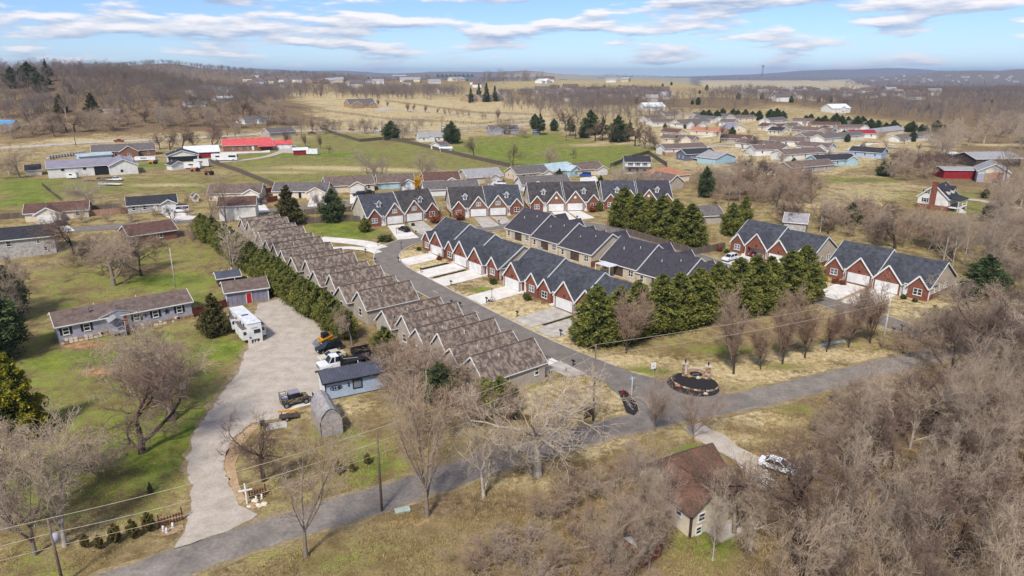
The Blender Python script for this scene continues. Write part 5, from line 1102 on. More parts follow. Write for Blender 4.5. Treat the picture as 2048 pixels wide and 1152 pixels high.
ever_kind('spruce', 'needles_dark', (17,), 12, 3.0, 110, 50, .34, shape='cone', tilt=(-15,15), fuzz=.26)
ever_kind('bush', 'shrub_green', (18,19), 1.4, .95, 70, 40, .13, shape='ball', tilt=(-10,70), fuzz=.4, bare_stem=0)
ever_kind('bush_rust', 'shrub_rust', (20,), 1.1, .9, 60, 40, .13, shape='ball', tilt=(-10,70), fuzz=.4, bare_stem=0)
ever_kind('forsythia', 'forsythia', (21,), 3.4, 2.0, 80, 60, .2, shape='ball', tilt=(0,70), fuzz=.45, bare_stem=.05)
TREES = {**BARE, **EVER}
trg = random.Random(99)
ORD = 'first second third fourth fifth sixth seventh eighth ninth tenth eleventh twelfth thirteenth fourteenth fifteenth sixteenth seventeenth eighteenth nineteenth twentieth'.split()+['twenty-'+w for w in 'first second third fourth fifth sixth seventh eighth ninth'.split()]+['thirtieth']+['thirty-'+w for w in 'first second third fourth fifth'.split()]
def plant_at(kind, p, h, label, name='bare_tree', cat='tree', group=None, wide=1.0, var=None, lean=0):
    vs_ = TREES[kind]; H, parts = vs_[var if var is not None else trg.randrange(len(vs_))]; k = h/H
    t = thing(name, label, cat, (p[0], p[1], hgt(p[0], p[1])-.03), trg.uniform(0, 6.28), group); t.scale = (k*wide, k*wide, k)
    if lean: t.rotation_euler = (R(trg.uniform(-lean, lean)), R(trg.uniform(-lean, lean)), t.rotation_euler[2])
    for nm, me in parts: obj(nm, me, t)
    return t
def height_of(p, top):
    hh = .5; 
    while hh < 40:
        dz = p.z+hh-CAM_H; dep = p.y*CP-dz*SP
        if 576-F*(p.y*SP+dz*CP)/dep <= top: break
        hh += .1
    return hh
def plant(kind, bx, by, top, label, name='bare_tree', cat='tree', group=None, wide=1.0, var=None, lean=0):
    p = P(bx, by); return plant_at(kind, p, height_of(p, top), label, name, cat, group, wide, var, lean)
# --- the trees one can point to
for a in [('oak_dark',283,906,705,'gnarled dark-trunked bare tree before the manufactured home',1.15,0),('brush',318,800,690,'dense bare thicket tree behind the gnarled dark-trunked one',1.5,0),('oak',345,842,655,'broad bare tree hiding the middle of the manufactured home',1.05,1),('brush',255,770,665,'grey bare bushy tree at the left end of the yard thicket',1.5,1),
 ('spray',612,1114,838,'tall many-stemmed bare tree at the bottom of the lane, left of the pole',1.15,0),('spray',855,1032,762,'tall slender bare tree below the lane, right of the pole',1.0,1),('oak_pale',968,994,852,'small pale crooked bare tree below the lane',.8,0),('oak_pale',1076,952,752,'pale wide-branching bare tree where the lane passes the last row house',1.25,1),
 ('oak_dark',528,962,826,'dark bare tree left of the grey shelter',.9,1),('vase',840,905,772,'dense upright bare tree between lane and blue shed',1.25,0),('vase',905,870,770,'dense upright bare tree beside the lane, below the dark cedar',1.2,1),
 ('vase',836,796,690,'brown bare tree right of the pale-blue shed',1.2,1),('brush_red',806,752,672,'rust-brown bare thicket tree behind the pale-blue shed',1.1,0),('brush',860,780,700,'tan bare thicket tree against the row-house wall',1.6,1),('oak',704,690,618,'small bare tree at the end of the hedge, behind the skid loader',1.0,2),
 ('vase',1308,862,748,'leafless crape myrtle in the road junction',1.0,0),('vase',1386,878,782,'leafless crape myrtle before the entrance bed',1.1,1),('pear',1252,706,596,'round-crowned bare tree at the end of the cypress row',1.25,0),
 ('spray_pale',130,1092,846,'grey bare tree with two trunks at the lower left',1.1,0),('spray',70,1110,880,'bare tree leaning at the lower left corner',1.1,1),('oak',15,1060,850,'bare tree cut by the lower left edge',1.1,0),('brush',200,960,885,'pale bare thicket left of the gravel drive',1.6,0),
 ('oak',228,572,470,'bare spreading tree in the back lawn of the left yard',1.2,0),('brush',205,545,478,'tan leafless bush beside the back lawn tree',1.8,1),('oak_dark',283,552,466,'dark bare tree behind the brick ranch',1.0,0),('vase_pale',464,545,452,'pale straw-coloured bare bush tree beside the hedge',1.7,0),
 ('oak_dark',150,512,420,'dark bare tree right of the white two-storey house at the left edge',1.0,1),('oak_pale',176,418,350,'pale bare tree between two suburban houses',1.0,1),('tall',452,446,352,'thin bare tree before the tall white house',.9,0),('tall',424,452,372,'thin bare tree at the top end of the hedge',.9,1),('oak',650,441,376,'small grey bare tree beside the dark cedar',.9,2),
 ('oak',745,366,304,'bare tree behind the pale blue house',1.0,0),('tall',766,365,308,'slim bare tree right of the bare tree behind the pale blue house',.7,2),('oak',842,366,306,'round bare tree behind the yellow house',1.1,1),('oak_dark',1026,332,290,'bare tree behind the beige house',.8,0),('brush',1098,330,296,'pale bare bush tree in the pasture corner',1.6,0),('oak_dark',948,314,276,'lone bare tree on the green pasture',.9,1),('oak_dark',1146,318,298,'small lone bare tree on the green pasture',.8,0),
 ('oak_dark',580,295,262,'bare tree beside the red-roof garage',.9,0),('pear',612,294,266,'slim upright bare tree, left of a pair on the pasture',.9,0),('pear',641,298,268,'slim upright bare tree, right of a pair on the pasture',.8,1),('oak_dark',658,306,291,'tiny dark bare tree on the pasture',.8,1),('oak',730,268,240,'bare tree by the flagpole',1.1,0),('oak',803,282,240,'bare tree right of the dark evergreen',1.2,1),('tall',834,280,244,'slim bare tree left of the small white house',.6,0),
 ('oak',538,250,196,'large bare roadside tree left of the straw pasture',1.1,0),('tall',568,250,208,'second large bare roadside tree',.9,1),('oak_dark',340,300,262,'dark bare tree on the county road, first of three',1.2,0),('oak_dark',366,298,258,'dark bare tree on the county road, second of three',1.2,1),('vase',388,296,262,'reddish bare tree on the county road',1.3,0),('oak_dark',425,296,252,'dark bare tree on the county road, third of three',1.2,0),('oak_dark',320,300,268,'dark bare tree left of the three on the county road',1.0,1),
 ('oak',40,356,300,'pale bare tree before the low shed at the far left',1.1,0),('oak_pale',20,350,306,'bare tree at the left picture edge beside the county road',1.0,1),('oak',1020,268,230,'reddish bare tree before the blue-grey house',1.3,1),('oak',1046,275,252,'small bare tree right of the blue-grey house',1.1,0),('oak_dark',1440,286,248,'dark upright bare tree in the middle of the park',.8,0),
 ('oak_dark',1600,458,402,'dark bare tree before the white outbuilding',1.2,0),('oak_dark',1580,455,405,'dark spreading bare tree left of the white outbuilding',1.2,1),('tall_pale',1640,465,392,'bare tree right of the white outbuilding',1.1,0),('tall_pale',1885,530,420,'pale white-stemmed bare tree, left of a cluster of three',.9,0),('tall_pale',1905,536,424,'pale white-stemmed bare tree in the middle of a cluster of three',.9,1),('tall_pale',1928,530,430,'pale white-stemmed bare tree, right of a cluster of three',.9,0),
 ('oak',1935,680,570,'tan bare tree right of the white pole',1.2,0),('vase',1968,650,575,'rust-tinged bare tree near the wood track',1.4,0),('tall',2000,400,290,'pale bare tree before the patchwork barn',1.1,0),('oak',1560,300,268,'pale flowering bare tree in the park',1.0,0)]:
    plant(a[0], a[1], a[2], a[3], a[4], wide=a[5], var=a[6] % len(TREES[a[0]]))
for k, (x, y, tp, lb) in enumerate([(1467,748,598,'tallest bare street tree, nearest the entrance sign'),(1521,739,640,'second street tree from the entrance sign, the smallest'),(1565,728,600,'third bare street tree from the entrance sign'),(1610,716,588,'fourth bare street tree from the entrance sign'),(1653,704,606,'fifth bare street tree, before the white puddle'),(1697,695,580,'sixth bare street tree from the entrance sign'),(1740,686,566,'last bare street tree, beside the white utility pole')]):
    plant('pear', x, y, tp, lb, 'street_tree', 'tree', 'bare street trees in a row along the lane', wide=.95, var=k % 2)
for x, y, tp, kd, lb in [(1322,1100,960,'spray','slim bare tree before the left wall of the rust-roofed house'),(1425,1120,960,'spray_pale','pale bare tree before the gable of the rust-roofed house'),(1468,1070,930,'oak','bare tree right of the rust-roofed house gable'),(1300,1040,905,'spray','slim bare tree left of the rust-roofed house'),(1500,1100,985,'oak_pale','pale crooked tree right of the lower lawn')]: plant(kd, x, y, tp, lb, wide=.8)
# orchard trees on the straw pasture
for k, (x, y, tp) in enumerate([(816,224,206),(827,222,208),(850,226,210),(874,228,216),(890,232,214),(899,230,214),(915,234,216),(926,232,214),(938,236,219),(965,239,222),(971,238,226),(996,240,218),(641,195,182),(1025,210,194),(1035,211,196),(1048,213,198),(1062,212,198),(1072,214,199),(1085,214,199),(1100,216,203),(775,214,202),(757,212,198)]):
    plant('vase' if 880 < x < 980 or x > 1000 else 'pear', x, y, tp, ORD[k]+' small bare tree standing in line on the straw pasture', 'pasture_tree', 'tree', 'bare trees in lines on the straw pasture', wide=1.1)
# --- evergreens
rs = random.Random(4)
for k in range(31):
    s_ = -105+k*3.02; t_ = -28.0+rs.uniform(-.4,.4)-(0 if s_ > -95 else .5)
    plant_at('hedge', ST(s_, t_), rs.uniform(7.0,8.6)*(1.0 if s_ < -20 else .8), ORD[30-k]+' yellow-green hedge evergreen behind the mossy row houses, counted from the skid loader end', 'hedge_tree', 'hedge', 'evergreens of the long hedge', wide=1.05)
for k in range(12):
    t_ = 6.5+k*4.75; s_ = 16.4+k*.95+rs.uniform(-.5,.5)
    plant_at('leyland', ST(s_, t_), rs.uniform(10.6,12.4), ORD[k]+' tall bushy cypress of the entrance field row, counted from the street', 'cypress_tree', 'tree', 'cypress row at the entrance field', wide=1.42)
for x, y, tp, lb in [(1246,452,372,'tallest of the round dark evergreens behind the townhouses'),(1275,460,384,'round evergreen, second of the clump behind the townhouses'),(1300,466,392,'round evergreen, third of the clump behind the townhouses'),(1322,474,388,'round evergreen, fourth of the clump behind the townhouses'),(1348,482,396,'round evergreen, fifth of the clump behind the townhouses'),(1378,494,404,'round evergreen at the right end of the clump, by the fence')]:
    plant('leyland', x, y, tp, lb, 'evergreen_tree', wide=1.5, group='round evergreens behind the townhouses')
for kd, x, y, tp, lb, wd in [('cedar',578,448,368,'big olive cedar at the head of the mossy row',1.35),('cedar_dark',666,443,376,'dark cedar left of the first dormered duplex',1.15),('cedar',430,668,584,'olive cedar left of the camper trailer',1.25),('bright',42,872,702,'yellow-green conifer at the left edge',1.0),('cedar_dark',-8,880,760,'dark conifer cut by the left edge',1.1),('cedar_dark',14,640,516,'dark evergreen above the left yard, by the edge',1.0),('cedar_dark',-20,720,560,'dark evergreen cut by the left edge beside the manufactured home',1.3),
    ('cedar_dark',1962,602,506,'dark green evergreen right of the last brick duplex',1.25),('green',1462,470,404,'yellow-green evergreen left of the first right-hand duplex',1.0),('green',1488,446,390,'yellow-green evergreen behind the first right-hand duplex',.8),('cedar_dark',783,280,240,'dark round evergreen on the far lawn',1.5),('cedar_dark',903,287,240,'dark evergreen right of the small white house',1.2),('cedar_dark',1118,366,336,'small dark conifer before the pale-blue-roofed house',1.1),('cedar',1200,385,350,'evergreen before the slate-roofed duplex',1.3),('cedar_dark',880,806,722,'dark cedar behind the last row house',1.4),('green',1000,824,752,'green evergreen against the end wall of the row houses',1.5),('green',965,800,752,'green evergreen left of the one at the row-house end wall',1.2),('hedge',770,712,650,'small yellow-green evergreen near the hedge end',1.2),
    ('cedar_dark',1765,352,322,'dark conifer at the lower right of the park',1.4),('cedar_dark',1975,436,404,'small dark evergreen right of the chimney house',1.2),('cedar_dark',1970,396,376,'small dark bush on the lawn right of the chimney house',1.3),('cedar_dark',1700,450,404,'dark evergreen in the bare brush left of the chimney house',1.2),('cedar_dark',1410,395,330,'tall green evergreen in the brush by the park',.8),('cedar',1280,372,345,'olive evergreen before the two-storey house',1.4),('cedar_dark',1353,286,270,'small round evergreen among the park houses',1.3),('cedar_dark',1330,258,246,'small dark evergreen at the park left',1.2),
    ('cedar_dark',1070,258,226,'dark pine left of the pasture tree belt',1.1),('spruce',942,206,174,'first of four spruces at the manor',1.0),('spruce',958,202,166,'second of four spruces at the manor',1.0),('spruce',973,204,164,'third and tallest of four spruces at the manor',1.0),('spruce',990,203,170,'fourth of four spruces at the manor',1.0),('pine',97,164,117,'lone tall pine on the hillside skyline',.9),('cedar_dark',60,170,122,'dark green pine mass on the left hillside',1.3),('cedar_dark',28,176,132,'dark pine at the left edge of the hillside',1.2),('cedar_dark',80,184,140,'green pine right of the dark pine mass',1.1),('cedar',122,226,186,'olive cedar on the left hillside',1.2),('cedar',185,225,184,'olive cedar in the hillside wood',1.3),('cedar_dark',395,178,158,'dark round evergreen beside the mansion',2.4)]:
    plant(kd, x, y, tp, lb, 'evergreen_tree', wide=wd)
for k in range(34):     # evergreen belt behind the park
    x = 1405+k*14.5+rs.uniform(-4,4); y = 238+max(0,(x-1480))*.075+rs.uniform(-3,3)
    if 1575 < x < 1600: continue
    plant('cedar_dark', x, y, y-rs.uniform(18,28), ORD[k]+' dark evergreen of the belt behind the park houses, from the left', 'belt_tree', 'tree', 'evergreen belt behind the park', wide=1.3)
for k, (x, y, tp) in enumerate([(1080,270,226),(1108,262,236),(1140,272,232),(1168,276,244),(1205,280,232),(1235,284,228),(1258,284,240),(1180,270,218)]):
    plant('pine' if k % 2 == 0 else 'cedar_dark', x, y, tp, ORD[k]+' dark pine in the tree belt above the green pasture', 'belt_pine', 'tree', 'pines above the green pasture', wide=1.1)
for k, (x, y) in enumerate([(1150,278),(1190,282),(1222,286),(1270,292),(1290,296),(1310,300),(1280,286),(1255,280),(1300,286),(1130,262)]):
    plant('oak_dark' if k % 2 else 'tall_dark', x, y, y-44+k % 3*4, ORD[k]+' dark bare tree in the belt above the green pasture', 'belt_bare_tree', 'tree', 'bare trees above the green pasture', wide=1.1)
for k in range(9): plant('cedar_dark', 876+k*8.5, 155, 143+k % 3, ORD[k]+' far dark skyline evergreen right of the campus, counted from the left', 'skyline_evergreen', 'tree', 'skyline evergreens', wide=1.6)
for k, (x, y, tp, lb) in enumerate([(172,1096,1068,'first and leftmost clipped arborvitae along the lane'),(199,1098,1070,'second clipped arborvitae along the lane, the smallest'),(232,1086,1047,'third clipped arborvitae from the left'),(267,1076,1036,'fourth clipped arborvitae from the left'),(299,1063,1023,'clipped arborvitae nearest the picket fence'),(735,928,905,'lone clipped arborvitae beside the middle utility pole'),(678,948,920,'small arborvitae under the bare tree by the lane'),(705,944,924,'tiny dark arborvitae left of the lone clipped one')]):
    plant('arbor', x, y, tp, lb, 'arborvitae', 'shrub', wide=1.25)
plant('spruce', 301, 985, 963, 'small blue-green spruce on the lawn left of the gravel drive', 'young_spruce', 'tree', wide=1.2)
plant('forsythia', 835, 378, 358, 'yellow flowering forsythia beside the pale blue house', 'forsythia', 'shrub')
# --- foundation shrubs
def shrub(kd, s_, t_, h, lb, wd=1.1): plant_at(kd, ST(s_, t_), h, lb, 'shrub', 'shrub', 'foundation shrubs', wd)
for a in [('bush',-22.6,12.4,1.4,'green shrub before the end unit of the bend townhouse'),('bush',-9.5,11.8,1.3,'wide green shrub before the second street townhouse'),('bush_rust',-45.8,12.6,.9,'rusty shrub between the first two garages'),('bush',-56,12.8,.9,'low shrub at the far end of the bend townhouse'),('bush',-11,12.6,1.0,'small shrub beside the wide green one'),
          ('bush_rust',-5.6,74.9,1.0,'rusty shrub before the open-garage duplex'),('bush',-3.4,75,1.1,'green shrub before the open-garage duplex'),('bush',22.6,75,1.2,'green shrub left of the yellow one'),('forsythia',24.2,74.2,1.0,'bright yellow-green shrub before the last duplex'),('bush_rust',26.2,74.4,1.0,'rusty round shrub left of the last driveway'),('bush_rust',27.8,74.8,1.0,'second rusty shrub left of the last driveway'),('bush',40.6,76.2,1.0,'dark shrub before the last duplex window'),('bush',43,76,.8,'low dark shrub at the last duplex corner'),('bush',26,69.5,1.2,'dark shrub at the cypress end of the drive')]: shrub(*a)
for kd, x, y, tp, lb, wd in [('green',730,464,434,'round green evergreen shrub before the first dormered duplex',1.2),('green',905,434,420,'green shrub between first and second dormered duplexes',1.2),('bush_rust',872,446,436,'rusty shrub before the first dormered duplex',1.4),('bush_rust',920,440,430,'rusty shrub left of the second dormered duplex door',1.3),('bush_rust',1186,424,416,'rusty shrub before the third dormered duplex',1.4),('green',1199,422,400,'dark green shrub right of the third dormered duplex',1.0),('bush',770,482,472,'dark shrub bed at the bend of the street',2.2),('bush',1880,660,630,'green shrub left of the wood track',1.5)]:
    plant(kd, x, y, tp, lb, 'shrub', 'shrub', wide=wd)
# --- woods made of single trees
def scatter(pts, n, kinds, hts, label, group, name='wood_tree', wide=1.0, seed=1, mind=2.0, cat='tree', keep=None):
    poly = pxpoly(pts); rg = random.Random(seed); xs = [p[0] for p in poly]; ys = [p[1] for p in poly]; got = []; tries = 0
    while len(got) < n and tries < n*60:
        tries += 1; x, y = rg.uniform(min(xs), max(xs)), rg.uniform(min(ys), max(ys))
        if not inpoly(np.array([x]), np.array([y]), poly)[0] or any((x-a)**2+(y-b)**2 < mind**2 for a, b in got): continue
        got.append((x, y)); kd = rg.choice(kinds); plant_at(kd, (x, y), rg.uniform(*hts), ('pale-barked ' if 'pale' in kd and not label.startswith('pale') else 'dark evergreen ' if kd == 'cedar_dark' else 'dark-barked ' if 'dark' in kd else 'reddish ' if kd in ('brush_red','vase') else '')+label, name, cat, group, wide*rg.uniform(.85,1.15), lean=3)
scatter([(1500,1260),(1540,1160),(1590,1070),(1660,980),(1740,910),(1800,860),(1850,800),(1920,740),(2060,680),(2200,680),(2300,1300),(1500,1400)], 100, ['spray','spray','spray_pale','tall','oak_dark','tall_pale','tall_dark','spray'], (8,13.5), 'bare tree of the dense wood at the lower right', 'bare trees of the lower right wood', seed=3, mind=2.6)
scatter([(1620,870),(1700,790),(1770,770),(1830,780),(1760,850),(1660,930),(1600,1010)], 30, ['brush','brush','brush_red','brush'], (2,3.8), 'tan brush bush along the edge of the lower right wood', 'brush along the lower right wood', 'brush_bush', 1.4, seed=4, mind=1.6, cat='bush')
scatter([(930,1180),(970,1090),(1090,1010),(1200,960),(1290,930),(1325,960),(1320,1020),(1290,1080),(1250,1220),(940,1300)], 34, ['brush','brush','brush_red','vase'], (2.4,4.2), 'tan leafless bush of the thicket below the lane', 'thicket below the lane', 'thicket_bush', 1.35, seed=5, mind=1.7, cat='bush')
scatter([(1230,1060),(1310,1000),(1330,1080),(1300,1200),(1200,1200)], 6, ['spray'], (8,11), 'bare tree standing in the thicket left of the rust-roofed house', 'bare trees in the thicket', seed=6, mind=3)
scatter([(0,700),(60,690),(110,760),(90,690),(60,600),(0,560),(-120,560),(-120,720)], 12, ['tall','oak','tall_dark'], (9,13), 'bare tree beside the dark evergreens at the left edge', 'bare trees at the left edge', seed=7, mind=2.5)
scatter([(1990,640),(1960,560),(1960,500),(1990,440),(2040,400),(2200,400),(2200,640)], 40, ['tall','oak','tall_pale','oak'], (11,16), 'bare tree of the wood at the right edge', 'bare trees of the right edge wood', seed=8, mind=4)
scatter([(1880,320),(1890,262),(1960,252),(2120,252),(2120,330),(2050,300),(1950,296)], 34, ['tall','oak','oak_pale'], (11,16), 'bare tree of the wood above the barns', 'bare trees above the barns', seed=9, mind=6)
scatter([(1380,385),(1420,350),(1500,348),(1590,352),(1640,380),(1620,430),(1540,440),(1480,410),(1400,430)], 46, ['oak','brush','vase','oak_dark','brush_red'], (5,9), 'bare tree of the brush between the park and the townhouses', 'bare trees between park and townhouses', seed=10, mind=3.5, wide=1.2)
scatter([(1620,445),(1700,430),(1790,440),(1850,450),(1960,500),(1900,520),(1800,500),(1700,480),(1630,470)], 34, ['oak','brush','oak_dark','vase'], (5,9.5), 'bare tree of the brush behind the right-hand duplexes', 'bare trees behind the right-hand duplexes', seed=11, mind=3.2, wide=1.15)
scatter([(1770,345),(1800,322),(1870,322),(1900,345),(1860,372),(1800,366)], 22, ['oak_dark','brush','oak'], (6,9), 'bare tree of the clump left of the red barn', 'bare trees left of the red barn', seed=12, mind=5, wide=1.2)
scatter([(1230,362),(1300,366),(1340,384),(1290,392),(1220,384)], 12, ['brush','vase_pale','brush'], (4,7), 'pale bare bush before the two-storey house', 'bare bushes before the two-storey house', 'pale_bush', 1.4, seed=13, mind=3, cat='bush')
scatter([(130,500),(290,478),(420,462),(430,474),(300,500),(160,540)], 16, ['brush','brush_red','oak_dark'], (2.5,5), 'bare hedgerow bush behind the left back lawn', 'bare hedgerow behind the left lawn', 'hedgerow_bush', 1.4, seed=14, mind=2.5, cat='bush')
scatter([(760,760),(900,742),(950,800),(1040,860),(980,880),(900,850),(800,800)], 16, ['brush','vase','brush_red'], (4,7), 'brown bare thicket bush beside the nearest row houses', 'bare thicket beside the row houses', 'thicket_bush', 1.3, seed=15, mind=2.2, cat='bush')
scatter([(1780,690),(1830,668),(1900,640),(1960,650),(1930,700),(1830,730)], 14, ['brush','oak','brush_red'], (3,7), 'bare bush beside the white utility pole', 'bare bushes beside the white pole', 'verge_bush', 1.3, seed=16, mind=2.4, cat='bush')
scatter([(560,250),(760,256),(760,266),(560,266),(480,276),(300,290),(300,286)], 26, ['oak_dark','brush','vase'], (4,8), 'bare roadside tree along the county road', 'bare trees along the county road', 'roadside_tree', seed=17, mind=5)
scatter([(1300,300),(1320,244),(1480,236),(1700,250),(1860,272),(1880,300),(1780,318),(1640,350),(1540,356),(1420,330)], 44, ['oak','vase','oak_dark','cedar_dark','brush'], (3.5,7.5), 'small tree in a yard among the park houses', 'yard trees of the park', 'yard_tree', seed=19, mind=8)
scatter([(80,470),(200,455),(420,440),(560,425),(760,400),(1000,380),(1140,366),(1140,350),(1000,360),(700,380),(400,410),(80,445)], 24, ['oak','vase','oak_dark','brush'], (2.5,5.5), 'small bare garden tree along the suburban street', 'garden trees along the suburban street', 'garden_tree', seed=20, mind=6)
scatter([(-40,284),(120,276),(250,262),(480,258),(540,240),(520,222),(300,236),(100,250),(-40,262)], 60, ['oak','tall','oak_dark','brush'], (8,13), 'bare tree at the foot of the hillside wood', 'bare trees at the foot of the hillside', seed=18, mind=6, wide=1.1)
# --- woods that read as one mass: kind stuff, one object each
def scatter_group(col):
    ng = bpy.data.node_groups.new('wood_scatter', 'GeometryNodeTree')
    ng.interface.new_socket('Geometry', in_out='INPUT', socket_type='NodeSocketGeometry'); ng.interface.new_socket('Geometry', in_out='OUTPUT', socket_type='NodeSocketGeometry')
    n = ng.nodes; gi = n.new('NodeGroupInput'); go = n.new('NodeGroupOutput'); ip = n.new('GeometryNodeInstanceOnPoints'); ci = n.new('GeometryNodeCollectionInfo')
    ci.inputs['Collection'].default_value = col; ci.inputs['Separate Children'].default_value = True; ci.inputs['Reset Children'].default_value = True
    rv = n.new('FunctionNodeRandomValue'); rv.data_type = 'FLOAT_VECTOR'; rv.inputs[1].default_value = (0, 0, 6.283)
    na_ = n.new('GeometryNodeInputNamedAttribute'); na_.data_type = 'FLOAT'; na_.inputs['Name'].default_value = 'sc'
    l = ng.links; l.new(gi.outputs[0], ip.inputs['Points']); l.new(ci.outputs[0], ip.inputs['Instance']); ip.inputs['Pick Instance'].default_value = True
    l.new(rv.outputs[0], ip.inputs['Rotation']); l.new(na_.outputs[0], ip.inputs['Scale']); l.new(ip.outputs[0], go.inputs[0]); return ng
def lod(nseg, rad_, m='wood_far'):
    col = bpy.data.collections.new('far_tree_forms'); rg = random.Random(nseg)
    for sd_ in range(4):
        tr, cr = norm_h(gen_bare(60+sd_, 12, 'tall' if sd_ % 2 else 'oak'), 12); c2 = rg.sample(cr, min(nseg, len(cr)))
        seg = [s for s in tr if s[6] > .04]+[(*s[:3], *(Vector(s[:3])+(Vector(s[3:6])-Vector(s[:3]))*1.7), max(s[6], rad_), rad_*.5) for s in c2]
        v, f = seg_arrays(seg, 3); col.objects.link(bpy.data.objects.new('far_tree', raw_mesh('far_tree', v, f, m)))
    return scatter_group(col)
LOD = [lod(700, .04), lod(260, .10), lod(120, .2)]
def mass(name, label, regions, seed, lv):
    rg = np.random.default_rng(seed); C = []; S = []
    for pts, n, hts, world in regions:
        poly = pts if world else pxpoly(pts); xs = [p[0] for p in poly]; ys = [p[1] for p in poly]
        x = rg.uniform(min(xs), max(xs), n*8); y = rg.uniform(min(ys), max(ys), n*8); ok = inpoly(x, y, poly); x, y = x[ok][:n], y[ok][:n]
        C.append(np.stack([x, y, nhgt(x, y)-.1], -1)); S.append(rg.uniform(hts[0], hts[1], len(x))/12)
    C = np.concatenate(C); S = np.concatenate(S); me = bpy.data.meshes.new(name); me.vertices.add(len(C)); me.vertices.foreach_set('co', C.reshape(-1).astype(np.float32))
    a = me.attributes.new('sc', 'FLOAT', 'POINT'); a.data.foreach_set('value', S.astype(np.float32)); me.update()
    o = obj(name, me); md = o.modifiers.new('scatter', 'NODES'); md.node_group = LOD[lv]; return tag(o, label, 'wood', kind='stuff')
mass('hillside_wood', 'grey-brown leafless wood covering the left hillside', [([(-760,470),(-470,480),(-330,500),(-250,540),(-215,600),(-250,700),(-330,800),(-520,820),(-800,800),(-860,560)], 2600, (10,16), True)], 21, 0)
mass('right_wood', 'grey-brown leafless wood filling the valley on the right', [([(1880,250),(1700,228),(1560,205),(1480,222),(1380,214),(1250,205),(1140,212),(1150,200),(1300,196),(1500,196),(1700,202),(1830,178),(2140,172),(2140,256)], 4200, (10,16), False)], 22, 0)
mass('far_wood', 'far leafless tree lines along the rises', [
    ([(500,202),(620,192),(760,200),(880,198),(930,192),(930,182),(760,180),(600,178),(500,182)], 560, (9,14), False),
    ([(480,176),(640,172),(760,178),(940,174),(940,160),(700,158),(480,155)], 560, (9,14), False),
    ([(1400,202),(1700,202),(1700,184),(1400,186)], 420, (8,13), False), ([(1100,210),(1330,214),(1330,188),(1100,186)], 420, (8,13), False), ([(1000,200),(1110,202),(1110,190),(1000,188)], 90, (8,12), False)], 23, 1)
mass('tree_belt', 'bare trees in the hollow between straw pasture and estate', [([(1000,222),(1140,240),(1300,252),(1400,236),(1300,214),(1130,204),(1010,206)], 230, (7,12), False), ([(560,262),(700,262),(900,256),(900,250),(700,252),(560,246)], 60, (5,9), False)], 26, 0)
ecol = bpy.data.collections.new('far_evergreen_forms')
for H_, parts in EVER['cedar_dark']: ecol.objects.link(bpy.data.objects.new('far_evergreen', parts[0][1]))
LOD.append(scatter_group(ecol))
mass('far_evergreens', 'dark evergreens dotted through the far woods', [([(490,178),(940,176),(940,156),(490,154)], 80, (8,15), False), ([(1100,212),(1700,222),(1860,236),(2100,236),(2100,180),(1700,184),(1100,186)], 120, (8,14), False), ([(1200,156),(1700,160),(1700,152),(1200,151)], 60, (14,22), False), ([(-700,500),(-420,500),(-330,560),(-420,700),(-700,700)], 40, (8,13), True), ([(1690,178),(2100,174),(2100,158),(1690,158)], 110, (9,15), False)], 27, 3)
mass('skyline_wood', 'grey leafless woods on the far skyline and below the blue hills', [
    ([(960,172),(1110,170),(1110,158),(960,158)], 420, (16,26), False), ([(1190,157),(1400,158),(1400,151),(1190,151)], 420, (16,26), False),
    ([(480,154),(980,154.5),(980,150.6),(480,150.6)], 900, (10,18), False), ([(1400,160),(1700,163),(1700,154.5),(1400,152)], 700, (10,18), False), ([(1690,180),(2120,176),(2120,157),(1690,157)], 2200, (9,15), False), ([(-2500,2600),(-600,2600),(-600,3000),(-2500,3000)], 1800, (12,20), True)], 24, 2)
# ------------------------------------------------------------------ poles and wires
def pole(label, bx, by, top, m='wood_pole', arm=True, can=False, r=.16, off=0, group=None):
    p = P(bx, by); h = height_of(p, top); t = thing('utility_pole', label, 'utility pole', p, R(off), group)
    MB().cyl((0,0,-.5), r, h+.5, 10, r2=r*.68).build('post', m, t, smooth=True)
    if arm:
        MB().box(-1.2,1.2,-.06,.06,h-.75,h-.6).build('crossarm', m, t)
        for x in (-1.1, 0, 1.1): MB().cyl((x,0,h-.6),.05,.22,8).build('insulator', 'roof_lightgrey', t)
    if can: MB().cyl((.34,0,h-2.6),.26,.95,12).build('transformer', 'siding_grey', t, smooth=True)
    return Vector((p.x, p.y, p.z+h))
def wire(label, a, b, sag=.6, r=.03, dz=0.0, group=None):
    a, b = Vector(a)-Vector((0,0,dz)), Vector(b)-Vector((0,0,dz)); mid = (a+b)/2
    pts = [a+(b-a)*k/14-Vector((0,0,4*sag*(k/14)*(1-k/14))) for k in range(15)]
    o = MB(); o.tube([p-mid for p in pts], r, 4); tag(o.build('power_line', 'wire', None, mid), label, 'power line', group)
w1 = pole('utility pole with transformers at the bottom left corner', 126, 1168, 1038, arm=True, can=True, off=24)
w2 = pole('wooden utility pole in the middle of the lane with a bracket lamp', 764, 1022, 858, can=False, off=24, arm=False)
w3 = pole('mossy utility pole between the row houses and the junction', 1186, 842, 690, arm=False, off=24)
w4 = pole('pale leaning utility pole beside the last street tree', 1764, 697, 588, m='pole_grey', arm=False, off=24)
w0 = Vector((w1.x-(w2-w1).x*1.2, w1.y-(w2-w1).y*1.2, w1.z)); w5 = Vector((w4.x+55, w4.y+25, w4.z))
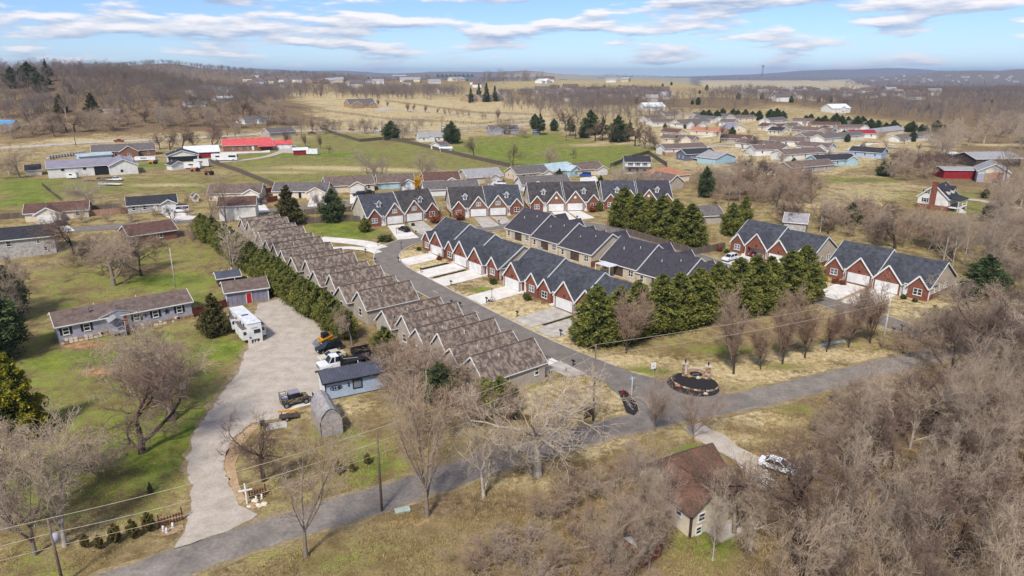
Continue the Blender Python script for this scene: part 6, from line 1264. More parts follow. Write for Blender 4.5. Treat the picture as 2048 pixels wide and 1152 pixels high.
for a, b, n in ((w0,w1,'left of the corner pole'),(w1,w2,'between corner pole and middle pole'),(w2,w3,'between middle pole and mossy pole'),(w3,w4,'between mossy pole and pale pole')):
    wire('top wire '+n, a, b, .5, group='wires along the lane'); wire('second wire '+n, a, b, .7, dz=1.6, group='wires along the lane'); 
    if a is not w3: wire('low telephone wire '+n, a, b, .7, .025, dz=3.1, group='wires along the lane')
pole('grey utility pole on the back lawn of the left yard', 351, 574, 498, m='pole_grey', arm=False, r=.12)
for x, y, tp, lb in [(66,242,206,'utility pole before the hillside wood, leftmost'),(152,292,250,'utility pole on the county road by the stone house'),(1132,283,246,'utility pole left of the dark pine'),(625,262,220,'utility pole beside the county road bend'),(788,280,252,'utility pole before the dark round evergreen'),(883,262,236,'utility pole behind the small white house'),(1454,440,360,'pale utility pole behind the evergreens'),(904,262,238,'thin utility pole right of the small white house'),(455,272,240,'utility pole above the red-roofed house'),(603,265,236,'utility pole right of the roadside house')]: pole(lb, x, y, tp, arm=x < 160, r=.2)
fa = P(152,292); fb = P(640,262); wire('long wire above the county road', (fa.x-160,fa.y-8,fa.z+12), (fa.x,fa.y,fa.z+13), 1.0, .05); wire('long wire crossing below the hillside wood', (fa.x,fa.y,fa.z+13), (fb.x,fb.y,fb.z+13), 1.5, .05)
p = P(761,262); t = thing('flagpole', 'tall white flagpole at the county road', 'flagpole', p); MB().cyl((0,0,0),.22,height_of(p,232),8,r2=.12).build('mast', 'white', t); MB().cyl((0,0,height_of(p,232)),.3,.4,8).build('finial', 'white', t)

# ------------------------------------------------------------------ fences
def fence(label, pts, h=1.8, m='wood_fence', sec=2.6, rails=False, cat='fence', name='plank_fence'):
    q_ = [P(*p) for p in pts]; t = thing(name, label, cat, q_[0])
    o = q_[0]; pm = {}
    for a, b in zip(q_, q_[1:]):
        L_ = math.hypot(b.x-a.x, b.y-a.y); n = max(1, round(L_/sec)); rz = math.atan2(b.y-a.y, b.x-a.x); s_ = L_/n
        k = (round(s_,2), rails)
        if k not in pm:
            pn = MB()
            if rails:
                for z in (.45,.85,1.25): pn.box(.04,s_-.04,-.03,.03,z*h/1.5-.09,z*h/1.5+.09)
            else:
                pk = max(3, int(s_/.3))
                for i in range(pk): pn.box(i*s_/pk+.01,(i+1)*s_/pk-.012,-.02+(i%2)*.004,.02,.05,h-(i%3)*.03)
                pn.box(0,s_,.021,.07,.4,.5).box(0,s_,.021,.07,h-.45,h-.35)
            pm[k] = (pn.mesh('panel', m), MB().box(-.08,.08,-.03,.13,-.4,h+.08).mesh('post', m))
        for i in range(n):
            x, y = a.x+(b.x-a.x)*i/n, a.y+(b.y-a.y)*i/n; z = hgt(x, y); x2, y2 = a.x+(b.x-a.x)*(i+1)/n, a.y+(b.y-a.y)*(i+1)/n; sl = math.atan2(hgt(x2,y2)-z, s_)
            e = obj('panel', pm[k][0], t, (x-o.x,y-o.y,z-o.z), rz); e.rotation_euler = (0,-sl,rz); obj('post', pm[k][1], t, (x-o.x,y-o.y,z-o.z), rz)
    return t
fence('weathered plank fence behind the first dormered duplex', [(610,448),(700,442),(732,446)], 1.9)
fence('weathered plank fence above the green lawn by the dark cedar', [(610,430),(700,424),(728,420)], 1.9)
fence('long plank fence between farmyard and pasture', [(420,326),(480,346),(548,374)], 2.0, sec=3)
fence('long plank fence crossing the pasture to the houses', [(640,258),(700,278),(720,284),(765,280),(800,284),(860,297),(920,312),(1000,330),(1020,335)], 2.0, sec=4)
fence('plank fence between pasture and two-storey house', [(1220,336),(1260,318),(1296,308)], 2.0, sec=4)
fence('plank fence right of the two-storey house', [(1296,308),(1310,318),(1334,334)], 2.2, sec=4)
fence('tan plank fence before the long white trailer house', [(1318,306),(1330,312),(1362,311)], 2.0, 'wood_fence_tan', sec=4)
fence('grey plank fence under the round evergreens', [(1250,468),(1330,492),(1388,510),(1450,498)], 1.9)
fence('brown plank fence beside the black-roofed house', [(182,432),(257,426)], 1.9, 'wood_fence_tan')
fence('weathered fence behind the brown-roofed house', [(182,424),(244,420)], 2.2)
fence('plank fence beside the brown-roofed house at far left', [(-20,440),(40,436),(70,440)], 1.8)
fence('dark red plank fence behind the cream garage house', [(505,392),(545,385)], 2.0, 'wood_fence_red')
fence('dark red plank fence left of the big cedar', [(520,408),(556,402)], 2.0, 'wood_fence_red')
fence('dark red fence joining manufactured home and workshop', [(388,634),(455,614)], 1.8, 'wood_fence_red')
fence('rail fence across the straw pasture', [(500,205),(560,213),(640,222),(720,232),(800,242),(880,245),(960,250),(1020,243),(1060,240)], 2.2, 'wood_dark', 9, True, name='rail_fence')
fence('rail fence behind the stone villa', [(770,203),(840,212),(900,220),(960,228),(1070,232)], 2.2, 'wood_dark', 9, True, name='rail_fence')
fence('rail fence near the county road', [(890,262),(960,258),(1060,246)], 2.2, 'wood_dark', 9, True, name='rail_fence')
fence('small weathered fence corner beside the mossy utility pole', [(1170,838),(1186,832)], 1.6, 'wood_dark')
fence('wire-and-post field fence between the green lawn and the farmyard', [(85,372),(104,388),(122,402)], 1.4, 'wood_dark', 3, True, name='rail_fence')

# ------------------------------------------------------------------ entrance sign and bed
def blob_rock(r, seed, m, parent=None, loc=(0,0,0), name='boulder'):
    rg = random.Random(seed); b = bmesh.new(); bmesh.ops.create_icosphere(b, subdivisions=2, radius=1)
    for v in b.verts: k = 1+rg.uniform(-.16,.16); v.co = Vector((v.co.x*r*k*1.25, v.co.y*r*k, v.co.z*r*k*.7))
    me = bpy.data.meshes.new(name); b.to_mesh(me); b.free(); me.materials.append(MATS[m]); return obj(name, me, parent, loc)
def sign():
    a, b = P(1368,754), P(1415,760); c = (a+b)/2; yw = math.atan2((b-a).y, (b-a).x); W_ = (b-a).length+.4
    t = thing('entrance_sign', 'stone entrance sign wall with two pillars and black oval panel', 'sign', c, yw)
    h = 1.7
    for sg in (-1, 1):
        x = sg*(W_/2-.25); rg = random.Random(sg+5)
        pil = MB().box(x-.4,x+.4,-.4,.4,-.2,2.35).build('pillar', 'stone', t)
        z = .02
        for row in range(7):
            zz = z+.3
            for k in range(2):
                w_ = .36+rg.uniform(-.05,.05); x0 = x-.4+k*.4
                MB().box(x0+.015,x0+.385,-.4-rg.uniform(.02,.06),-.398,z+.01,zz).build('stone', rg.choice(('stone','brick_tan','siding_tan')), pil)
            z += .33
        MB().box(x-.5,x+.5,-.5,.5,2.37,2.52).build('cap', 'siding_tan', t); MB().cyl((x,0,2.53),.09,.34,8).box(x-.12,x+.12,-.12,.12,2.85,3.1).build('lamp', 'black', t)
    wl = MB(); w2 = W_/2-.68
    wl.pxz([(-w2,-.2),(w2,-.2),(w2,1.55),(w2*.5,1.75),(0,1.82),(-w2*.5,1.75),(-w2,1.55)], -.22, .22); wo_ = wl.build('wall', 'stone', t)
    wc = MB(); pts = [(-w2,1.6),(-w2*.5,1.8),(0,1.87),(w2*.5,1.8),(w2,1.6)]
    for p_, q_ in zip(pts, pts[1:]): wc.bar((p_[0],0,p_[1]),(q_[0],0,q_[1]),.56,.1)
    wc.build('coping', 'siding_tan', wo_)
    n = 32; ov = MB(); ov.pxz([(math.cos(k*2*math.pi/n)*w2*.72, .92+math.sin(k*2*math.pi/n)*.4) for k in range(n)], -.3, -.225); o = ov.build('panel', 'black', t)
    tx = MB(); rg = random.Random(2)          # script line, too small to read in the photograph: strokes only
    for row, (z, k0, k1) in enumerate(((1.02,-.4,.4),(.80,-.45,.45))):
        x = w2*k0
        while x < w2*k1: s_ = rg.uniform(.06,.12); tx.bar((x,-.31,z-.05),(x+s_*.5,-.31,z+rg.uniform(.04,.1)),.012,.025); tx.bar((x+s_*.5,-.31,z+.05),(x+s_,-.31,z-.05),.012,.025); x += s_*1.15
    tx.build('lettering', 'roof_lightgrey', o)['kind'] = 'stuff'
    # raised bed of dark mulch held by a curved stone wall
    bed = pxpoly([(1390+47*math.cos(k*math.pi/5)-14*math.sin(k*math.pi/5)*.2, 766+47*math.cos(k*math.pi/5)*.19+15*math.sin(k*math.pi/5)) for k in range(10)])
    b_ = thing('planting_bed', 'raised oval mulch bed with curved stone edge before the entrance sign', 'planting bed', (c.x,c.y,0)); cc = Vector((c.x, c.y))
    sp2 = spline([Vector(p) for p in bed]+[Vector(bed[0])], .8)
    mb = MB(); n = len(sp2); mb.v = [(p.x-c.x,p.y-c.y,.3) for p in sp2[:-1]]; mb.f = [tuple(range(n-1))]; mb.build('mulch', 'mulch', b_)
    rg = random.Random(8); st = {}
    fr_ = spline([Vector(bed[i]) for i in (0,1,2,3,4,5)], .55)
    for i, (p_, q_) in enumerate(zip(fr_, fr_[1:])):
        for row in range(1):
            L_ = (q_-p_).length; k = i % 3
            if k not in st: st[k] = MB().box(-.26+k*.01,.26-k*.01,-.12,.12,-.1,.3-k*.03).mesh('stone', ('stone','siding_tan','brick_tan')[k])
            d = (q_-p_); obj('stone', st[k], b_, ((p_.x+q_.x)/2-c.x,(p_.y+q_.y)/2-c.y,row*.28), math.atan2(d.y, d.x))
    for i, (x, y, r, m, lb) in enumerate([(1379,757,.3,'stone','tan boulder lying before the sign panel, left'),(1396,760,.32,'siding_tan','pale boulder lying before the sign panel, right'),(1355,773,.36,'roof_orange','rust-coloured boulder below the bed wall'),(1411,789,.28,'siding_tan','pale boulder at the right foot of the bed wall')]):
        p = P(x, y); tag(blob_rock(r, i, m, None, (p.x, p.y, (.3 if i < 2 else .05)+r*.35)), lb, 'boulder')
sign()
def post_sign(label, x, y, h, w, bh, m='white', name='yard_sign', rz=20):
    t = thing(name, label, 'sign', P(x, y), R(rz)); MB().box(-.04,.04,-.03,.03,0,h).build('post', 'pole_grey', t); MB().box(-w/2,w/2,-.06,-.035,h-bh,h).build('board', m, t); return t
t = post_sign('white yard sign at the street junction lawn', 1306, 744, 1.7, .9, 1.1); MB().box(-.2,.2,-.07,-.062,1.0,1.15).build('print', 'roof_lightgrey', t)
def street_sign():
    t = thing('street_sign', 'white street-name post beside the mulch island', 'sign', P(1263,790), R(20)); MB().cyl((0,0,0),.06,2.9,8).build('post', 'white', t); MB().box(-.45,.45,-.02,.02,2.7,2.9).build('name_blade', 'siding_aqua', t); MB().box(-.02,.02,-.4,.4,2.92,3.1).build('name_blade', 'siding_aqua', t)
street_sign()
t = thing('fire_hydrant', 'red fire hydrant on the mulch island', 'hydrant', P(1247,789)); MB().cyl((0,0,0),.16,.62,10).cyl((0,0,.62),.19,.1,10).cyl((0,0,.72),.13,.14,10,r2=.05).build('body', 'car_red', t); MB().cyl((-.28,0,.45),.08,.56,8,'x').build('nozzle', 'car_red', t)
def mailbox(label, x, y, rz):
    t = thing('mailbox', label, 'mailbox', P(x, y), R(rz), 'mailboxes on the street'); MB().box(-.06,.06,-.06,.06,0,1.05).build('post', 'black', t)
    pr = [(-.14,0),(.14,0),(.14,.16),(.08,.26),(-.08,.26),(-.14,.16)]; MB().pxz([(a,1.05+b) for a,b in pr], -.4, .3).box(-.03,.03,-.3,.25,.98,1.05).build('box', 'black', t); MB().box(.142,.16,.0,.2,1.2,1.3).build('flag', 'red_paint', t)
for x, y, lb in [(1146,734,'black mailbox at the nearest row-house drive'),(1121,672,'black mailbox at the cypress end of the street'),(1034,634,'black mailbox at the bare sandy lawn'),(902,572,'black mailbox left of the green patch of lawn'),(842,546,'black mailbox at the second garage lawn'),(797,524,'black mailbox at the bend lawn'),(973,606,'tall lamp-topped mailbox at the third lawn'),(832,470,'black mailbox below the parked dark car'),(998,449,'black mailbox before the second dormered duplex'),(1154,440,'black mailbox before the third dormered duplex'),(756,492,'black mailbox at the curved drive'),(731,507,'black mailbox left of the bend'),(750,526,'black mailbox at the row-house bend'),(903,612,'black mailbox before the nearest row-house roofs'),(920,616,'thin black mailbox post before the nearest row-house roofs'),(1752,622,'black mailbox at the last duplex drive'),(1785,668,'black mailbox beside the verge'),(1803,662,'second black mailbox beside the verge')]: mailbox(lb, x, y, 38)
for x, y, tp, lb in [(803,500,484,'slim lamp post on the bend lawn'),(984,604,578,'slim lamp post at the third driveway'),(793,468,456,'slim lamp post at the dark car drive'),(1240,470,455,'white marker post by the back street')]:
    p = P(x, y); h = height_of(p, tp); t = thing('lamp_post', lb, 'lamp post', p); MB().cyl((0,0,0),.05,h-.3,8).build('post', 'black', t); MB().cyl((0,0,h-.3),.1,.26,8,r2=.14).cyl((0,0,h-.04),.16,.1,8,r2=.03).build('lantern', 'black', t)
struct(drape('puddle', pxpoly([(1636,690),(1655,684),(1690,680),(1694,684),(1668,688),(1640,694)]), 'water', .03, 2))

# ------------------------------------------------------------------ roadside shrine and yard things at the lower left
def shrine():
    p = P(494,1008); t = thing('white_cross', 'tall white wooden cross beside the gravel drive', 'cross', p, R(20)); MB().box(-.08,.08,-.06,.06,-.2,2.7).build('upright', 'white', t); MB().box(-.75,-.083,-.05,.05,1.75,1.9).build('arm', 'white', t); MB().box(.083,.75,-.05,.05,1.75,1.9).build('arm', 'white', t)
    rg = random.Random(3)
    for k in range(9):
        q_ = P(500+rg.uniform(0,34), 1012+rg.uniform(-9,4)); tag(blob_rock(rg.uniform(.22,.42), k+20, 'stone' if k % 2 else 'siding_cream', None, (q_.x,q_.y,.1)), 'cream field stone of the heap at the white cross', 'stone', 'stones at the white cross')
    def picket(label, A, B, h):
        a, b = P(*A), P(*B); L_ = (b-a).length; t = thing('picket_fence', label, 'fence', a, math.atan2((b-a).y,(b-a).x)); n = max(5, int(L_/.28))
        me_ = MB().pxz([(-.05,0),(.05,0),(.05,h-.1),(0,h),(-.05,h-.1)], -.02, .02).mesh('picket', 'wood_fence_red')
        for k in range(n+1): obj('picket', me_, t, (k*L_/n,0,0))
        for z in (.3, h-.35): MB().box(0,L_,.025,.06,z,z+.08).build('rail', 'wood_fence_red', t)
        for x in (0, L_): MB().box(x-.07,x+.07,.065,.2,-.2,h+.35).build('post', 'wood_dark', t)
    picket('short red picket fence corner at the gravel drive mouth', (320,1056), (366,1040), 1.2); picket('short red picket fence behind the white cross', (500,998), (532,990), 1.1)
    drape('rock_border', pxpoly([(320,1062),(366,1048),(368,1060),(345,1070),(324,1074)]), 'stone', .08, 1)
    for k, (x, y) in enumerate([(327,1062),(346,1056),(334,1066),(524,998),(513,1002)]):
        q_ = P(x, y); s_ = thing('garden_statue', ('small white garden statue, leftmost on the rock border','small white garden statue, right one on the rock border','low white garden statue at the rock border foot','white seated garden statue beside the cross','white round garden ornament beside the cross')[k], 'statue', (q_.x,q_.y,.05))
        MB().cyl((0,0,0),.17,.12,8).build('plinth', 'siding_white', s_); MB().cyl((0,0,.12),.13,.35,8,r2=.09).build('body', 'white', s_, smooth=True); hd = blob_rock(.1, k, 'white', s_, (0,0,.55), 'head')
shrine()
p = P(805,1022); t = thing('utility_box', 'pale green utility box in the grass below the lane', 'utility box', p, R(20)); MB().box(-.8,.8,-.4,.4,-.1,.16).build('box', 'box_green', t); MB().box(-.86,.86,-.46,.46,.163,.22).build('lid', 'box_green', t)
p = P(366,777); t = thing('water_tank', 'small white round tank beside the gravel yard', 'tank', p); MB().cyl((0,0,0),.4,.5,12).cyl((0,0,.5),.4,.16,12,r2=.12).build('body', 'white', t, smooth=False); MB().cyl((0,0,.66),.12,.08,10).build('lid', 'roof_lightgrey', t)

# ------------------------------------------------------------------ vehicles
WH = {}
def wheels(t, xs, yw, r=.33, w=.22):
    if (r, w) not in WH: WH[(r, w)] = (MB().cyl((0,-w/2,0), r, w, 16, 'y').mesh('wheel', 'rubber'), MB().cyl((0,-w/2-.012,0), r*.62, w+.024, 12, 'y').mesh('rim', 'steel'))
    for x in xs:
        for s_ in (-1, 1): o = obj('wheel', WH[(r,w)][0], t, (x,s_*yw,r)); obj('rim', WH[(r,w)][1], o)
def frustum(mb, x0, x1, x2, x3, z0, z1, yb, yt):
    return mb.add([(x0,-yb,z0),(x1,-yb,z0),(x1,yb,z0),(x0,yb,z0),(x2,-yt,z1),(x3,-yt,z1),(x3,yt,z1),(x2,yt,z1)], [(0,3,2,1),(4,5,6,7),(0,1,5,4),(1,2,6,5),(2,3,7,6),(3,0,4,7)])
SHAPES = { # length, half width, body outline (x,z), cabin x0,x1 at belt, x2,x3 at roof, belt, roof
 'sedan': (.9, [(-2.35,.32),(2.3,.3),(2.36,.5),(2.25,.7),(1.1,.88),(-1.65,.96),(-2.3,.9)], (-1.75,1.05,-1.15,.25,.88,1.44)),
 'suv':   (.93,[(-2.35,.38),(2.3,.36),(2.38,.6),(2.25,.92),(1.15,1.04),(-2.3,1.08),(-2.4,.7)], (-2.3,1.1,-2.05,.35,1.02,1.72)),
 'pickup':(.98,[(-2.8,.5),(2.7,.45),(2.8,.7),(2.7,1.02),(1.3,1.12),(-2.75,1.1)], (-.75,1.25,-.55,.5,1.08,1.85)),
 'van':   (.98,[(-2.6,.4),(2.4,.4),(2.5,.7),(2.3,1.05),(1.6,1.2),(-2.6,1.2)], (-2.55,1.6,-2.45,.95,1.15,2.1))}
def car(label, kind, px, py, yaw, m, name=None, group=None, world=None):
    p = world or P(px, py); hw, prof, (x0,x1,x2,x3,zb,zt) = SHAPES[kind]
    t = thing(name or 'parked_'+('car' if kind in ('sedan','suv') else kind), label, {'sedan':'car','suv':'car','pickup':'pickup truck','van':'van'}[kind], (p.x,p.y,hgt(p.x,p.y)+.07), R(yaw), group)
    b = MB(); n = len(prof); k = .9; cz = .7                                # body: full outline in the middle, drawn in at the sides
    ring = lambda y, s_: [(x*s_, y, cz+(z-cz)*(s_**1.5)) for x, z in prof]
    secs = [ring(-hw,.94), ring(-hw*.82,1), ring(hw*.82,1), ring(hw,.94)]; b.v = [v for s_ in secs for v in s_]
    for j in range(3): b.f += [(j*n+i, j*n+(i+1)%n, (j+1)*n+(i+1)%n, (j+1)*n+i) for i in range(n)]
    b.f += [tuple(range(n-1,-1,-1)), tuple(range(3*n,4*n))]; bo = b.build('body', m, t)
    frustum(MB(), x0,x1,x2,x3,zb,zt-.06,hw*.86,hw*.7).build('window', 'glass', t)
    rf = MB().box(x2-.03,x3+.03,-hw*.7,hw*.7,zt-.07,zt)
    for s_ in (-1, 1):
        rf.bar((x1-.02,s_*hw*.87,zb),(x3,s_*hw*.71,zt-.04),.07,.07).bar((x0+.02,s_*hw*.87,zb),(x2,s_*hw*.71,zt-.04),.1,.08).bar(((x0+x1)/2,s_*hw*.88,zb),((x2+x3)/2,s_*hw*.72,zt-.04),.06,.08)
    rf.build('roof', m, t); xs = [v[0] for v in prof]
    wheels(t, (min(xs)+.85, max(xs)-.9), hw-.1, .36 if kind in ('pickup','van') else .33)
    for s_ in (-1, 1): MB().box(max(xs)-.14,max(xs)-.01,s_*hw*.72-.16,s_*hw*.72+.16,.58,.74).build('headlight', 'white_metal', t); MB().box(min(xs)-.02,min(xs)+.1,s_*hw*.74-.12,s_*hw*.74+.12,.66,.84).build('taillight', 'car_red', t)
    if kind == 'pickup': MB().box(-2.62,-.85,-hw*.8,hw*.8,1.06,1.125).build('bed_liner', 'black', t)
    return t
def gpt(px, py): return P(px, py)
Sx = lambda s_, t_: Vector((*ST(s_, t_), 0))
car('dark grey car on the drive of the first dormered duplex','sedan',808,462,130,'car_black')
car('white car on the drive of the open-garage duplex','suv',0,0,218,'car_white',world=Sx(.8,70.2)); car('silver car beside the white one at the open garage','sedan',0,0,218,'car_silver',world=Sx(4.2,69.8)); car('red car inside the open garage','sedan',0,0,218,'car_maroon',world=Sx(2.6,79.0))
car('white van on the drive of the black-roofed house','van',362,425,200,'car_white'); car('black pickup before the garage of the cream house','pickup',524,408,260,'car_black'); car('black car, left of two on the cream house drive','suv',718,392,205,'car_black'); car('black car, right of two on the cream house drive','sedan',736,388,205,'car_black'); car('dark car on the drive of the brown-roofed house','suv',118,452,200,'car_black')
car('white pickup on the drive of the pale-grey-roofed house','pickup',1000,370,165,'car_white'); car('white-and-blue van before the cream house in the middle','van',1170,354,175,'car_blue'); car('red pickup with white cap driving on the county road','pickup',238,284,5,'car_red','pickup'); car('white pickup at the red-roof garage','pickup',566,296,170,'car_white'); car('white car beside the brown-roofed park house','sedan',1576,318,10,'car_white'); car('white car at the right of the park lane','suv',1768,303,100,'car_white'); car('red car on the county road behind the pasture','sedan',703,261,5,'car_red'); car('white car beside the flagpole','sedan',755,262,5,'car_white'); car('maroon pickup beside the roadside house','pickup',624,268,5,'car_maroon'); car('white car at the county road right of the pole','suv',888,257,10,'car_white'); car('white car half hidden in the lower right wood','sedan',1556,940,-35,'car_white'); car('black hatchback in the gravel yard behind the cream car','suv',658,702,218,'car_black'); car('cream car between the black hatchback and the white truck','sedan',664,718,216,'car_cream'); car('white car on the park drive','sedan',1490,302,30,'car_white')
def wrecker():
    p = P(683,735); t = thing('tow_truck', 'white flatbed tow truck with black deck in the gravel yard', 'truck', (p.x,p.y,.07), R(213))
    b = MB().box(.9,3.9,-1.05,1.05,.55,1.35); frustum(b,.9,3.9,1.0,3.6,1.35,1.55,1.05,.95); b.build('body', 'car_white', t)
    frustum(MB(),.55,2.4,.6,1.75,1.55,2.45,1.0,.86).build('window', 'glass', t)
    c = MB().box(.55,1.85,-.88,.88,2.4,2.5).box(.5,1.0,-1.02,1.02,.6,1.55)
    for s_ in (-1,1): c.bar((2.35,s_*.98,1.55),(1.75,s_*.85,2.45),.08,.08).bar((1.35,s_*1.0,1.55),(1.25,s_*.86,2.45),.08,.14).box(1.9,3.6,s_*1.0-.12,s_*1.0+.12,.9,1.2)
    c.build('cab_frame', 'car_white', t); MB().box(3.85,3.95,-.8,.8,.7,1.3).build('grille', 'steel', t)
    MB().box(-5.4,.35,-1.2,1.2,1.0,1.18).box(.2,.4,-1.2,1.2,1.18,2.3).build('deck', 'black', t); MB().cyl((.1,-.35,1.35),.2,.8,10,'y').build('winch', 'steel', t); MB().bar((.1,0,1.5),(-2.8,.3,1.25),.07,.07).build('boom', 'pole_grey', t)
    wheels(t, (3.0,), .95, .46, .3); wheels(t, (-2.9,), .95, .46, .5); MB().box(-5,2.5,-.4,.4,.6,.98).build('chassis', 'black', t)
wrecker()
def dump_bed():
    p = P(735,712); t = thing('dump_trailer', 'black dump trailer behind the tow truck', 'trailer', (p.x,p.y,.07), R(213)); b = MB().box(-2.6,2.6,-1.1,1.1,.7,.85)
    for s_ in (-1,1): b.box(-2.6,2.6,s_*1.1-.05,s_*1.1+.05,.85,1.7)
    b.box(2.5,2.62,-1.05,1.05,.85,1.7).box(-2.62,-2.5,-1.05,1.05,.85,1.7); b.build('bed', 'black', t); wheels(t, (-.9,.3), 1.0, .38); MB().bar((2.6,0,.6),(4.0,0,.5),.14,.14).build('tongue', 'black', t)
dump_bed()
def loader():
    p = P(652,686); t = thing('skid_loader', 'yellow-and-black skid loader behind the black hatchback', 'loader', (p.x,p.y,.07), R(216)); MB().pxz([(-1.3,.4),(1.0,.4),(1.0,1.0),(-.9,1.35),(-1.3,1.2)], -.6, .6).build('body', 'yellow', t)
    MB().box(-.5,.7,-.55,.55,1.15,2.0).build('cab', 'black', t)
    for s_ in (-1,1): MB().bar((-1.1,s_*.75,1.5),(1.6,s_*.75,.75),.14,.24).build('lift_arm', 'yellow', t); MB().box(-1.1,.95,s_*.85-.2,s_*.85+.2,.0,.6).build('track', 'rubber', t)
    MB().pxz([(1.5,.1),(2.3,.05),(1.7,.75),(1.5,.75)], -.95, .95).build('bucket', 'steel', t)
loader()
def camper():
    a, b = P(491,688), P(534,684); yw = math.atan2((b-a).y,(b-a).x); c = (a+b)/2
    t = thing('camper_trailer', 'long white fifth-wheel camper trailer with slide-outs on the gravel yard', 'camper trailer', (c.x,c.y,.07), R(37)); L_ = 12.0
    MB().pyz([(0,.75),(L_*.74,.75),(L_*.74,1.7),(L_,1.75),(L_+.1,2.4),(L_-.5,3.75),(0,3.85),(-.08,2.0)], -1.25, 1.25).build('body', 'white', t)
    MB().box(-1.3,1.3,-.1,L_-.6,3.86,3.92).build('roof', 'white_metal', t)
    for y, w_, h_ in ((1.2,.45,.2),(3.0,.45,.16),(5.2,.6,.1),(7.4,.3,.12),(9.0,.5,.2)): MB().box(-.1-w_,-.1+w_,y-.3,y+.3,3.925,3.925+h_).build('roof_vent', 'white_metal' if y != 5.2 else 'screen', t)
    MB().box(-.2,.95,-.12,-.05,1.9,2.6).build('rear_window', 'glass', t)
    for x0, x1, y0, y1, in ((1.28,2.2,.9,5.0),(-2.15,-1.28,.3,3.0),(-2.0,-1.28,3.2,5.6),(-2.1,-1.28,7.4,9.6)):
        s_ = MB().box(x0,x1,y0,y1,.8,2.9).build('slide_out', 'white', t); MB().box(x0-.03,x1+.03,y0-.03,y1+.03,2.905,2.95).build('slide_roof', 'roof_grey', s_); xm = (x0+x1)/2; MB().box(xm-.25,xm+.25,y0-.04,y0-.005,1.8,2.4).build('slide_window', 'glass', s_)
    for y in (1.8, 3.8, 6.4): MB().box(-1.3,-1.26,y,y+.7,2.95,3.4).build('window', 'glass', t)
    wheels(t, (0,), 0, .38, .01) if False else None
    for y in (4.4, 5.4):
        for s_ in (-1,1): MB().cyl((s_*1.1-.12,y,.38),.38,.24,16,'x').build('wheel', 'rubber', t)
    for x in (-1.0, 1.0): MB().box(x-.25,x+.25,.0,.5,-.05,.74).build('leveling_jack', 'concrete', t)
    for x in (-.25, .25): MB().cyl((x,.4,.0),.16,.5,8).build('gas_bottle', 'white', t)
    MB().box(2.25,2.6,2.2,2.9,-.05,.9).build('step', 'black', t); MB().box(-.6,.5,-.11,-.085,2.95,3.05).build('nameplate', 'siding_grey', t); MB().box(-1.05,-.8,-.11,-.085,1.1,1.4).build('decal', 'black', t)
camper()
def buggy():
    p = P(590,808); t = thing('utility_buggy', 'camouflage four-door utility buggy with rear cage on the shed apron', 'buggy', (p.x,p.y,.07), R(33))
    MB().pxz([(-2.0,.5),(1.9,.5),(2.1,.8),(1.9,1.1),(1.0,1.2),(-2.0,1.15)], -.8, .8).build('body', 'camo', t)
    frustum(MB(),-.9,1.2,-.8,.6,1.2,1.95,.74,.66).build('window', 'glass', t); MB().box(-.85,.75,-.72,.72,1.95,2.05).build('roof', 'roof_lavender', t)
    cg = MB()
    for x in (-2.0,-1.0):
        for y in (-.75,.75): cg.bar((x,y,1.1),(x,y,2.0),.06,.06)
    for z in (1.55,2.0):
        for y in (-.75,.75): cg.bar((-2,y,z),(-1,y,z),.06,.06)
        cg.bar((-2,-.75,z),(-2,.75,z),.06,.06)
    cg.build('cage', 'black', t); MB().box(-1.9,-1.05,-.6,.6,1.16,1.5).build('cargo_box', 'siding_grey', t); wheels(t, (-1.45,1.45), .85, .42, .3); MB().pyz([(-.9,.1),(.9,.1),(.9,.75),(-.9,.75)], 2.9, 3.0).build('plow_blade', 'black', t); MB().bar((2.0,0,.5),(2.9,0,.4),.2,.12).build('plow_arm', 'black', t)
buggy()
def small_trailer():
    p = P(578,838); t = thing('utility_trailer', 'small trailer with a yellow beam near the grey shelter', 'trailer', (p.x,p.y,.05), R(15)); MB().box(-1.3,1.3,-.6,.6,.45,.55).build('deck', 'wood_dark', t); MB().box(-1.4,1.4,.5,.7,.9,1.1).build('beam', 'yellow', t); wheels(t, (-.2,), .7, .28)
    for x in (-1.0, 1.0): MB().box(x-.05,x+.05,.53,.63,.55,.9).build('stake', 'black', t)
    q_ = P(550,852); t = thing('fire_ring', 'pale slab patio with black grill beside the drive', 'patio', (q_.x,q_.y,0), R(20)); MB().box(-1.2,1.6,-1,.9,-.1,.1).build('slab', 'concrete_old', t); MB().box(-1.9,-1.3,-.4,.4,.5,1.0).box(-1.85,-1.75,-.3,-.2,0,.5).box(-1.45,-1.35,.2,.3,0,.5).build('grill', 'black', t)
    q_ = P(795,770); t = thing('junk_cart', 'blue tarp bundle on a cart at the end of the pale-blue shed', 'cart', (q_.x,q_.y,.05), R(40)); MB().box(-.9,.9,-.6,.6,.35,.45).build('deck', 'wood_fence_tan', t); blob_rock(.5, 77, 'car_blue', t, (0,0,.8), 'tarp_bundle'); wheels(t, (0,), .6, .25)
small_trailer()
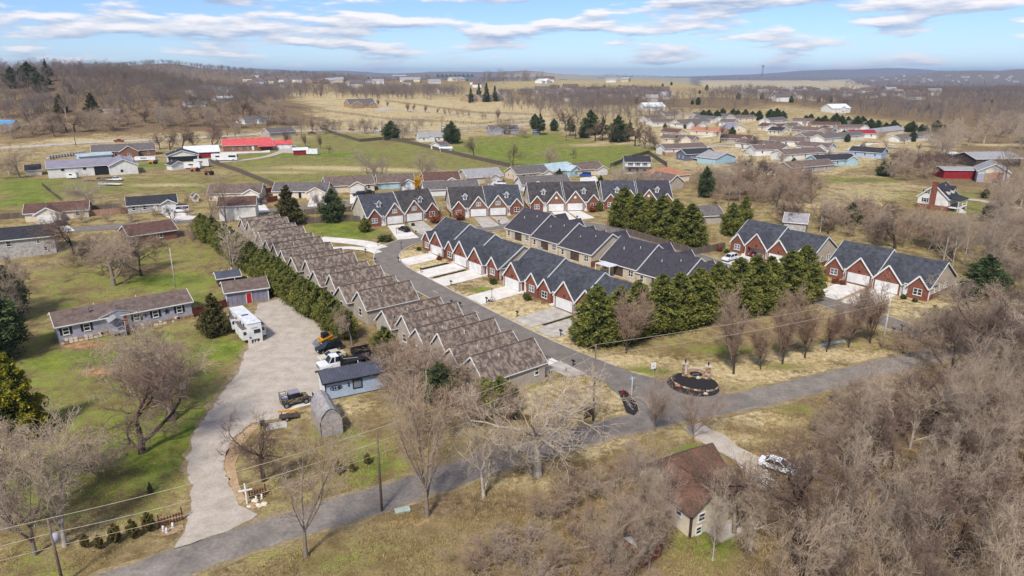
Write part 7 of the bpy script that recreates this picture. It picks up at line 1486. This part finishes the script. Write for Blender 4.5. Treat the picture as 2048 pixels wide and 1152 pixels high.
def simple_trailer(label, px, py, yaw, L_, W_, H_, m, name='cargo_trailer', cat='trailer', z0=.55, flat=False):
    p = P(px, py); t = thing(name, label, cat, (p.x,p.y,hgt(p.x,p.y)+.05), R(yaw))
    if flat: MB().box(-L_/2,L_/2,-W_/2,W_/2,z0,z0+.18).box(L_/2-.2,L_/2,-W_/2,W_/2,z0+.19,z0+.7).build('deck', m, t)
    else: MB().pxz([(-L_/2,z0),(L_/2,z0),(L_/2+.25,z0+H_*.4),(L_/2,z0+H_),(-L_/2,z0+H_)], -W_/2, W_/2).build('body', m, t); MB().box(-L_/2-.03,L_/2-.05,-W_/2-.03,W_/2+.03,z0+H_+.003,z0+H_+.06).build('roof', 'white_metal', t); MB().box(-L_*.2,L_*.1,-W_/2-.03,-W_/2,z0+H_*.5,z0+H_*.75).build('window', 'glass', t)
    wheels(t, (-.6,.4) if L_ > 5 else (0,), W_/2-.05, .36); MB().bar((L_/2,0,z0),(L_/2+1.3,0,z0-.1),.12,.12).build('tongue', 'black', t); return t
def bus():
    p = P(450,322); t = thing('motorhome', 'long white motorhome coach parked in the farmyard', 'motorhome', (p.x,p.y,hgt(p.x,p.y)+.1), R(8)); MB().pxz([(-6,.5),(6.1,.5),(6.3,1.2),(6.1,3.3),(5.8,3.5),(-6,3.5)], -1.25, 1.25).build('body', 'white', t); MB().box(2.2,5.6,-1.3,-1.255,1.9,2.8).build('side_window', 'glass', t); MB().box(-4,-2,-1.3,-1.255,2.0,2.7).build('side_window', 'glass', t); MB().box(6.18,6.3,-1.1,1.1,1.7,3.0).build('windshield', 'glass', t); wheels(t, (-3.6,4.2), 1.1, .5, .3)
bus()
simple_trailer('white travel trailer left of two before the farm carport',386,338,5,7,2.4,2.4,'white'); simple_trailer('tall white box trailer right of two before the farm carport',405,334,5,6.5,2.4,3.0,'siding_white'); simple_trailer('white car hauler parked below the farm shop',222,371,175,9,2.3,.3,'white_metal','car_hauler',flat=True); simple_trailer('small white box trailer against the farm shop wall',146,358,5,4,2.0,2.2,'white'); simple_trailer('flat trailer left of the white flatbed truck',182,362,5,6,2.2,.3,'wood_fence_tan','flat_trailer',flat=True); simple_trailer('white-and-red cargo trailer beside the red shed',626,310,175,6,2.4,2.6,'white'); simple_trailer('white gooseneck trailer at the stone house',292,322,5,10,2.4,1.6,'white')
def flatbed():
    p = P(222,362); t = car('white flatbed farm truck below the farm shop','pickup',232,362,5,'car_white','flatbed_truck'); MB().box(-7,-.9,-1.15,1.15,1.2,1.4).build('flatbed', 'wood_dark', t); wheels(t, (-5.2,), .95, .45)
flatbed()
def tractor(label, px, py, yaw, m):
    p = P(px, py); t = thing('tractor', label, 'tractor', (p.x,p.y,hgt(p.x,p.y)+.1), R(yaw)); MB().box(-.2,2.2,-.45,.45,.9,1.6).build('hood', m, t); MB().box(-1.3,-.2,-.7,.7,.8,1.2).build('seat_platform', m, t); MB().box(-1.0,-.5,-.3,.3,1.2,1.8).build('seat', 'black', t)
    for s_ in (-1,1): MB().cyl((-.8,s_*.9-.22,.75),.75,.44,16,'y').build('rear_wheel', 'rubber', t); MB().cyl((1.6,s_*.7-.15,.42),.42,.3,14,'y').build('front_wheel', 'rubber', t)
    MB().cyl((1.4,0,1.6),.06,.8,6).build('exhaust', 'black', t); return t
tractor('yellow tractor between farm shop and carport',308,328,185,'yellow'); tractor('small orange tractor beside the white travel trailer',392,343,190,'orange'); tractor('old brown tractor alone on the farm grass',420,350,185,'wood_fence_red')
def wheel_ornament():
    t = thing('wheel_ornament', 'rusty wagon wheel lawn ornament at the third driveway', 'ornament', P(985,604), R(-20)); n = 14
    MB().tube([(.55*math.cos(k*2*math.pi/n),0,.6+.55*math.sin(k*2*math.pi/n)) for k in range(n+1)], .05).build('rim', 'roof_rust', t)
    for k in range(6): MB().bar((0,0,.6),(.52*math.cos(k*math.pi/3),0,.6+.52*math.sin(k*math.pi/3)),.04,.04).build('spoke', 'roof_rust', t)
    blob_rock(.35, 5, 'roof_rust', t, (-.7,0,.25), 'pot')
wheel_ornament()
for k, (x, y, m_, lb) in enumerate([(826,452,'black','dark bin between the first two dormered garages'),(1170,528,'siding_grey','pale heat-pump unit behind the upper tan townhouse'),(1086,500,'siding_grey','pale heat-pump unit at the middle of the upper tan townhouse rear'),(1126,512,'siding_grey','pale heat-pump unit right of the middle of the upper tan townhouse rear')]):
    t = thing('yard_unit', lb, 'unit', P(x, y), R(38)); MB().box(-.4,.4,-.4,.4,-.1,.85).build('body', m_, t); MB().box(-.44,.44,-.44,.44,.853,.92).build('lid', 'roof_grey', t)
# rows of pale hive boxes on the strip by the county road
bx = MB().box(-.9,.9,-.7,.7,0,1.5).mesh('box', 'siding_weather'); bl = MB().box(-1,1,-.8,.8,1.503,1.62).mesh('lid', 'roof_lightgrey')
for k in range(13):
    t = thing('hive_box', ORD[k]+' pale hive box in the row beside the county road, from the left', 'box', P(97+k*5.8, 318-k*.75), R(15), 'pale hive boxes in a row'); obj('box', bx, t); obj('lid', bl, t)
# ------------------------------------------------------------------ rough grass and weeds, standing up from the ground
def tufts(name, label, regions, seed, m='straw'):
    rg = np.random.default_rng(seed); V = []; T = []
    for pts, n, h0 in regions:
        poly = pxpoly(pts); xs = [p[0] for p in poly]; ys = [p[1] for p in poly]; x = rg.uniform(min(xs), max(xs), n*3); y = rg.uniform(min(ys), max(ys), n*3); ok = inpoly(x, y, poly); x, y = x[ok][:n], y[ok][:n]
        c = np.sin(x/2.3+y/3.1)+np.sin(x/1.1-y/1.7)+rg.normal(0, .7, len(x)); kp = c > -.2; x, y = x[kp], y[kp]; z = nhgt(x, y)
        for b in range(3):
            a = rg.uniform(0, 6.28, len(x)); h = h0*rg.uniform(.5, 1.3, len(x)); w = .03+.03*rg.random(len(x)); ox, oy = rg.normal(0, .12, len(x)), rg.normal(0, .12, len(x)); lx, ly = rg.normal(0, .3, len(x))*h, rg.normal(0, .3, len(x))*h
            p0 = np.stack([x+ox-np.cos(a)*w, y+oy-np.sin(a)*w, z-.02], -1); p1 = np.stack([x+ox+np.cos(a)*w, y+oy+np.sin(a)*w, z-.02], -1); p2 = np.stack([x+ox+lx, y+oy+ly, z+h], -1)
            V.append(np.stack([p0, p1, p2], 1).reshape(-1, 3)); T.append(np.repeat(rg.random(len(x)), 3))
    V = np.concatenate(V); f = np.arange(len(V)).reshape(-1, 3); tag(obj(name, raw_mesh(name, V, f, m, ('tip', np.concatenate(T)), 3)), label, 'grass', kind='stuff')
tufts('dry_grass', 'dry rough grass and weeds along the lane and under the trees', [([(420,1160),(790,1030),(1110,940),(1290,872),(1400,890),(1560,1000),(1560,1260),(400,1260)], 16000, .28), ([(1450,850),(1640,800),(1760,770),(1830,720),(2100,640),(2200,1300),(1500,1300),(1480,1000)], 16000, .35), ([(1190,700),(1640,590),(1830,660),(1760,700),(1430,790)], 9000, .16), ([(0,900),(360,840),(370,1000),(200,1140),(0,1152)], 8000, .16), ([(480,850),(640,890),(900,850),(980,890),(760,965),(520,1030)], 7000, .2), ([(1090,780),(1180,750),(1250,810),(1200,850),(1000,890)], 4000, .2)], 31)
# ------------------------------------------------------------------ the air
hm = bpy.data.materials.new('haze'); hm.use_nodes = True; hn = hm.node_tree; hn.nodes.clear()
ho = hn.nodes.new('ShaderNodeOutputMaterial'); hv = hn.nodes.new('ShaderNodeVolumePrincipled'); hn.links.new(hv.outputs[0], ho.inputs['Volume'])
hv.inputs['Color'].default_value = (.46, .68, 1.0, 1); hv.inputs['Density'].default_value = 6.5e-5; hv.inputs['Anisotropy'].default_value = .1
MATS['haze'] = hm
hz = MB().box(-24000,24000,-24000,24000,-60,235).build('haze', 'haze'); tag(hz, 'thin blue haze lying over the whole valley', 'haze', kind='stuff')
